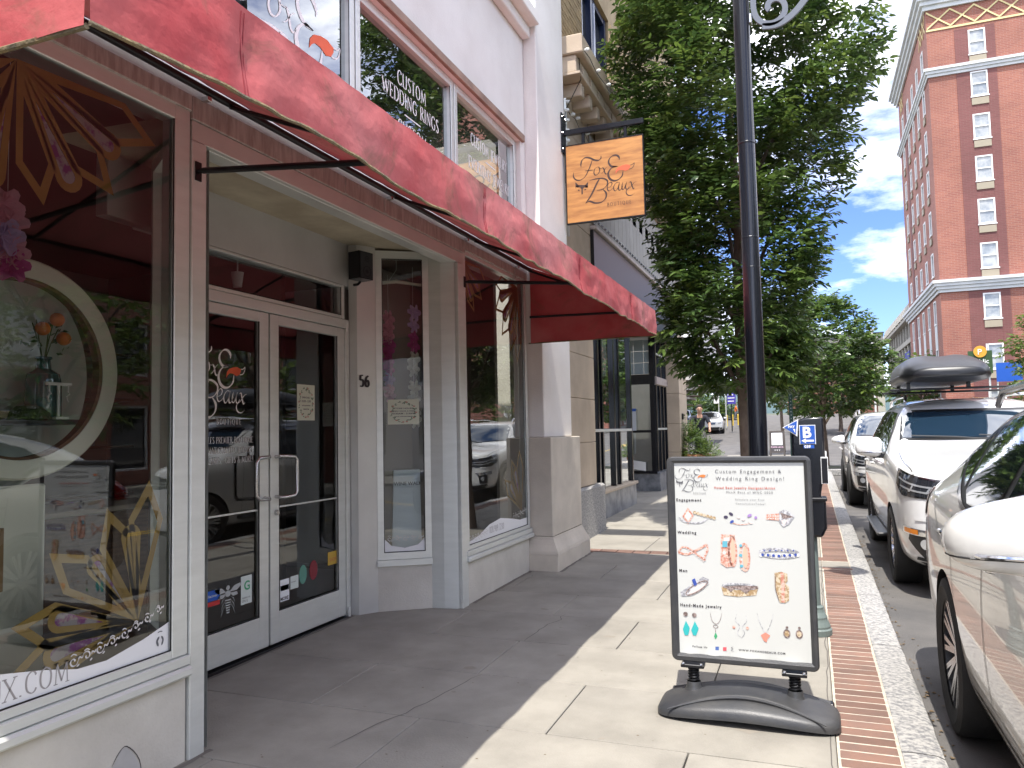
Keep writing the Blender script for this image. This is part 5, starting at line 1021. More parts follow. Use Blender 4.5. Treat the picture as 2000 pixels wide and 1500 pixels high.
J([(mat('print facebook blue', (.08,.15,.4), .5), fP, lambda f_: f_.poly(pp_([(1405,1266),(1412,1266),(1412,1273),(1405,1273)]))), (mat('print red', (.6,.1,.12), .5), fP, lambda f_: f_.poly(pp_([(1420,1267),(1427,1267),(1427,1274),(1420,1274)]))), (M['greyink'], fP, lambda f_: f_.stroke(pp_([(1440,1266),(1436,1268),(1440,1270),(1436,1273),(1442,1275)]), .002))])
# springs, brackets, base
for a in (.145, .835):
    c = (BX0+W_*a, BY+.02)
    mb = MB(); mb.bbox(c[0]-.065, c[0]+.065, BY-.03, BY+.045, BZ0-.033, BZ0-.014, b=.003); mb.build('bracket', M['black'], sb)
    mb = MB()
    for s_ in (-.05,.05): mb.lathe([(0,.012),(.008,.01),(.008,0)], (c[0]+s_, BY-.033, BZ0-.008), 'y', 8)
    mb.build('bolt', M['steel'], sb)
    mb = MB(); hl = [(c[0]+.027*math.cos(t), c[1]+.027*math.sin(t), .148+.0155*t/(2*PI)) for t in [2*PI*k/14 for k in range(14*6)]]; mb.tube(hl, .0062, 7); mb.build('spring', M['black'], sb, smooth=True)
    MB().lathe([(.022,.13),(.022,BZ0-.03)], (c[0],c[1],0), 'z', 12).build('spring_core', M['black'], sb, smooth=True)
    MB().lathe([(.038,.15),(.04,.145),(.042,.12),(.055,.095),(.075,.08)], (c[0],c[1],0), 'z', 20).build('socket', M['plastic'], sb, smooth=True)
zb = zg(4.55)
def basefn(u, v):      # u across -1..1 , v depth -1 (front) .. 1 (back)
    th = u*PI
    return None
mb = MB(); n = 72; BCX, BCY = -.385, 4.55
def outline(t, k=1.0):   # dog-bone footprint
    c, s_ = math.cos(t), math.sin(t); x = .475*c
    front = -.255+.075*(1-(c*c))**1.0*0 ; 
    dep = .235*abs(s_)**.55*(1.0) ; 
    bow = .085*(c*c)      # ends come forward at the front edge
    y = math.copysign(dep, s_) - (.05*c*c if s_ < 0 else -.0)
    if s_ < 0: y -= .02+.0*c
    return (BCX+x*k, BCY-.03+y*k)
lev = [(1.0,.012),(1.0,.035),(.985,.055),(.93,.07),(.84,.079),(.7,.085),(.5,.09),(.25,.094),(.02,.095)]
V = []
for k_, z_ in lev:
    for i in range(n):
        x, y = outline(2*PI*i/n, k_); dx = (x-BCX)/.475; arch = (1-min(1, abs(dx))**1.7)
        zz = z_*(.75+.55*arch) if z_ > .03 else z_ + (.0)
        if z_ <= .03: zz = .006+.03*arch*(1 if y < BCY-.1 else .3)
        V.append((x, y, zb+zz))
mb.add(V, [(k*n+i, k*n+(i+1) % n, (k+1)*n+(i+1) % n, (k+1)*n+i) for k in range(len(lev)-1) for i in range(n)]+[[(len(lev)-1)*n+i for i in range(n)]])
o = mb.build('water_base', M['plastic'], sb, smooth=60.)
# raised crest curve on the front of the base
mb = MB(); cr_ = [(-.40+.8*t+BCX, BCY-.25+.10*math.sin(PI*t)-.02, zb+.06+.066*math.sin(PI*t)) for t in [k/24 for k in range(25)]]
mb.tube(cr_, [.004+.01*math.sin(PI*k/24) for k in range(25)], 8); mb.build('crest', M['plastic'], sb, smooth=True)
rb = MB(); rb.grid(lambda a, b: (BCX-.43+.86*a, BCY+.10+.15*b-.03*math.cos(a*PI*2), zb+.012+(.05+.055*math.sin(PI*a))*math.sin(PI*min(1, b*1.0)**.5 if b > 0 else 0)), 30, 8); rb.build('rear_base', M['plastic'], sb, smooth=True)
MB().lathe([(0,.012),(.02,.012),(.027,.006),(.027,-.004)], (BCX+.01,BCY-.03,zb+.108), 'z', 10).build('filler_cap', M['plastic'], sb, smooth=True)
for a in (-.40,.42): MB().bbox(BCX+a-.03,BCX+a+.03,BCY+.12,BCY+.2,zb+.001,zb+.04,b=.01).build('wheel_foot', M['black'], sb)
# ================================================================== VEHICLES
pearl = mat('pearl paint', (.60,.59,.56), .28, coat=1.0, spec=.5); whitep = mat('white car paint', (.72,.72,.71), .3, coat=1.0)
cglass = mat('car glass', (.006,.009,.013), .03, spec=1.0, coat=1.0); trim = mat('black trim', (.012,.012,.013), .35); chrome = mat('chrome', (.75,.75,.76), .08, 1); chromed = mat('dark chrome', (.25,.25,.27), .12, 1)
tyre = mat('tyre', (.018,.018,.018), .8, bump=.3, bscale=80); rimm = mat('alloy rim', (.45,.45,.46), .25, .9); lens_ = mat('headlamp lens', (.02,.022,.028), .05, coat=1); amber = mat('amber lens', (.7,.22,.02), .2); ledm = mat('lamp reflector', (.6,.62,.65), .15, .6)
def finemesh(poly, maxl=.07):
    bm = bmesh.new(); vs = [bm.verts.new((a, b, 0)) for a, b in poly]; bm.faces.new(vs); bmesh.ops.triangulate(bm, faces=bm.faces)
    for _ in range(5):
        e = [e for e in bm.edges if e.calc_length() > maxl]
        if not e: break
        bmesh.ops.subdivide_edges(bm, edges=e, cuts=1); bmesh.ops.triangulate(bm, faces=[f_ for f_ in bm.faces if len(f_.verts) > 3])
    bm.verts.index_update(); v = [tuple(q.co[:2]) for q in bm.verts]; f_ = [[q.index for q in fc.verts] for fc in bm.faces]; bm.free(); return v, f_
def car_body(name, label, stations, loc, paint, group, cut_r=.41, axles=(.93, 3.72), hw=.94, axz=.37):
    root = thing(name, label, 'car', loc, group)
    mb = MB(); n = len(stations); prof = []
    for (y, h, zb, zbelt, wt, zt) in stations:
        hood = zt-zbelt < .2
        P = [(0,zb),(h*.84,zb),(h*.975,zb+.09),(h,(zb+zbelt)*.52),(h*.985,zbelt-.12),(h*.955,zbelt),(wt,zt-(.05 if hood else .09)),(wt-.13,zt-.015),(0,zt+.02)]
        ring_ = [(x, y, z) for x, z in P]+[(-x, y, z) for x, z in P[-2:0:-1]]; prof.append(ring_)
    m = len(prof[0])
    for r_ in prof: mb.v += r_
    mb.f = [(k*m+i, (k+1)*m+i, (k+1)*m+(i+1) % m, k*m+(i+1) % m) for k in range(n-1) for i in range(m)]+[list(range(m)), [(n-1)*m+i for i in range(m)][::-1]]; mb.mi = [0]*len(mb.f)
    o = mb.build('body', [paint, trim], None, local=True)
    bm = bmesh.new(); bm.from_mesh(o.data); bmesh.ops.recalc_face_normals(bm, faces=bm.faces); bm.to_mesh(o.data); bm.free()
    s_ = o.modifiers.new('s', 'SUBSURF'); s_.levels = 3; s_.render_levels = 3
    cutters = []
    for a in axles:
        for sx in (-1, 1):
            c = MB().lathe([(0,hw-.32),(cut_r,hw-.32),(cut_r,hw+.1),(0,hw+.1)], (0,a,axz), 'x', 40)
            if sx < 0: c.v = [(-x, y, z) for x, y, z in c.v]
            co = c.build('cut', [trim], None, fixn=True, local=True); cutters.append(co)
            b_ = o.modifiers.new('b', 'BOOLEAN'); b_.object = co; b_.operation = 'DIFFERENCE'; b_.solver = 'EXACT'
            try: b_.material_mode = 'TRANSFER'
            except Exception: pass
    dg = bpy.context.evaluated_depsgraph_get(); dg.update(); ev = o.evaluated_get(dg); me = bpy.data.meshes.new_from_object(ev)
    o.modifiers.clear()
    for c in cutters: bpy.data.objects.remove(c)
    o.data = me; smooth_mesh(me, 38); o.parent = root
    bm = bmesh.new(); bm.from_mesh(me); bvh = BVHTree.FromBMesh(bm); bm.free()
    def decal(nm, poly, frame, m_, off=.003, maxl=.08, parent=None):
        v, f_ = finemesh(poly, maxl); mb = MB(); ok = {}
        for i, (a, b) in enumerate(v):
            if frame == 'L': og, d = Vector((-3, a, b)), Vector((1,0,0))
            elif frame == 'R': og, d = Vector((3, a, b)), Vector((-1,0,0))
            elif frame == 'F': og, d = Vector((a, -3, b)), Vector((0,1,0))
            elif frame == 'B': og, d = Vector((a, 9, b)), Vector((0,-1,0))
            elif frame == 'T': og, d = Vector((a, b, 4)), Vector((0,0,-1))
            else:
                an, side = frame; d = Vector((math.sin(an)*side, math.cos(an), 0)); e1 = Vector((math.cos(an), -math.sin(an)*side, 0)); og = Vector((-.55*side, .3, 0))+e1*a-d*3+Vector((0,0,b))
            h = bvh.ray_cast(og, d)
            if h[0] is None: ok[i] = None; mb.v.append(tuple(og+d*3)); continue
            nn = h[1] if h[1].dot(d) < 0 else -h[1]
            ok[i] = 1; mb.v.append(tuple(h[0]+nn*off))
        mb.f = [q for q in f_ if all(ok[i] for i in q)]; mb.mi = [0]*len(mb.f)
        return mb.build(nm, m_, parent or root, smooth=True, local=True)
    return root, o, decal
def ribbon(pts, w_, smooth=True):
    fl = Flat(); fl.stroke(pts, w_, taper=False, smooth=smooth); k = len(fl.v)//2
    return [fl.v[2*i] for i in range(k)]+[fl.v[2*i+1] for i in range(k)][::-1]
def wheel(root, x, y, z, R_=.375, w_=.25, side=-1, dark=False, ns=10):
    t = MB(); o_ = w_/2
    t.lathe([(R_-.12,-o_*.86),(R_-.05,-o_),(R_-.012,-o_*.9),(R_,-o_*.7),(R_,o_*.7),(R_-.012,o_*.9),(R_-.05,o_),(R_-.12,o_*.86)], (x,y,z), 'x', 44)
    w = t.build('wheel', tyre, root, smooth=30., local=True)
    rm = MB(); r_ = R_-.115; xo = x+side*o_*.78
    rm.lathe([(r_+.004,x+side*o_*.86-xo),(r_-.01,0),(r_-.02,-side*.10),(.06,-side*.14),(0,-side*.14)], (xo,y,z), 'x', 40)
    rm.build('rim_barrel', chromed if not dark else trim, w, smooth=40., local=True)
    sp_ = MB()
    for k in range(ns):
        a = 2*PI*k/ns
        for da in (-.11, .11):
            c, s_ = math.cos(a+da), math.sin(a+da); c2, s2_ = math.cos(a+da*.35), math.sin(a+da*.35); t1_ = Vector((0,-s_,c))*.013
            A, B = Vector((xo+side*.004, y+c*(r_-.004), z+s_*(r_-.004))), Vector((xo-side*.022, y+c2*.05, z+s2_*.05)); dx = Vector((-side*.03,0,0))
            sp_.add([A-t1_,A+t1_,B+t1_,B-t1_,A-t1_+dx,A+t1_+dx,B+t1_+dx,B-t1_+dx], [(0,1,2,3),(0,3,7,4),(1,5,6,2),(4,7,6,5)])
    sp_.lathe([(0,.004*side),(.045,0),(.055,-.02*side)], (xo-side*.015,y,z), 'x', 16); sp_.lathe([(r_+.006,.0),(r_+.004,side*.006),(r_-.008,0)], (xo,y,z), 'x', 40)
    sp_.build('rim_spokes', rimm, w, smooth=30., local=True)
    return w
def mirror(root, x, y, z, side, paint, sz=(.13,.085,.095)):
    mb = MB(); N1, N2 = 20, 14; V = []
    def se(c, p): return math.copysign(abs(c)**p, c)
    for i in range(N2+1):
        ph = -PI/2+PI*i/N2
        for k in range(N1):
            th = 2*PI*k/N1; X = se(math.cos(ph), .6)*se(math.cos(th), .7); Y = se(math.cos(ph), .6)*se(math.sin(th), .7); Z = se(math.sin(ph), .75)
            tap = 1-.28*(X*side) if True else 1
            V.append((x+sz[0]*X, y+sz[1]*Y*(1 if Y < 0 else .55)-.0, z+sz[2]*Z*tap+.012*X*-side))
    mb.add(V, [(i*N1+k, i*N1+(k+1) % N1, (i+1)*N1+(k+1) % N1, (i+1)*N1+k) for i in range(N2) for k in range(N1)])
    o = mb.build('mirror', paint, root, smooth=50., local=True)
    lo = MB(); V2 = [(a*1+(x)*0, b-.001, c) for a, b, c in V]
    sm_ = MB(); k_ = N2//2-2; sm_.tube([V[k_*N1+q] for q in range(N1)], .0028, 5, closed=True); sm_.build('mirror_seam', trim, o, local=True)
    b_ = MB(); b_.bbox(min(x-side*sz[0]*1.25, x-side*sz[0]*.2), max(x-side*sz[0]*1.25, x-side*sz[0]*.2), y-.035, y+.03, z-sz[2]*1.15, z-sz[2]*.55, b=.012); b_.build('mirror_arm', trim, o, local=True)
    g_ = MB().lathe([(0,0),(sz[1]*.9,0)], (x,y+sz[1]*.50,z), 'y', 20); g_.v = [(x+(a-x)*1.35, b, c) for a, b, c in g_.v]; g_.build('mirror_glass', chrome, o, local=True)
    bt_ = MB(); bt_.tube([(x+side*sz[0]*.95, y-.01, z-sz[2]*.32), (x+side*sz[0]*.5, y-sz[1]*.93, z-sz[2]*.45), (x-side*sz[0]*.3, y-sz[1]*.99, z-sz[2]*.48), (x-side*sz[0]*.95, y-sz[1]*.7, z-sz[2]*.5)], .007, 8); bt_.build('mirror_trim', chrome, o, smooth=True, local=True)
    return o
GRP = 'white sport utility cars parked nose to tail along the kerb'
GXB = [(0.0,.60,.36,.86,.52,.98),(.05,.80,.27,.92,.72,1.04),(.25,.92,.24,1.0,.80,1.10),(.9,.945,.24,1.06,.84,1.16),(1.28,.945,.24,1.09,.84,1.19),(1.42,.945,.24,1.11,.80,1.27),(2.0,.945,.24,1.13,.72,1.74),(2.25,.945,.24,1.13,.71,1.80),(3.2,.945,.24,1.14,.71,1.83),(4.3,.945,.24,1.15,.69,1.80),(4.66,.93,.25,1.15,.66,1.70),(4.82,.90,.3,1.14,.72,1.28),(4.87,.80,.36,1.0,.66,1.12)]
GXS = [(0.0,.60,.36,.98,.52,1.10),(.05,.80,.27,1.04,.72,1.17),(.25,.92,.24,1.11,.80,1.225),(.9,.945,.24,1.17,.84,1.28),(1.28,.945,.24,1.20,.84,1.33),(1.42,.945,.24,1.22,.80,1.40),(1.98,.945,.24,1.22,.72,1.74),(2.2,.945,.24,1.22,.71,1.80),(3.1,.945,.24,1.23,.71,1.865),(4.3,.945,.24,1.23,.69,1.81),(4.66,.93,.25,1.22,.66,1.70),(4.82,.90,.3,1.2,.72,1.35),(4.87,.80,.36,1.05,.66,1.15)]
RXS = [(0.0,.60,.34,.80,.50,.88),(.06,.80,.25,.86,.70,.94),(.3,.92,.22,.93,.78,1.02),(.9,.945,.21,1.0,.82,1.10),(1.32,.945,.21,1.04,.82,1.14),(1.46,.945,.21,1.05,.79,1.2),(2.25,.945,.21,1.07,.66,1.60),(2.6,.945,.21,1.08,.65,1.65),(3.3,.945,.21,1.10,.64,1.66),(4.0,.945,.21,1.13,.61,1.60),(4.55,.93,.23,1.15,.60,1.42),(4.80,.88,.28,1.1,.64,1.16),(4.88,.78,.34,.98,.60,1.06)]
R4S = [(a, b*.975, c, d*.97, e*.97, f_*(.93 if f_ > 1.3 else .97)) for a, b, c, d, e, f_ in GXB]
def suv(kind, name, label, loc, paint):
    S_ = {'gx': GXS, 'rx': RXS, 'r4': R4S}[kind]; sleek = kind == 'rx'
    root, body, D = car_body(name, label, S_, loc, paint, GRP)
    bz = {'gx': 1.225, 'rx': 1.13, 'r4': 1.09}[kind]; tz = {'gx': 1.70, 'rx': 1.56, 'r4': 1.58}[kind]
    for sd, fr_ in ((-1, 'L'), (1, 'R')):
        if sleek: W3 = [[(1.86,1.115),(2.14,1.30),(2.55,1.515),(2.72,1.535),(2.72,1.115)], [(2.80,1.13),(2.80,1.54),(3.2,1.545),(3.50,1.52),(3.62,1.475),(3.50,1.19),(3.35,1.14)], [(3.57,1.20),(3.68,1.46),(3.85,1.41),(3.98,1.345),(3.85,1.285)]]
        else: W3 = [[(1.72,bz+.02),(1.95,bz+.24),(2.22,tz-.03),(2.75,tz),(2.75,bz+.02)], [(2.83,bz+.02),(2.83,tz),(3.62,tz),(3.70,bz+.03)], [(3.80,bz+.03),(3.76,tz),(4.42,tz-.03),(4.55,bz+.06)]]
        up = [p for q in W3 for p in q]
        env = [(min(p[0] for p in up)-.03, bz-.0), (W3[0][1][0]-.05, W3[0][1][1]+.03), (W3[0][2][0]-.05, W3[0][2][1]+.04), (W3[1][1][0], tz+.02), (W3[2][1][0], (tz+.015) if not sleek else 1.505), (W3[2][2][0]+.05, W3[2][2][1]+.035), (W3[2][3][0]+.03, W3[2][3][1]-.02), (3.7, bz-.0 if not sleek else 1.17), (3.35, bz-.0 if not sleek else 1.11)]
        D('window_surround', env, fr_, trim, .003)
        for q in W3: D('side_window', q, fr_, cglass, .0055)
        low = [(W3[0][0][0]-.03, bz-.012), (2.75, bz-.012 if not sleek else 1.105), (3.4, bz-.008 if not sleek else 1.12), (3.9 if sleek else 4.6, 1.275 if sleek else bz+.02)]+([(4.02, 1.335)] if sleek else [])
        D('chrome_strip', ribbon(low, .018), fr_, chrome, .007)
        if sleek: D('chrome_strip', ribbon([(4.03,1.34),(3.85,1.435),(3.6,1.53),(3.2,1.562),(2.8,1.565),(2.45,1.52)], .014), fr_, chrome, .007)
        for yd in (1.62, 2.78, 3.78 if not sleek else 3.55):
            pts = [(yd-.03, .42), (yd, .8), (yd, bz-.03)] if yd < 3.4 else [(yd-.22, .45), (yd-.10, .7), (yd+.02, bz-.06)]
            D('door_gap', ribbon(pts, .010), fr_, trim, .002, .1)
        D('door_gap', ribbon([(1.6,.42),(3.3,.42)], .007), fr_, trim, .002, .1)
        D('sill_cladding', [(1.42,.21),(3.22,.21),(3.24,.37),(1.40,.37)], fr_, trim if kind == 'r4' else paint, .004)
        for ax in (.93, 3.72):
            arch = [(ax+.47*math.cos(t), .37+.47*math.sin(t)) for t in np.linspace(-.15, PI+.15, 20)]+[(ax+.415*math.cos(t), .37+.415*math.sin(t)) for t in np.linspace(PI+.12, -.12, 20)]
            if kind == 'r4': D('arch_cladding', arch, fr_, trim, .006, .06)
        for yh in (2.48, 3.42):
            h_ = MB(); xx = sd*.955; h_.tube([(xx-.01*sd*0, yh-.1, bz-.13), (xx+sd*.02, yh-.08, bz-.13), (xx+sd*.025, yh+.06, bz-.13), (xx, yh+.09, bz-.13)], .013, 8); h_.build('door_handle', paint if not sleek else chrome, root, smooth=True, local=True)
        for ax in (.93, 3.72): wheel(root, sd*(.945-.125), ax, .372, side=sd, dark=sleek)
        mirror(root, sd*(.945+.10), 1.78 if not sleek else 1.72, bz+.07, sd, whitep if not sleek else paint, {'gx': (.135,.085,.10), 'rx': (.165,.10,.10), 'r4': (.12,.08,.075)}[kind])
        # roof rails
        rw = .60 if kind != 'rx' else .56; zt_ = {'gx': 1.86, 'rx': 1.68, 'r4': 1.73}[kind]
        rl = MB(); rl.tube([(sd*(rw+.03), 2.15, zt_-.07), (sd*(rw+.01), 2.3, zt_-.0), (sd*rw, 3.2, zt_+.015), (sd*(rw-.01), 4.1, zt_-.01), (sd*(rw-.02), 4.28, zt_-.08)], .018, 8); rl.build('roof_rail', chromed if kind == 'rx' else chrome, root, smooth=True, local=True)
    zc = {'gx': 1.395, 'rx': 1.20, 'r4': 1.215}[kind]; zt2 = {'gx': 1.67, 'rx': 1.54, 'r4': 1.60}[kind]; wb_ = .74; wt_ = .63
    if kind != 'r4': D('windshield_border', [(-wb_-.03,zc-.02),(wb_+.03,zc-.02),(wt_+.04,zt2+.03),(-wt_-.04,zt2+.03)], 'F', trim, .003, .1)
    D('windshield', [(-wb_,zc+.005),(wb_,zc+.005),(wt_,zt2),(-wt_,zt2)], 'F', mat('windshield glass', (.012,.028,.05), .02, spec=1.0, coat=1.0), .006, .1)
    for wx in (-.25, .35):
        wp = MB(); wp.tube([(wx-.42, 1.36, zc+.03), (wx, 1.33, zc+.012), (wx+.3, 1.30, zc-.02)], .008, 6); wp.build('wiper', trim, root, local=True)
    D('rear_window', [(-.6,zc+.03),(.6,zc+.03),(.52,tz-.03),(-.52,tz-.03)], 'B', cglass, .005, .1)
    # hood lines
    for sd in (-1, 1): D('hood_gap', ribbon([(sd*.80,.16),(sd*.83,.6),(sd*.81,1.2)], .006), 'T', trim, .002, .1); D('hood_crease', ribbon([(sd*.42,.2),(sd*.48,.7),(sd*.52,1.2)], .012), 'T', paint, .006, .1)
    # front: grille, headlights, fog lamps
    if kind == 'gx': gr = [(-.36,1.03),(.36,1.03),(.24,.74),(.46,.38),(-.46,.38),(-.24,.74)]
    elif kind == 'rx': gr = [(-.34,.84),(.34,.84),(.22,.62),(.44,.34),(-.44,.34),(-.22,.62)]
    else: gr = [(-.5,.80),(.5,.80),(.42,.70),(-.42,.70)]
    D('grille', gr, 'F', trim, .006, .08); D('grille_rim', ribbon(gr+[gr[0]], .03, False), 'F', chrome, .012, .06)
    for k in range(6):
        z_ = gr[-1][1]+.03+k*.075 if kind != 'r4' else .71+k*.015
        if z_ < gr[0][1]-.02: D('grille_bar', ribbon([(-.2,z_),(.2,z_)], .02, False), 'F', chromed, .011, .1)
    D('emblem', [(.07*math.cos(t), gr[0][1]-.12+.05*math.sin(t)) for t in np.linspace(0, 2*PI, 16)[:-1]], 'F', chrome, .018, .1)
    for sd in (-1, 1):
        an = (math.radians(38), -sd)
        def hl(P): return [(a*-sd*-1 if False else a*sd, b) for a, b in P]
        zH = 1.0 if kind == 'gx' else (.80 if kind == 'rx' else .83)
        P0 = [(-.34,zH-.08),(-.30,zH+.02),(.05,zH+.07),(.40,zH+.13),(.38,zH+.0),(.25,zH-.09),(-.10,zH-.11)]
        D('headlight', hl(P0), an, lens_, .006, .06); D('headlight_rim', ribbon(hl(P0+[P0[0]]), .014, False), an, chromed, .008, .06)
        for (a0, b0, a1, b1) in ((-.28,zH-.03,.34,zH+.06),(-.26,zH-.065,.28,zH-.01),(-.05,zH-.02,.0,zH-.06),(.1,zH+.0,.15,zH-.05)): D('lamp_strip', ribbon(hl([(a0,b0),((a0+a1)/2,(b0+b1)/2-.02),(a1,b1)]), .016), an, ledm, .010, .06)
        D('fog_recess', hl([(-.12,.60),(.14,.62),(.18,.52),(.02,.36),(-.08,.38)]) if kind != 'r4' else hl([(-.1,.58),(.12,.60),(.12,.40),(-.06,.38)]), an, trim, .004, .06)
        D('fog_bezel', hl([(-.14,.60),(.24,.635),(.25,.575),(-.10,.55)]), an, chrome, .008, .06); D('turn_lamp', hl([(.06,.612),(.22,.625),(.22,.585),(.06,.57)]), an, amber if kind == 'gx' else ledm, .011, .06)
        D('fog_lamp', hl([(.0+.045*math.cos(t), .49+.045*math.sin(t)) for t in np.linspace(0, 2*PI, 16)[:-1]]), an, ledm, .010, .06)
        D('washer_cap', hl([(-.05,.72),(.08,.725),(.08,.695),(-.05,.69)]), an, paint, .008, .06)
        D('tail_light', [(sd*.42,.98),(sd*.80,.98),(sd*.80,1.12),(sd*.5,1.08)], 'B', mat('tail lamp', (.3,.01,.01), .15, coat=1), .006, .06)
        D('tail_light_side', [(4.5,.95),(4.84,.95),(4.84,1.10),(4.45,1.14)], 'L' if sd < 0 else 'R', MATS['tail lamp'], .006, .06)
        D('bumper_lip', ribbon([(sd*.2,.36),(sd*.55,.34),(sd*.80,.36)], .03), 'F', trim, .006, .08)
    D('lower_bumper', [(-.8,.24),(.8,.24),(.78,.33),(-.78,.33)], 'F', trim, .004, .08)
    D('number_plate', [(-.15,.50),(.15,.50),(.15,.60),(-.15,.60)], 'B', M['white'], .01, .1)
    if kind == 'gx':
        for sd in (-1, 1):
            st_ = MB(); st_.bbox(min(sd*.90,sd*1.02), max(sd*.90,sd*1.02), 1.5, 3.15, .36, .40, b=.012); st_.build('side_step', trim, root, local=True)
        D('sunroof', [(-.4,2.35),(.4,2.35),(.4,3.0),(-.4,3.0)], 'T', cglass, .004, .1)
    # interior hint on the windshield: wheel, mirror
    return root
def zr(y): return zg(y)-.13
c1 = suv('rx', 'parked_suv', 'nearest pearl white car cut by the frame with chrome-lined mirror', (.66+.945*1.09, 4.95-3.72*1.09, zr(4.95)), pearl)
c2 = suv('gx', 'parked_suv', 'white car carrying a black roof box, second from the camera', (.75+.945*1.09, 9.13-.93*1.09, zr(9)), whitep)
c3 = suv('r4', 'parked_suv', 'small white car parked behind the one with the roof box', (.68+.92*1.09, 16.7-.93*1.09, zr(17)), whitep)
for c_, kz in ((c1, 1.13), (c2, 1.07), (c3, 1.09)): c_.scale = (1.09, 1.09, kz)
# roof box on the second car
rb_ = thing('roof_box', 'black streamlined roof cargo box clamped on the second white car', 'roof box', (1.45, 10.4, 2.05))
def rbx():
    Vs = []; SN = 30; NN = 40; mb = MB()
    for i in range(SN+1):
        t = max(0, (i-4)/(SN-4)); y = 9.95+2.0*t-(.0, .02, .05, .075, .085)[max(0, 4-i)]; nose = (1, .97, .88, .68, .30)[max(0, 4-i)]
        wd = .465*(1-(1-min(1, t/.16))**2*.20)*(1-.35*max(0, (t-.75)/.25)**2); ht = .27*(.35+.65*min(1, (t/.30))**.7 if t < .30 else 1)*(1-.25*max(0, (t-.7)/.3)); lo_ = .085*(1 if .03 < t < .97 else .6)
        wd *= nose; ht *= nose; lo_ *= nose
        for k in range(NN):
            a = 2*PI*k/NN; c, s_ = math.cos(a), math.sin(a)
            x = wd*math.copysign(abs(c)**(.55), c); z = (ht*abs(s_)**.75 if s_ > 0 else -lo_*abs(s_)**.5)
            if s_ > .3: z -= .03*math.exp(-((x-.0)/.10)**2)*(t > .02)*(1-t)
            if abs(s_) < .01: x *= 1.03
            Vs.append((1.50+x, y, 2.15+z))
    mb.add(Vs, [(i*NN+k, i*NN+(k+1) % NN, (i+1)*NN+(k+1) % NN, (i+1)*NN+k) for i in range(SN) for k in range(NN)]+[list(range(NN)), [SN*NN+k for k in range(NN)][::-1]])
    return mb
rbx().build('box_shell', mat('satin grey plastic', (.010,.011,.014), .38), rb_, smooth=50.)
mb = MB(); pts = [(1.50+.475*math.copysign(abs(math.cos(a))**.5, math.cos(a)), 10.93+.98*math.copysign(abs(math.sin(a))**.35, math.sin(a)), 2.155) for a in [2*PI*k/48 for k in range(48)]]; mb.tube(pts, .016, 8, closed=True); mb.build('lid_rim', M['plastic'], rb_, smooth=True)
for yq in (10.3, 11.4):
    mb = MB(); mb.bbox(.92,2.62,yq-.03,yq+.03,1.985,2.01,b=.008)
    for a in (1.12, 1.75): mb.box(a-.02,a+.02,yq-.02,yq+.02,2.01,2.09)
    mb.build('cross_bar', M['black'], rb_)
# far traffic: silver wagon and blue car behind the cyclist
SIL = mat('silver paint', (.55,.56,.57), .3, .3, coat=1)
f1_, fb_, D = car_body('oncoming_car', 'silver car driving toward the camera on the cross street', R4S, (-6.85, 59, zg(60)-.12), SIL, None)
D('windshield', [(-.7,1.2),(.7,1.2),(.58,1.57),(-.58,1.57)], 'F', cglass, .02, .2); D('grille', [(-.3,.82),(.3,.82),(.26,.68),(-.26,.68)], 'F', mat('blue dark', (.05,.07,.12), .3), .02, .2); D('lower_grille', [(-.6,.48),(.6,.48),(.5,.3),(-.5,.3)], 'F', trim, .02, .2)
for sd in (-1, 1):
    D('headlight', [(sd*.45,.72),(sd*.8,.74),(sd*.8,.86),(sd*.5,.82)], 'F', ledm, .02, .2); D('fog_recess', [(sd*.6,.45),(sd*.75,.45),(sd*.75,.35),(sd*.6,.35)], 'F', trim, .03, .2); D('side_window', [(1.7,1.15),(2.2,1.55),(4.2,1.55),(4.4,1.2)], 'L' if sd < 0 else 'R', cglass, .02, .3); mirror(f1_, sd*1.03, 1.78, 1.16, sd, SIL, (.11,.07,.07))
    for ax in (.93,3.72): wheel(f1_, sd*.82, ax, .372, side=sd, ns=6)
f1_.rotation_euler.z = .12
BLU = mat('blue paint', (.03,.09,.2), .3, coat=1)
f2_, fb_, D = car_body('parked_car', 'dark blue car half hidden behind the cyclist far down the street', R4S, (-10.4, 66, zg(66)-.12), BLU, None)
D('windshield', [(-.7,1.2),(.7,1.2),(.58,1.57),(-.58,1.57)], 'F', cglass, .02, .2)
for sd in (-1, 1):
    D('side_window', [(1.7,1.15),(2.2,1.55),(4.2,1.55),(4.4,1.2)], 'L' if sd < 0 else 'R', cglass, .02, .3)
    for ax in (.93,3.72): wheel(f2_, sd*.82, ax, .372, side=sd, ns=6)
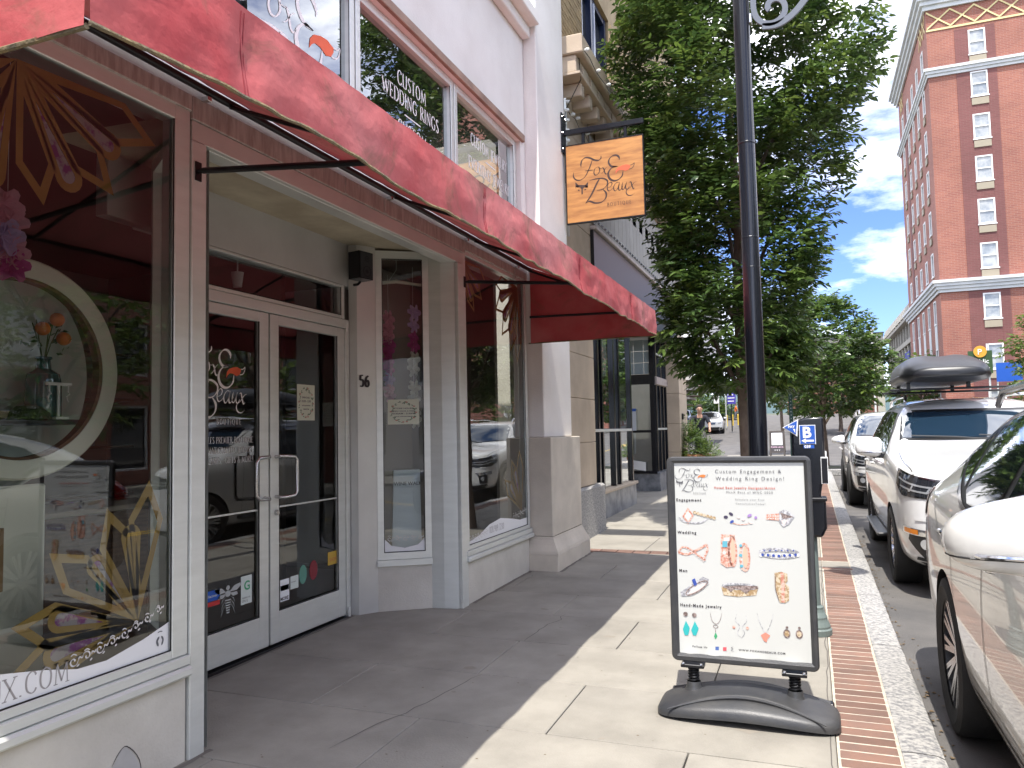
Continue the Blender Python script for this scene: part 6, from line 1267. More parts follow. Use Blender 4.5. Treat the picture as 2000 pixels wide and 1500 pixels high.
# ================================================================== TREES
def leafmat(name, c1_, c2_, tr=.35):
    m = mat(name, c1_, .33, col2=c2_, scale=1.1, detail=4, obj=True, trans=tr, spec=.5, contrast=(.35,.65)); return m
lf1 = leafmat('leaf green', (.080,.140,.028), (.115,.18,.045), .33); lf2 = leafmat('leaf deep green', (.05,.10,.028), (.075,.13,.035), .3); lf3 = leafmat('leaf yellow green', (.12,.18,.035), (.15,.21,.05), .42); lf4 = leafmat('leaf far', (.035,.075,.02), (.06,.11,.03), .2)
bark = mat('bark', (.16,.12,.09), .9, col2=(.09,.065,.05), scale=9, stretch=(1,1,.6), bump=.8, bscale=30)
def leaves(name, m, parent, centers, dirs, ll, nl, L0, droop=.5, seed=1, width=.38):
    rg = np.random.default_rng(seed); T_ = len(centers)
    C_ = np.repeat(centers, nl, 0); D_ = np.repeat(dirs, nl, 0); k = np.tile(np.arange(nl), T_); n = len(C_)
    tl_ = ll*2.6; pos = C_ + D_*((k/nl)[:, None]*tl_)
    up = np.array([0,0,1.0]); side = np.cross(D_, up); side /= np.linalg.norm(side, axis=1)[:, None]+1e-6
    sgn = np.where(k % 2 == 0, 1, -1)[:, None]
    ax = D_*.75 + side*sgn*(.75+.3*rg.random((n,1))) + rg.normal(0, .22, (n,3)); ax[:, 2] -= droop*rg.random(n)
    ax /= np.linalg.norm(ax, axis=1)[:, None]
    nrm = up+rg.normal(0, .38, (n,3)); b = np.cross(ax, nrm); b /= np.linalg.norm(b, axis=1)[:, None]; nrm = np.cross(b, ax)
    s_ = (ll*(.7+.5*rg.random(n)))[:, None]; wd = width
    pos = pos+ax*s_*.08
    P = np.stack([pos, pos+ax*s_*.33+b*s_*wd*.5+nrm*s_*.05, pos+ax*s_*.68+b*s_*wd*.36+nrm*s_*.04-up*s_*.04, pos+ax*s_-up*s_*.10, pos+ax*s_*.68-b*s_*wd*.36+nrm*s_*.04-up*s_*.04, pos+ax*s_*.33-b*s_*wd*.5+nrm*s_*.05], 1).reshape(-1, 3)
    P -= np.array(L0); me = bpy.data.meshes.new(name); me.vertices.add(len(P)); me.vertices.foreach_set('co', P.ravel())
    q = np.array([[0,1,2,3],[3,4,5,0]]); F_ = (np.arange(n)[:, None, None]*6+q[None]).reshape(-1, 4)
    me.loops.add(F_.size); me.loops.foreach_set('vertex_index', F_.ravel()); me.polygons.add(len(F_)); me.polygons.foreach_set('loop_start', np.arange(len(F_))*4); me.polygons.foreach_set('loop_total', np.full(len(F_), 4))
    me.update(calc_edges=True); me.validate()
    ms = m if isinstance(m, (list, tuple)) else [m]
    for q_ in ms: me.materials.append(q_)
    if len(ms) > 1:
        mi = np.repeat(np.repeat(rg.choice(len(ms), T_, p=[.55,.3,.15][:len(ms)] if len(ms) == 3 else None), nl), 2); me.polygons.foreach_set('material_index', mi.astype(np.int32))
    o = bpy.data.objects.new(name, me); COL.objects.link(o); o.parent = parent; o['kind'] = 'stuff'; return o
def tree(name, label, base, prof, ntw, ll, nl=9, trunk_r=.08, seed=1, mats=None, zc0=2.2, asym=(0,0), group=None, gaps=.0, droop=.5, width=.38, lean=(0,0)):
    x0, y0, zb_ = base; t = thing(name, label, 'tree', base, group); rg = np.random.default_rng(seed)
    zs_ = [p[0] for p in prof]; rs_ = [p[1] for p in prof]; ztop = zs_[-1]
    # trunk and limbs
    tk = MB(); pts = [(x0+.02*math.sin(k*1.3)+lean[0]*k/6, y0+.02*math.cos(k*1.7), zb_+(ztop*.62-0)*k/8) for k in range(9)]; tk.tube(pts, [trunk_r*(1.25 if k == 0 else 1-.07*k) for k in range(9)], 12); tk.build('trunk', bark, t, smooth=True)
    rr = random.Random(seed); lm = MB()
    for k in range(12):
        z_ = zb_+zs_[0]*.9+(ztop-zs_[0])*.45*k/12; a = k*2.4+rr.random(); R_ = np.interp(z_-zb_+1.2, zs_, rs_)*.75
        p0 = Vector((x0+lean[0]*.5, y0, z_-.2)); p1 = Vector((x0+R_*math.cos(a), y0+R_*math.sin(a), z_+.5+R_*.9)); lm.tube([p0, p0.lerp(p1, .5)+Vector((0,0,.12)), p1], [trunk_r*.45, trunk_r*.3, trunk_r*.08], 7)
    lmo = lm.build('limbs', bark, t, smooth=True)
    n = ntw*3; z = rg.uniform(zs_[0], ztop, n); R_ = np.interp(z, zs_, rs_); a = rg.uniform(0, 2*PI, n); rr_ = np.sqrt(rg.uniform(.10, 1, n))
    lump = np.array([noise.noise(Vector((math.cos(q)*1.3, math.sin(q)*1.3, w_*.9+seed))) for q, w_ in zip(a, z)])
    rad = R_*rr_*(1+.38*lump)
    P = np.stack([x0+rad*np.cos(a)+asym[0]*z/ztop, y0+rad*np.sin(a)+asym[1]*z/ztop, zb_+z], 1)
    dens = np.array([noise.noise(Vector(tuple(p*1.15))+Vector((seed,0,0))) for p in P]); keep = (dens > -.12+gaps)
    w_ = R_*rg.random(n)+.12 > rg.random(n)*R_.max()*.8; P = P[keep & w_][:ntw]; a = a[keep & w_][:ntw]; z = z[keep & w_][:ntw]
    D_ = np.stack([np.cos(a), np.sin(a), np.full(len(a), .35)], 1)+rg.normal(0, .35, (len(a), 3)); D_[:, 2] -= .5*(z < zs_[0]+.9); D_ /= np.linalg.norm(D_, axis=1)[:, None]
    leaves('crown', mats or [lf1, lf2, lf3], t, P, D_, ll, nl, base, droop, seed, width)
    return t
tree('street_tree', 'leafy young shade tree on the pavement behind the black lamp post', (-.86, 11.2, zg(11)), [(2.05,.35),(2.4,.85),(3.2,.98),(4.2,1.15),(5.2,1.38),(6.2,1.55),(7.2,1.6),(8.2,1.4),(9.2,.9),(9.8,.3)], 5600, .125, 11, .085, 3, width=.40)
tree('street_tree', 'bushy tree in a kerb cut-out beyond the green sign post', (.42, 26.5, zg(26)), [(1.7,.6),(2.1,1.7),(3.1,1.9),(4.0,1.6),(4.8,1.0),(5.5,.3)], 1800, .15, 9, .10, 8, asym=(.1,0), width=.6)
tree('street_tree', 'loose light green tree seen between the lamp post and the green sign post', (-1.2, 38, zg(38)), [(2.4,.7),(3.2,1.5),(4.5,1.7),(5.6,1.0),(6.3,.2)], 500, .2, 8, .09, 12, mats=[lf3, lf1, lf1], width=.55)
tree('street_tree', 'bushy yellow-green tree at the right edge in front of the brick tower', (12.0, 46, zg(46)), [(1.2,1.2),(2.5,2.1),(4,2.2),(5.6,1.9),(6.9,.8),(7.3,.2)], 900, .24, 8, .12, 15, mats=[lf3, lf1, lf3], width=.55)
tree('street_tree', 'low tree crown showing between the garage and the black roof box', (8.5, 70, zg(70)), [(1.0,1.2),(2.2,2.4),(3.8,2.2),(5.0,.8)], 500, .35, 7, .12, 21, mats=[lf1, lf3, lf1], width=.6)
tree('street_tree', 'green tree beside the trunk of the kerb tree, far up the street', (2.0, 58, zg(58)), [(1.6,1.5),(3,2.8),(4.6,2.6),(6.2,.8)], 600, .34, 7, .14, 25, mats=[lf2, lf1, lf3], width=.6)
for k, (yy_, sd_) in enumerate(((-4, 31), (4.5, 32), (13, 33), (22, 34))):
    tree('street_tree', ('street tree across the road reflected at the far left of the shopfront glass', 'street tree across the road reflected in the left shop window', 'street tree across the road reflected in the door glass', 'street tree across the road reflected in the right shop window')[k], (10.6, yy_, 0), [(2.0,.8),(3.0,2.0),(4.6,2.4),(6.4,2.0),(7.6,.6)], 420, .26, 8, .12, sd_, mats=[lf3, lf1, lf3], width=.5, group='street trees across the road')
def bush(name, label, base, rx, rz, n, ll, mats, seed, cat='bush', parent=None, width=.5):
    t = parent or thing(name, label, cat, base); rg = np.random.default_rng(seed)
    v = rg.normal(0, 1, (n, 3)); v /= np.linalg.norm(v, axis=1)[:, None]; v[:, 2] = np.abs(v[:, 2]); r_ = rg.uniform(.45, 1, n)[:, None]
    P = v*r_*np.array([rx, rx, rz])*(1+.25*rg.normal(0, 1, (n,1))*.5)+np.array(base); leaves('foliage', mats, t, P, v, ll, 7, base if parent is None else tuple(rootloc(parent)), .3, seed, width); return t
# planter by the stone pier, with shrub
pz = zg(19.5); pt_ = thing('planter', 'terracotta planter with shrub and trailing plants beside the stone pier', 'planter', (-2.62, 19.6, pz))
MB().lathe([(0,0),(.22,0),(.27,.1),(.33,.5),(.36,.62),(.40,.64),(.41,.74),(.385,.76),(.36,.70),(0,.68)], (-2.62,19.6,pz), 'z', 28).build('pot', mat('terracotta', (.38,.17,.09), .85, col2=(.30,.15,.09), scale=4), pt_, smooth=35.)
bush('', '', (-2.78,19.6,pz+.78), .36, .78, 420, .06, [lf3, lf1, lf1], 3, parent=pt_); bush('', '', (-2.45,19.5,pz+.72), .38, .3, 260, .05, [lf3, lf1, lf2], 4, parent=pt_); bush('', '', (-2.9,19.4,pz+.45), .16, .35, 90, .06, [lf3, lf3, lf1], 5, parent=pt_)
bush('far_shrub', 'rounded dusty green shrub mass behind the cyclist across the street', (-11.4, 80, zg(80)), 3.9, 3.0, 900, .3, [lf4, lf3, lf1], 6)
bush('far_shrub', 'lower end of the shrubbery beside the yellow bollards', (-8.2, 80, zg(80)), 1.5, 1.7, 300, .28, [lf4, lf3, lf1], 7)
grs = []
for (gx, gy) in ((.42,26.5),):
    o = MB().lathe([(0,.05),(.7,.02),(.8,0)], (gx,gy,zg(gy)), 'z', 20).build('tree_pit', M['soil'], None); tag(o, 'mulched tree pit at the foot of the kerb tree', None, None, 'structure')
ki = MB(); ki.bbox(-.3,1.9,24.6,24.8,zg(24)-.13,zg(24)+.06,b=.02); o = ki.build('kerb', M['granite'], None); tag(o, 'granite kerb end of the planted corner beyond the third white car', None, None, 'structure')
# ================================================================== BRICK TOWER AND FAR BUILDINGS
def brickmat(name, c1_, c2_, mort, sc=1.0):
    m = bpy.data.materials.new(name); m.use_nodes = True; t = m.node_tree; ln = t.links.new; b = t.nodes['Principled BSDF']; b.inputs['Roughness'].default_value = .85
    g_ = t.nodes.new('ShaderNodeNewGeometry'); sx = t.nodes.new('ShaderNodeSeparateXYZ'); ad = t.nodes.new('ShaderNodeMath'); cx = t.nodes.new('ShaderNodeCombineXYZ'); ln(g_.outputs['Position'], sx.inputs[0]); ln(sx.outputs[0], ad.inputs[0]); ln(sx.outputs[1], ad.inputs[1]); ln(ad.outputs[0], cx.inputs[0]); ln(sx.outputs[2], cx.inputs[1])
    br = t.nodes.new('ShaderNodeTexBrick'); br.inputs['Color1'].default_value = (*c1_,1); br.inputs['Color2'].default_value = (*c2_,1); br.inputs['Mortar'].default_value = (*mort,1); br.inputs['Scale'].default_value = 1; br.inputs['Brick Width'].default_value = .42*sc; br.inputs['Row Height'].default_value = .13*sc; br.inputs['Mortar Size'].default_value = .012
    ln(cx.outputs[0], br.inputs[0]); nz_ = t.nodes.new('ShaderNodeTexNoise'); nz_.inputs['Scale'].default_value = .35; nz_.inputs['Detail'].default_value = 8; ln(g_.outputs['Position'], nz_.inputs[0])
    mr = t.nodes.new('ShaderNodeMapRange'); mr.inputs[1].default_value = .3; mr.inputs[2].default_value = .7; mr.inputs[3].default_value = .86; mr.inputs[4].default_value = 1.12; ln(nz_.outputs[0], mr.inputs[0]); mm = t.nodes.new('ShaderNodeMixRGB'); mm.blend_type = 'MULTIPLY'; mm.inputs[0].default_value = 1; ln(br.outputs[0], mm.inputs[1]); ln(mr.outputs[0], mm.inputs[2]); ln(mm.outputs[0], b.inputs['Base Color']); return m
rbk, dbk = brickmat('red brick', (.285,.105,.07), (.235,.08,.058), (.30,.19,.15)), brickmat('dark red brick', (.17,.06,.055), (.14,.05,.045), (.17,.09,.08))
tw = thing('brick_tower', 'tall red brick residential tower with white bands and lattice frieze', 'building', (15, 70, 0))
TX, TY = 9.55, 65.0; tops = [31.05,27.8,24.55,21.35,18.1,14.8,11.05,7.3,3.9]
xs = [TX, 11.4, 12.3, 13.42, 14.1, 19.0, 20.1, 26]; zs = sorted([0, 34]+[t for t in tops]+[t-1.9 for t in tops])
opn = lambda i, j, k: (i in (2, 5)) and any(abs(zs[k]-(t-1.9)) < .01 for t in tops)
MB().vox(xs, [TY, TY+.4], zs, lambda i, j, k: not opn(i, j, k)).build('front_wall', rbk, tw)
for a, b in ((11.4, 12.295), (13.425, 14.05)): MB().box(a, b, TY-.03, TY-.001, .2, 31.25).build('dark_brick_and_recess_strip', dbk, tw)
for t_ in tops[1:]+[34.1]:
    if t_ < 33: MB().box(12.3, 13.42, TY-.029, TY-.0015, t_+.002, tops[tops.index(t_)-1]-1.902).build('dark_brick_and_recess_strip', dbk, tw)
wfr = mat('white window frame', (.72,.72,.70), .5); wgl = mat('curtained glass', (.20,.23,.26), .15, col2=(.38,.39,.38), scale=1.3, spec=.8, contrast=(.4,.6)); grl = mat('vent beige', (.30,.26,.19), .7)
def twin(x0, x1, y, zt_, parent):
    mb = MB(); h = 1.9; mb.box(x0,x0+.1,y-.05,y+.02,zt_-h,zt_); mb.box(x1-.1,x1,y-.05,y+.02,zt_-h,zt_); mb.box(x0+.1,x1-.1,y-.05,y+.02,zt_-.1,zt_); mb.box(x0+.1,x1-.1,y-.05,y+.02,zt_-h,zt_-h+.1); mb.box(x0+.1,x1-.1,y-.04,y+.02,zt_-h/2-.04,zt_-h/2+.04); mb.box(x0-.06,x1+.06,y-.12,y-.052,zt_-h-.08,zt_-h)
    o = mb.build('window', wfr, parent); MB().box(x0+.1,x1-.1,y+.03,y+.05,zt_-h+.1,zt_-.1).build('pane', wgl, o); return o
wp0 = None
for t_ in tops:
    for x0 in (12.3, 19.0):
        twin(x0, x0+1.12, TY, t_, tw); mb = MB(); mb.box(x0-.0,x0+1.12,TY-.10,TY-.031,t_-2.55,t_-2.05)
        mb.build('vent_grille', grl, tw)
for z_ in (24.6, 21.4, 18.2): MB().lathe([(0,-.12),(.09,-.1),(.09,0)], (16.3,TY,z_), 'y', 10).build('wall_vent', wfr, tw)
wtr = mat('white stone trim', (.60,.61,.60), .7, col2=(.50,.52,.53), scale=1)
def cornice(z0, z1, out_, steps=3, nm='stone_band'):
    mb = MB()
    for k in range(steps):
        a = z0+(z1-z0)*k/steps; b = z0+(z1-z0)*(k+1)/steps-.004; o_ = out_*(k+1)/steps
        mb.box(TX-o_, 27, TY-o_, TY-.035, a, b); mb.box(TX-o_, TX-.035, TY-.035, 84+o_, a, b)
    return mb.build(nm, wtr, tw)
cornice(27.86, 28.5, .35); cornice(11.3, 12.2, .55, 4); cornice(33.1, 34.4, .8, 4, 'roof_cornice')
MB().box(TX-.5, 27, TY-.5, 84, 34.41, 34.6).build('roof', wtr, tw)
yel = mat('yellow lattice', (.60,.50,.25), .7)
mb = MB(); mb.box(TX, 17.5, TY-.06, TY-.032, 31.45, 31.6)
o = mb.build('frieze_line', yel, tw)
for k in range(5):
    for s_ in (-1, 1):
        x_ = TX+.05+k*1.6; z_a, z_b = (31.65, 32.95) if s_ > 0 else (32.95, 31.65); hw_ = .07
        MB().prism([(x_,z_a-hw_),(x_,z_a+hw_),(x_+1.6,z_b+hw_),(x_+1.6,z_b-hw_)], 0, .04+.01*(s_ > 0), lambda a, b, h: (a, TY-.032-h, b)).build('lattice_bar', yel, tw)
for k in range(5):
    for s_ in (-1, 1):
        y_ = TY+.4+k*1.1 if k < 3 else TY+12+k*1.1; z_a, z_b = (31.65, 32.95) if s_ > 0 else (32.95, 31.65)
        MB().prism([(y_,z_a-.07),(y_,z_a+.07),(y_+1.1,z_b+.07),(y_+1.1,z_b-.07)], 0, .04+.01*(s_ > 0), lambda a, b, h: (TX-.032-h, a, b)).build('lattice_bar', yel, tw)
# side face with window columns; recess shade painted as a flat dark strip
cols = [67.2, 70.4, 73.6, 76.8, 80.6]
ys_ = sorted([TY+.4, 84.0]+cols+[c+1.1 for c in cols]); 
def sop(i, j, k): return any(abs(ys_[j]-c) < .01 for c in cols) and any(abs(zs[k]-(t-1.9)) < .01 for t in tops)
MB().vox([TX, TX+.4], ys_, zs, lambda i, j, k: not sop(i, j, k)).build('side_wall', rbk, tw)
MB().box(TX-.03, TX-.002, 78.6, 79.6, .2, 31.3).build('dark_brick_and_recess_strip', dbk, tw)
MB().box(TX+.4, 27, TY+.4, 84, .1, 34).build('building_core', M['dark_in'], tw)
for c in cols:
    for t_ in tops:
        if t_ > 11.3 or True:
            mb = MB(); mb.box(TX-.05,TX+.03,c,c+.1,t_-1.9,t_); mb.box(TX-.05,TX+.03,c+1.0,c+1.1,t_-1.9,t_); mb.box(TX-.05,TX+.03,c+.1,c+1.0,t_-.1,t_); mb.box(TX-.09,TX+.03,c+.1,c+1.0,t_-1.9,t_-1.8); o = mb.build('window', wfr, tw); MB().box(TX+.05,TX+.08,c+.1,c+1.0,t_-1.8,t_-.1).build('pane', wgl, o)
        if t_ > 12.5: MB().box(TX-.10, TX-.032, c+.1, c+1.0, t_-2.6, t_-2.1).build('vent_grille', grl, tw)
for c in cols: MB().box(TX-.04, TX-.003, c, c+1.1, 7.302, 9.148).build('white_panel', wtr, tw)
# parking garage beyond the tower
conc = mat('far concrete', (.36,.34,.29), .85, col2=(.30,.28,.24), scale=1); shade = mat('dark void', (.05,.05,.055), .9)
pg = thing('parking_garage', 'pale concrete parking garage with vertical fins beyond the brick tower', 'building', (14, 100, 0))
MB().box(11.2, 24, 85, 118, 0, 14.2).build('garage_body', mat('garage glass', (.14,.15,.17), .4), pg)
mb = MB(); mb.box(10.2, 11.19, 84.8, 118, 10.1, 10.6); mb.build('floor_slab', conc, pg); MB().box(10.0, 11.19, 84.8, 118, 12.6, 12.95).build('floor_slab', conc, pg)
k = 0; y = 85.0
while y < 117.5:
    MB().box(10.5, 11.18, y, y+.5, 10.61, 12.59).build('fin', conc, pg); MB().prism([(9.9,13.0),(10.8,12.96),(10.8,14.3),(10.3,14.3)], 0, 2.3, lambda a, b, h: (a, y+h, b)).build('parapet_block', conc, pg)
    MB().prism([(10.7,6.5),(11.15,6.5),(11.15,10.05),(10.3,10.05)], 0, .6, lambda a, b, h: (a, y+h, b)).build('lower_fin', conc, pg); y += 2.75
MB().box(10.1, 11.19, 84.8, 118, 5.9, 6.4).build('floor_slab', conc, pg)
MB().box(9.9, 10.6, 96, 100, 4.6, 5.9).build('red_awning', mat('red awning', (.35,.02,.03), .7), pg); MB().box(10.05, 10.12, 90, 94, 6.5, 9.2).build('blue_banner', mat('blue banner', (.02,.03,.25), .6), pg)
eb = thing('end_building', 'low building with grey metal top and brown brick wall closing the street', 'building', (6, 124, 0))
MB().box(-3, 10.0, 123, 135, 0, 11.2).build('brick_wall', brickmat('brown red brick', (.22,.085,.06), (.2,.08,.055), (.2,.12,.09)), eb); MB().box(-3.2, 10.2, 122.6, 135, 11.25, 12.9).build('cream_band', mat('cream band', (.46,.44,.36), .8), eb); MB().box(-3.5, 10.4, 122.2, 135, 12.95, 14.6).build('metal_top', mat('grey metal siding', (.20,.19,.175), .6), eb); MB().box(-3.6, 10.5, 122.0, 135, 14.61, 14.8).build('roof_edge', shade, eb); MB().box(9.3, 10.25, 122.3, 122.59, 0, 12.8).build('corner_pier', MATS['cream band'], eb)
for a in range(12): MB().box(-3+a*1.1, -2.96+a*1.1, 122.15, 122.19, 13.0, 14.55).build('siding_rib', shade, eb)
fp_ = thing('flagpole', 'white metal pole standing far down the street above the trees', 'pole', (6.6, 90, zg(90))); MB().tube([(6.6,90,zg(90)),(6.6,90,11.4)], .11, 10).build('pole', wfr, fp_, smooth=True); MB().lathe([(0,11.4),(.2,11.45),(.2,11.7),(0,11.75)], (6.6,90,0), 'z', 12).build('pole_cap', wfr, fp_)
# white building with steel canopy on the left, across the side street
wb2 = thing('canopy_building', 'white building with layered brown steel canopies across the side street', 'building', (-12, 55, 0))
MB().box(-30, -6.9, 52.5, 70, 4.6, 13).build('upper_wall', mat('white wall', (.62,.62,.60), .8), wb2); MB().box(-30, -11, 54, 70, 0, 4.6).build('lower_wall', M['stucco2'], wb2)
for k in range(4): MB().box(-9.4+k*.0-.6*k*0-k*3, -8.2-k*3, 52.35, 52.49, 6.2, 8.4).build('window', MATS['garage glass'], wb2)
for k, (x1, z0, z1) in enumerate(((-5.3,4.55,4.75),(-6.4,3.95,4.12),(-7.0,3.4,3.52))):
    MB().box(-12, x1, 48.5+k*.3, 52.3, z0, z1).build('canopy_deck', mat('canopy steel', (.40,.37,.33), .6), wb2)
    mb = MB()
    for j in range(10): 
        a = x1-.3-j*.55; mb.box(a-.03, a+.03, 48.6+k*.3, 48.66+k*.3, z0-.38, z0-.002); 
        mb.tube([(a, 48.63+k*.3, z0-.36), (a-.275, 48.63+k*.3, z0-.02), (a-.55, 48.63+k*.3, z0-.36)], .018, 5)
    mb.tube([(-12,48.63+k*.3,z0-.38),(x1,48.63+k*.3,z0-.38)], .03, 5); o = mb.build('truss', mat('truss brown', (.12,.09,.07), .7), wb2); o['kind'] = 'stuff'
    MB().box(-12, x1-.1, 49+k*.3, 52.2, z0-.36, z0-.33).build('canopy_ceiling', mat('canopy brown', (.20,.14,.10), .8), wb2)
# signs, lamp, bollards, wires
ps = thing('directory_sign', 'purple-blue directory sign on a post beside the tree trunk', 'sign', (-5.4, 60, zg(60)))
MB().box(-5.50,-5.42,60,60.08,zg(60),4.3).build('post', M['black'], ps); MB().box(-5.75,-5.12,59.93,59.99,3.3,4.25).build('panel', mat('purple blue', (.05,.04,.28), .5), ps); MB().box(-5.70,-5.3,59.92,59.929,3.95,4.02).build('text_line', M['white'], ps); MB().box(-5.70,-5.2,59.92,59.929,3.72,3.78).build('text_line', M['white'], ps); MB().box(-5.70,-5.25,59.92,59.929,3.48,3.54).build('text_line', M['white'], ps)
wsn = thing('turn_sign', 'white lane sign with black arrow over the side street', 'sign', (-6.6, 61, zg(61))); MB().box(-6.85,-6.45,61,61.03,3.4,3.95).build('panel', M['white'], wsn); MB().box(-6.52,-6.46,61.03,61.08,zg(61),4.0).build('post', M['alu'], wsn)
fl = Flat(); fl.stroke([(-6.66,3.46),(-6.66,3.7),(-6.58,3.82)], .05); fl.stroke([(-6.66,3.6),(-6.75,3.7)], .04); fl.place('arrow', lambda a, b: (a, 60.99, b), M['ink'], wsn)
sl2 = thing('street_lamp', 'thin street lamp with small amber lantern far down the side street', 'street lamp', (-6.25, 64, zg(64))); MB().tube([(-6.25,64,zg(64)),(-6.25,64,4.6)], .045, 8).build('pole', M['alu'], sl2); MB().lathe([(0,4.6),(.1,4.65),(.16,4.85),(.05,5.0),(0,5.02)], (-6.25,64,0), 'z', 10).build('lantern', mat('amber lantern', (.6,.4,.12), .4), sl2)
for k in range(5):
    x_, y_ = -6.9+k*.42, 66+k*.6; o = MB().lathe([(.09,0),(.09,.85),(.07,.92),(0,.95)], (x_,y_,zg(y_)), 'z', 10).build('bollard', mat('yellow paint', (.6,.42,.06), .6), None)
    tag(o, 'yellow bollard, %s of the row past the silver car' % ('leftmost','second','third','fourth','rightmost')[k], 'bollard', 'yellow bollards at the corner')
for k, z_ in enumerate((6.9, 5.3, 3.9)):
    o = MB().tube([(-14,80,z_+.1),(-6,80,z_),(4,80,z_+.15)], .025, 4).build('overhead_wire', M['white'], None); tag(o, ('uppermost','middle','lowest')[k]+' pale overhead wire crossing the sky beside the canopy', 'wire', 'overhead wires')
pks = thing('parking_sign', 'green public parking sign with orange P disc above the roof box', 'sign', (9.1, 50, zg(50))); 
MB().tube([(9.6,50.2,zg(50)),(9.6,50.2,6)], .05, 8).build('post', M['alu'], pks); MB().box(8.55,9.75,50.0,50.05,4.3,5.6).build('panel', mat('sign green', (.03,.07,.02), .5), pks)
MB().lathe([(0,-.03),(.33,-.03),(.33,0),(0,0)], (9.15,49.96,5.55), 'y', 28).build('disc', mat('disc orange', (.62,.30,.03), .5), pks); sans('P', .46, lambda a, b: (9.0+a, 49.90, 5.38+b), M['white'], pks, bold=.0); sans('Public', .36, lambda a, b: (8.72+a, 49.99, 4.88+b), M['white'], pks, bold=.003); sans('Parking', .32, lambda a, b: (8.65+a, 49.99, 4.5+b), M['white'], pks, bold=.003)
bs = thing('blue_banner_sign', 'blue banner partly hidden by the tree at the right edge', 'sign', (10.6, 52, zg(52))); MB().box(10.3,11.6,52,52.05,3.9,5.0).build('panel', blue, bs); MB().tube([(10.35,52.1,zg(52)),(10.35,52.1,5)], .04, 6).build('post', M['alu'], bs)
# hills on the horizon, bluish distance haze put into the forest colour
hl_ = MB(); hl_.grid(lambda a, b: (-1800+3600*a, 1500+500*b, -5+(30*noise.noise(Vector((a*7, 1, 0)))+88+12*noise.noise(Vector((a*30, 3, 0))))*math.sin(b*PI/2)), 120, 6); o = hl_.build('hills', mat('hazy hill forest', (.045,.08,.085), .95), None, smooth=True); tag(o, 'distant wooded ridge on the horizon', None, None, 'structure')
# ================================================================== OPPOSITE SIDE OF THE STREET (seen in reflections)
def opp(label, y0, y1, h, m, seed, wm):
    t = thing('opposite_building', label, 'building', (17, (y0+y1)/2, 0)); rr = random.Random(seed); n = int((y1-y0)/3.2); ys = [y0]; 
    for k in range(n): c = y0+(y1-y0)*(k+.5)/n; ys += [c-.7, c+.7]
    ys += [y1]; zs = [0, .6, 2.6, 3.6, 5.2, 20]; zs = [z for z in zs if z < h]+[h]
    MB().vox([13.6, 14.0], ys, zs, lambda i, j, k: not (j % 2 == 1 and k % 2 == 1 and k < len(zs)-2+0)).build('wall', m, t)
    MB().box(14.1, 24, y0, y1, 0, h-.1).build('building_core', M['dark_in'], t)
    for j in range(1, len(ys)-1, 2):
        for k in range(1, len(zs)-2, 2):
            mb = MB(); a, b, c, d = ys[j], ys[j+1], zs[k], zs[k+1]; mb.box(13.7,13.8,a,a+.08,c,d); mb.box(13.7,13.8,b-.08,b,c,d); mb.box(13.7,13.8,a+.08,b-.08,d-.08,d); mb.box(13.7,13.8,a+.08,b-.08,c,c+.08); o = mb.build('window', wm, t); MB().box(13.76,13.78,a+.08,b-.08,c+.08,d-.08).build('pane', cglass, o)
    MB().box(13.3, 14.0, y0, y1, h+.003, h+.4).build('roof_cornice', wtr, t)
opp('cream three-storey building across the road seen in the door glass', -26, 9, 6.9, M['stucco'], 1, M['alu']); opp('red brick building across the road seen in the right shop window', 9.2, 30, 6.5, rbk, 2, wfr); opp('beige building across the road beyond the brick one', 30.3, 43, 5.5, M['stucco2'], 3, wfr)
bl = thing('near_block', 'plain stucco building continuing the row behind the camera', 'building', (-6, -12, 0)); MB().box(-12,-2.95,-30,-6.1,-.3,9.4).build('wall', M['stucco'], bl)
# ================================================================== PEOPLE
def skin_mesh(name, verts, edges, radii, m, parent, sub=2):
    me = bpy.data.meshes.new(name); me.from_pydata(verts, edges, []); o = bpy.data.objects.new(name, me); COL.objects.link(o)
    o.modifiers.new('skin', 'SKIN'); 
    sv = me.skin_vertices[0].data
    for i, r_ in enumerate(radii): sv[i].radius = (r_, r_) if not isinstance(r_, tuple) else r_; sv[i].use_root = (i == 0)
    s_ = o.modifiers.new('s', 'SUBSURF'); s_.levels = sub; dg = bpy.context.evaluated_depsgraph_get(); dg.update(); m2 = bpy.data.meshes.new_from_object(o.evaluated_get(dg)); bpy.data.objects.remove(o)
    m2.materials.clear(); m2.materials.append(m); smooth_mesh(m2, 180); o = bpy.data.objects.new(name, m2); COL.objects.link(o); o.parent = parent; return o
skinm = mat('skin', (.42,.24,.17), .55); hairm = mat('dark hair', (.025,.018,.013), .8)
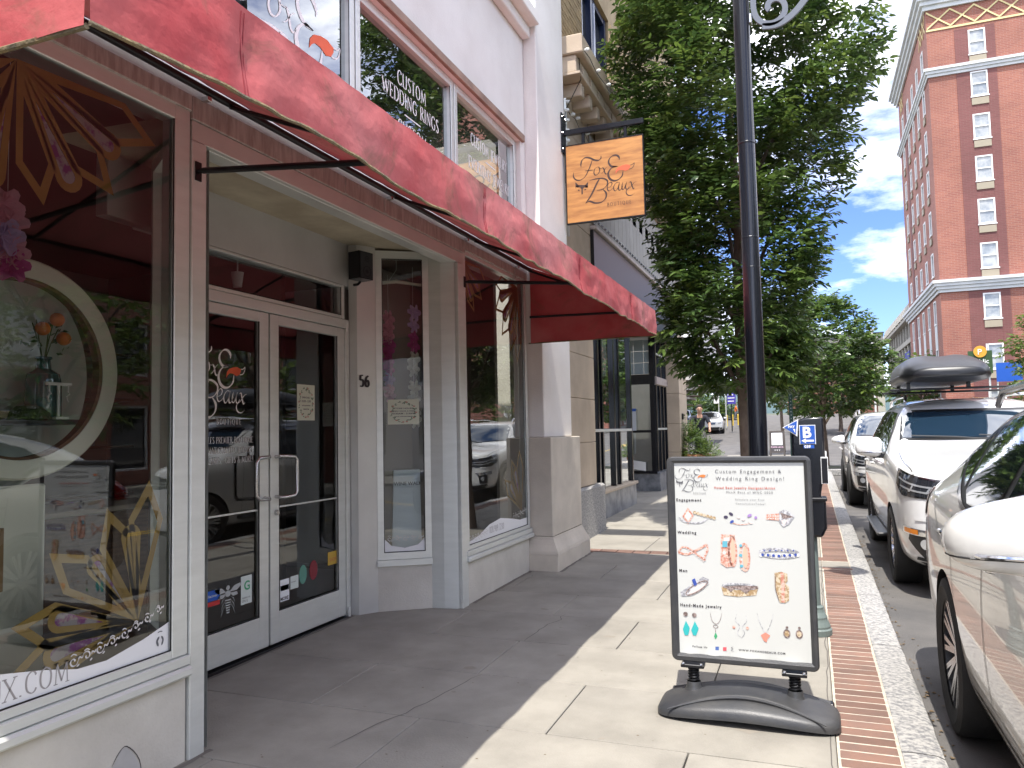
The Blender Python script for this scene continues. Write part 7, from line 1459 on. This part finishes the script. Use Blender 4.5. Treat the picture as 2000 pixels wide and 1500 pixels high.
def person(label, loc, rz, shirt, pants, pose='walk', group=None):
    t = thing('person', label, 'person', loc, group); t.rotation_euler.z = rz
    sw_ = .18 if pose == 'walk' else 0
    J_ = dict(pel=(0,0,.95), sp=(0,-.01,1.15), ch=(0,-.01,1.34), nk=(0,0,1.47), hd0=(0,-.015,1.56), hd=(0,-.02,1.64), hd2=(0,-.01,1.70), ls=(.17,0,1.41), rs=(-.17,0,1.41), lh=(.09,0,.92), rh=(-.09,0,.92))
    if pose == 'walk': J_.update(le=(.22,.12,1.15), lw=(.22,.06,.92), re=(-.22,-.10,1.16), rw=(-.2,-.26,1.0), lk=(.09,-.16,.52), la=(.09,-.30,.09), lt=(.09,-.42,.04), rk=(-.09,.10,.50), ra=(-.09,.36,.13), rt=(-.09,.28,.03))
    elif pose == 'bike': J_.update(le=(.27,-.16,1.2), lw=(.26,-.38,1.08), re=(-.27,-.16,1.2), rw=(-.26,-.38,1.08), lk=(.11,-.34,.72), la=(.11,-.14,.36), lt=(.11,-.26,.30), rk=(-.11,-.28,.5), ra=(-.11,-.10,.12), rt=(-.11,-.22,.07), ch=(0,-.06,1.36), nk=(0,-.10,1.48), hd0=(0,-.13,1.57), hd=(0,-.145,1.65), hd2=(0,-.13,1.71), ls=(.18,-.07,1.42), rs=(-.18,-.07,1.42))
    else: J_.update(le=(.21,-.08,1.2), lw=(.1,-.25,1.42), re=(-.21,-.08,1.2), rw=(-.1,-.25,1.42), lk=(.1,-.01,.5), la=(.1,0,.09), lt=(.1,-.12,.03), rk=(-.1,-.01,.5), ra=(-.1,0,.09), rt=(-.1,-.12,.03))
    K = list(J_); R_ = dict(pel=(.13,.10), sp=(.125,.095), ch=(.145,.10), nk=.052, hd0=.072, hd=(.078,.095), hd2=(.065,.08), ls=.062, rs=.062, le=.042, re=.042, lw=.03, rw=.03, lh=.085, rh=.085, lk=.058, rk=.058, la=.04, ra=.04, lt=.035, rt=.035)
    E_ = [('pel','sp'),('sp','ch'),('ch','nk'),('nk','hd0'),('hd0','hd'),('hd','hd2'),('ch','ls'),('ch','rs'),('ls','le'),('le','lw'),('rs','re'),('re','rw'),('pel','lh'),('pel','rh'),('lh','lk'),('lk','la'),('la','lt'),('rh','rk'),('rk','ra'),('ra','rt')]
    body = skin_mesh('body', [J_[k] for k in K], [(K.index(a), K.index(b)) for a, b in E_], [R_[k] for k in K], skinm, t)
    body.data.update(); VB = [v.co.copy() for v in body.data.vertices]; NB = [v.normal.copy() for v in body.data.vertices]
    def near(p):
        best = None
        for a, b in E_:
            A, B = Vector(J_[a]), Vector(J_[b]); d = B-A; q = max(0, min(1, (p-A).dot(d)/max(1e-9, d.dot(d)))); dd = (p-A-d*q).length
            if best is None or dd < best[0]: best = (dd, a, b, q)
        return best
    S1, S2 = [], []
    for pf_ in body.data.polygons:
        _, a, b, q = near(pf_.center)
        if (a, b) in (('sp','ch'),('ch','ls'),('ch','rs')) or (a, b) == ('pel','sp') or ((a, b) in (('ls','le'),('rs','re')) and q < .75) or ((a, b) == ('ch','nk') and q < .55): S1.append(list(pf_.vertices))
        elif a in ('pel','lh','rh') or b in ('la','ra') and q < .95: S2.append(list(pf_.vertices))
    for nm, S_, m_, of_ in (('shirt', S1, shirt, .014), ('trousers', S2, pants, .010)):
        us = sorted({i for f_ in S_ for i in f_}); ix = {v: k for k, v in enumerate(us)}; mb = MB(); mb.add([VB[i]+NB[i]*of_ for i in us], [[ix[i] for i in f_] for f_ in S_]); mb.build(nm, m_, t, smooth=180., local=True)
    H = Vector(J_['hd2']); mb = MB(); mb.lathe([(.001,.085),(.045,.075),(.078,.045),(.088,.0),(.08,-.03)], (H.x, H.y+.022, H.z-.005), 'z', 18); mb.build('hair', hairm, t, smooth=True, local=True)
    fc = Vector(J_['hd']); 
    for s_ in (-1, 1): MB().lathe([(.001,.011),(.009,.006),(.011,0)], (fc.x+s_*.03, fc.y-.098, fc.z+.005), 'y', 8).build('eye', M['ink'], t, local=True); MB().lathe([(.001,.012),(.02,.004),(.024,-.01)], (fc.x+s_*.082, fc.y+.01, fc.z-.01), 'x', 8).build('ear', skinm, t, local=True)
    MB().add([(fc.x,fc.y-.10,fc.z+.01),(fc.x-.013,fc.y-.095,fc.z-.03),(fc.x+.013,fc.y-.095,fc.z-.03),(fc.x,fc.y-.122,fc.z-.027)], [(0,1,3),(0,3,2),(1,2,3)]).build('nose', skinm, t, local=True)
    for hk, ek in (('lw','le'),('rw','re')):
        w_ = Vector(J_[hk]); d = (w_-Vector(J_[ek])).normalized(); s_ = d.orthogonal().normalized(); q = d.cross(s_)
        mb = MB(); mb.tube([w_, w_+d*.05, w_+d*.09], [.026,.034,.028], 8)
        for i in range(4): b0 = w_+d*.085+s_*(.022-.015*i); mb.tube([b0, b0+d*(.035+.006*(i in (1,2)))+q*.006, b0+d*(.058+.01*(i in (1,2)))+q*.022], [.008,.0075,.006], 6)
        b0 = w_+d*.035+s_*.03; mb.tube([b0, b0+s_*.02+d*.025, b0+s_*.02+d*.05+q*.01], [.010,.009,.007], 6); mb.build('hand', skinm, t, smooth=True, local=True)
    for fk in ('lt','rt'):
        a = Vector(J_[fk]); mb = MB(); mb.tube([a+Vector((0,.16,.02)), a+Vector((0,.05,.03)), a+Vector((0,-.06,.0))], [.04,.045,.03], 8); mb.build('shoe', M['ink'], t, smooth=True, local=True)
    return t
navy_s = mat('navy shirt', (.008,.010,.02), .8); jean = mat('jeans', (.04,.06,.12), .85)
cy = person('bearded cyclist in dark shirt riding toward the camera beyond the planter', (-2.95, 22.6, zg(22)+.27), .15, navy_s, M['ink'], 'bike')
bk_ = thing('bicycle', 'dark bicycle ridden by the man in the dark shirt', 'bicycle', (-2.95, 22.6, zg(22))); bk_.rotation_euler.z = .15
for yw in (-.55, .55):
    mb = MB(); mb.tube([(0, yw+.33*math.cos(a), .34+.33*math.sin(a)) for a in [2*PI*k/28 for k in range(28)]], .018, 8, closed=True); wo = mb.build('wheel', tyre, bk_, smooth=True, local=True)
    mb = MB()
    for k in range(12): a = PI*k/6; mb.tube([(0,yw,.34),(0, yw+.31*math.cos(a), .34+.31*math.sin(a))], .002, 4)
    mb.build('spokes', M['steel'], wo, local=True)
mb = MB(); mb.tube([(0,-.55,.34),(0,-.42,.95),(0,-.40,1.15)], .017, 8); mb.tube([(0,-.43,.85),(0,.05,.38),(0,.2,.95)], .018, 8); mb.tube([(0,-.42,.92),(0,.17,.88)], .016, 8); mb.tube([(0,.55,.34),(0,.05,.38)], .012, 8); mb.tube([(0,.55,.34),(0,.17,.85)], .012, 8); mb.build('frame', trim, bk_, smooth=True, local=True)
mb = MB(); mb.tube([(-.30,-.34,1.20),(-.22,-.40,1.2),(0,-.42,1.16),(.22,-.40,1.2),(.30,-.34,1.2)], .014, 8); mb.build('handlebar', trim, bk_, smooth=True, local=True)
MB().bbox(-.17,.17,-.72,-.44,.88,1.12,b=.03).build('basket', trim, bk_, local=True); MB().bbox(-.08,.08,.08,.36,.95,1.02,b=.02).build('saddle', trim, bk_, local=True)
person('pedestrian in orange shirt and grey trousers walking past the purple sign', (-6.25, 73, zg(73)-.1), 1.7, mat('orange shirt', (.75,.16,.02), .8), mat('grey trousers', (.10,.10,.12), .85), 'walk')
person('worker in hi-vis yellow shirt stooping by the motorcycle', (-4.25, 76, zg(76)-.9), 0, mat('hi-vis shirt', (.55,.8,.05), .8), jean, 'bike')
mc = thing('motorcycle', 'dark red motorcycle parked by the worker in hi-vis', 'motorcycle', (-4.6, 74.5, zg(74.5)-.1))
for a in (-.6,.6): mb = MB(); mb.tube([(a+.28*math.cos(t), 0, .3+.28*math.sin(t)) for t in [2*PI*k/20 for k in range(20)]], .06, 8, closed=True); mb.build('wheel', tyre, mc, smooth=True, local=True)
mb = MB(); mb.tube([(-.6,0,.3),(-.3,0,.62),(.1,0,.7),(.45,0,.85),(.6,0,.3)], [.05,.14,.16,.10,.04], 8); mb.build('tank_and_frame', mat('dark red paint', (.35,.05,.03), .3), mc, smooth=True, local=True); MB().tube([(.45,-.35,1.0),(.42,0,.95),(.45,.35,1.0)], .02, 6).build('handlebar', trim, mc, local=True)
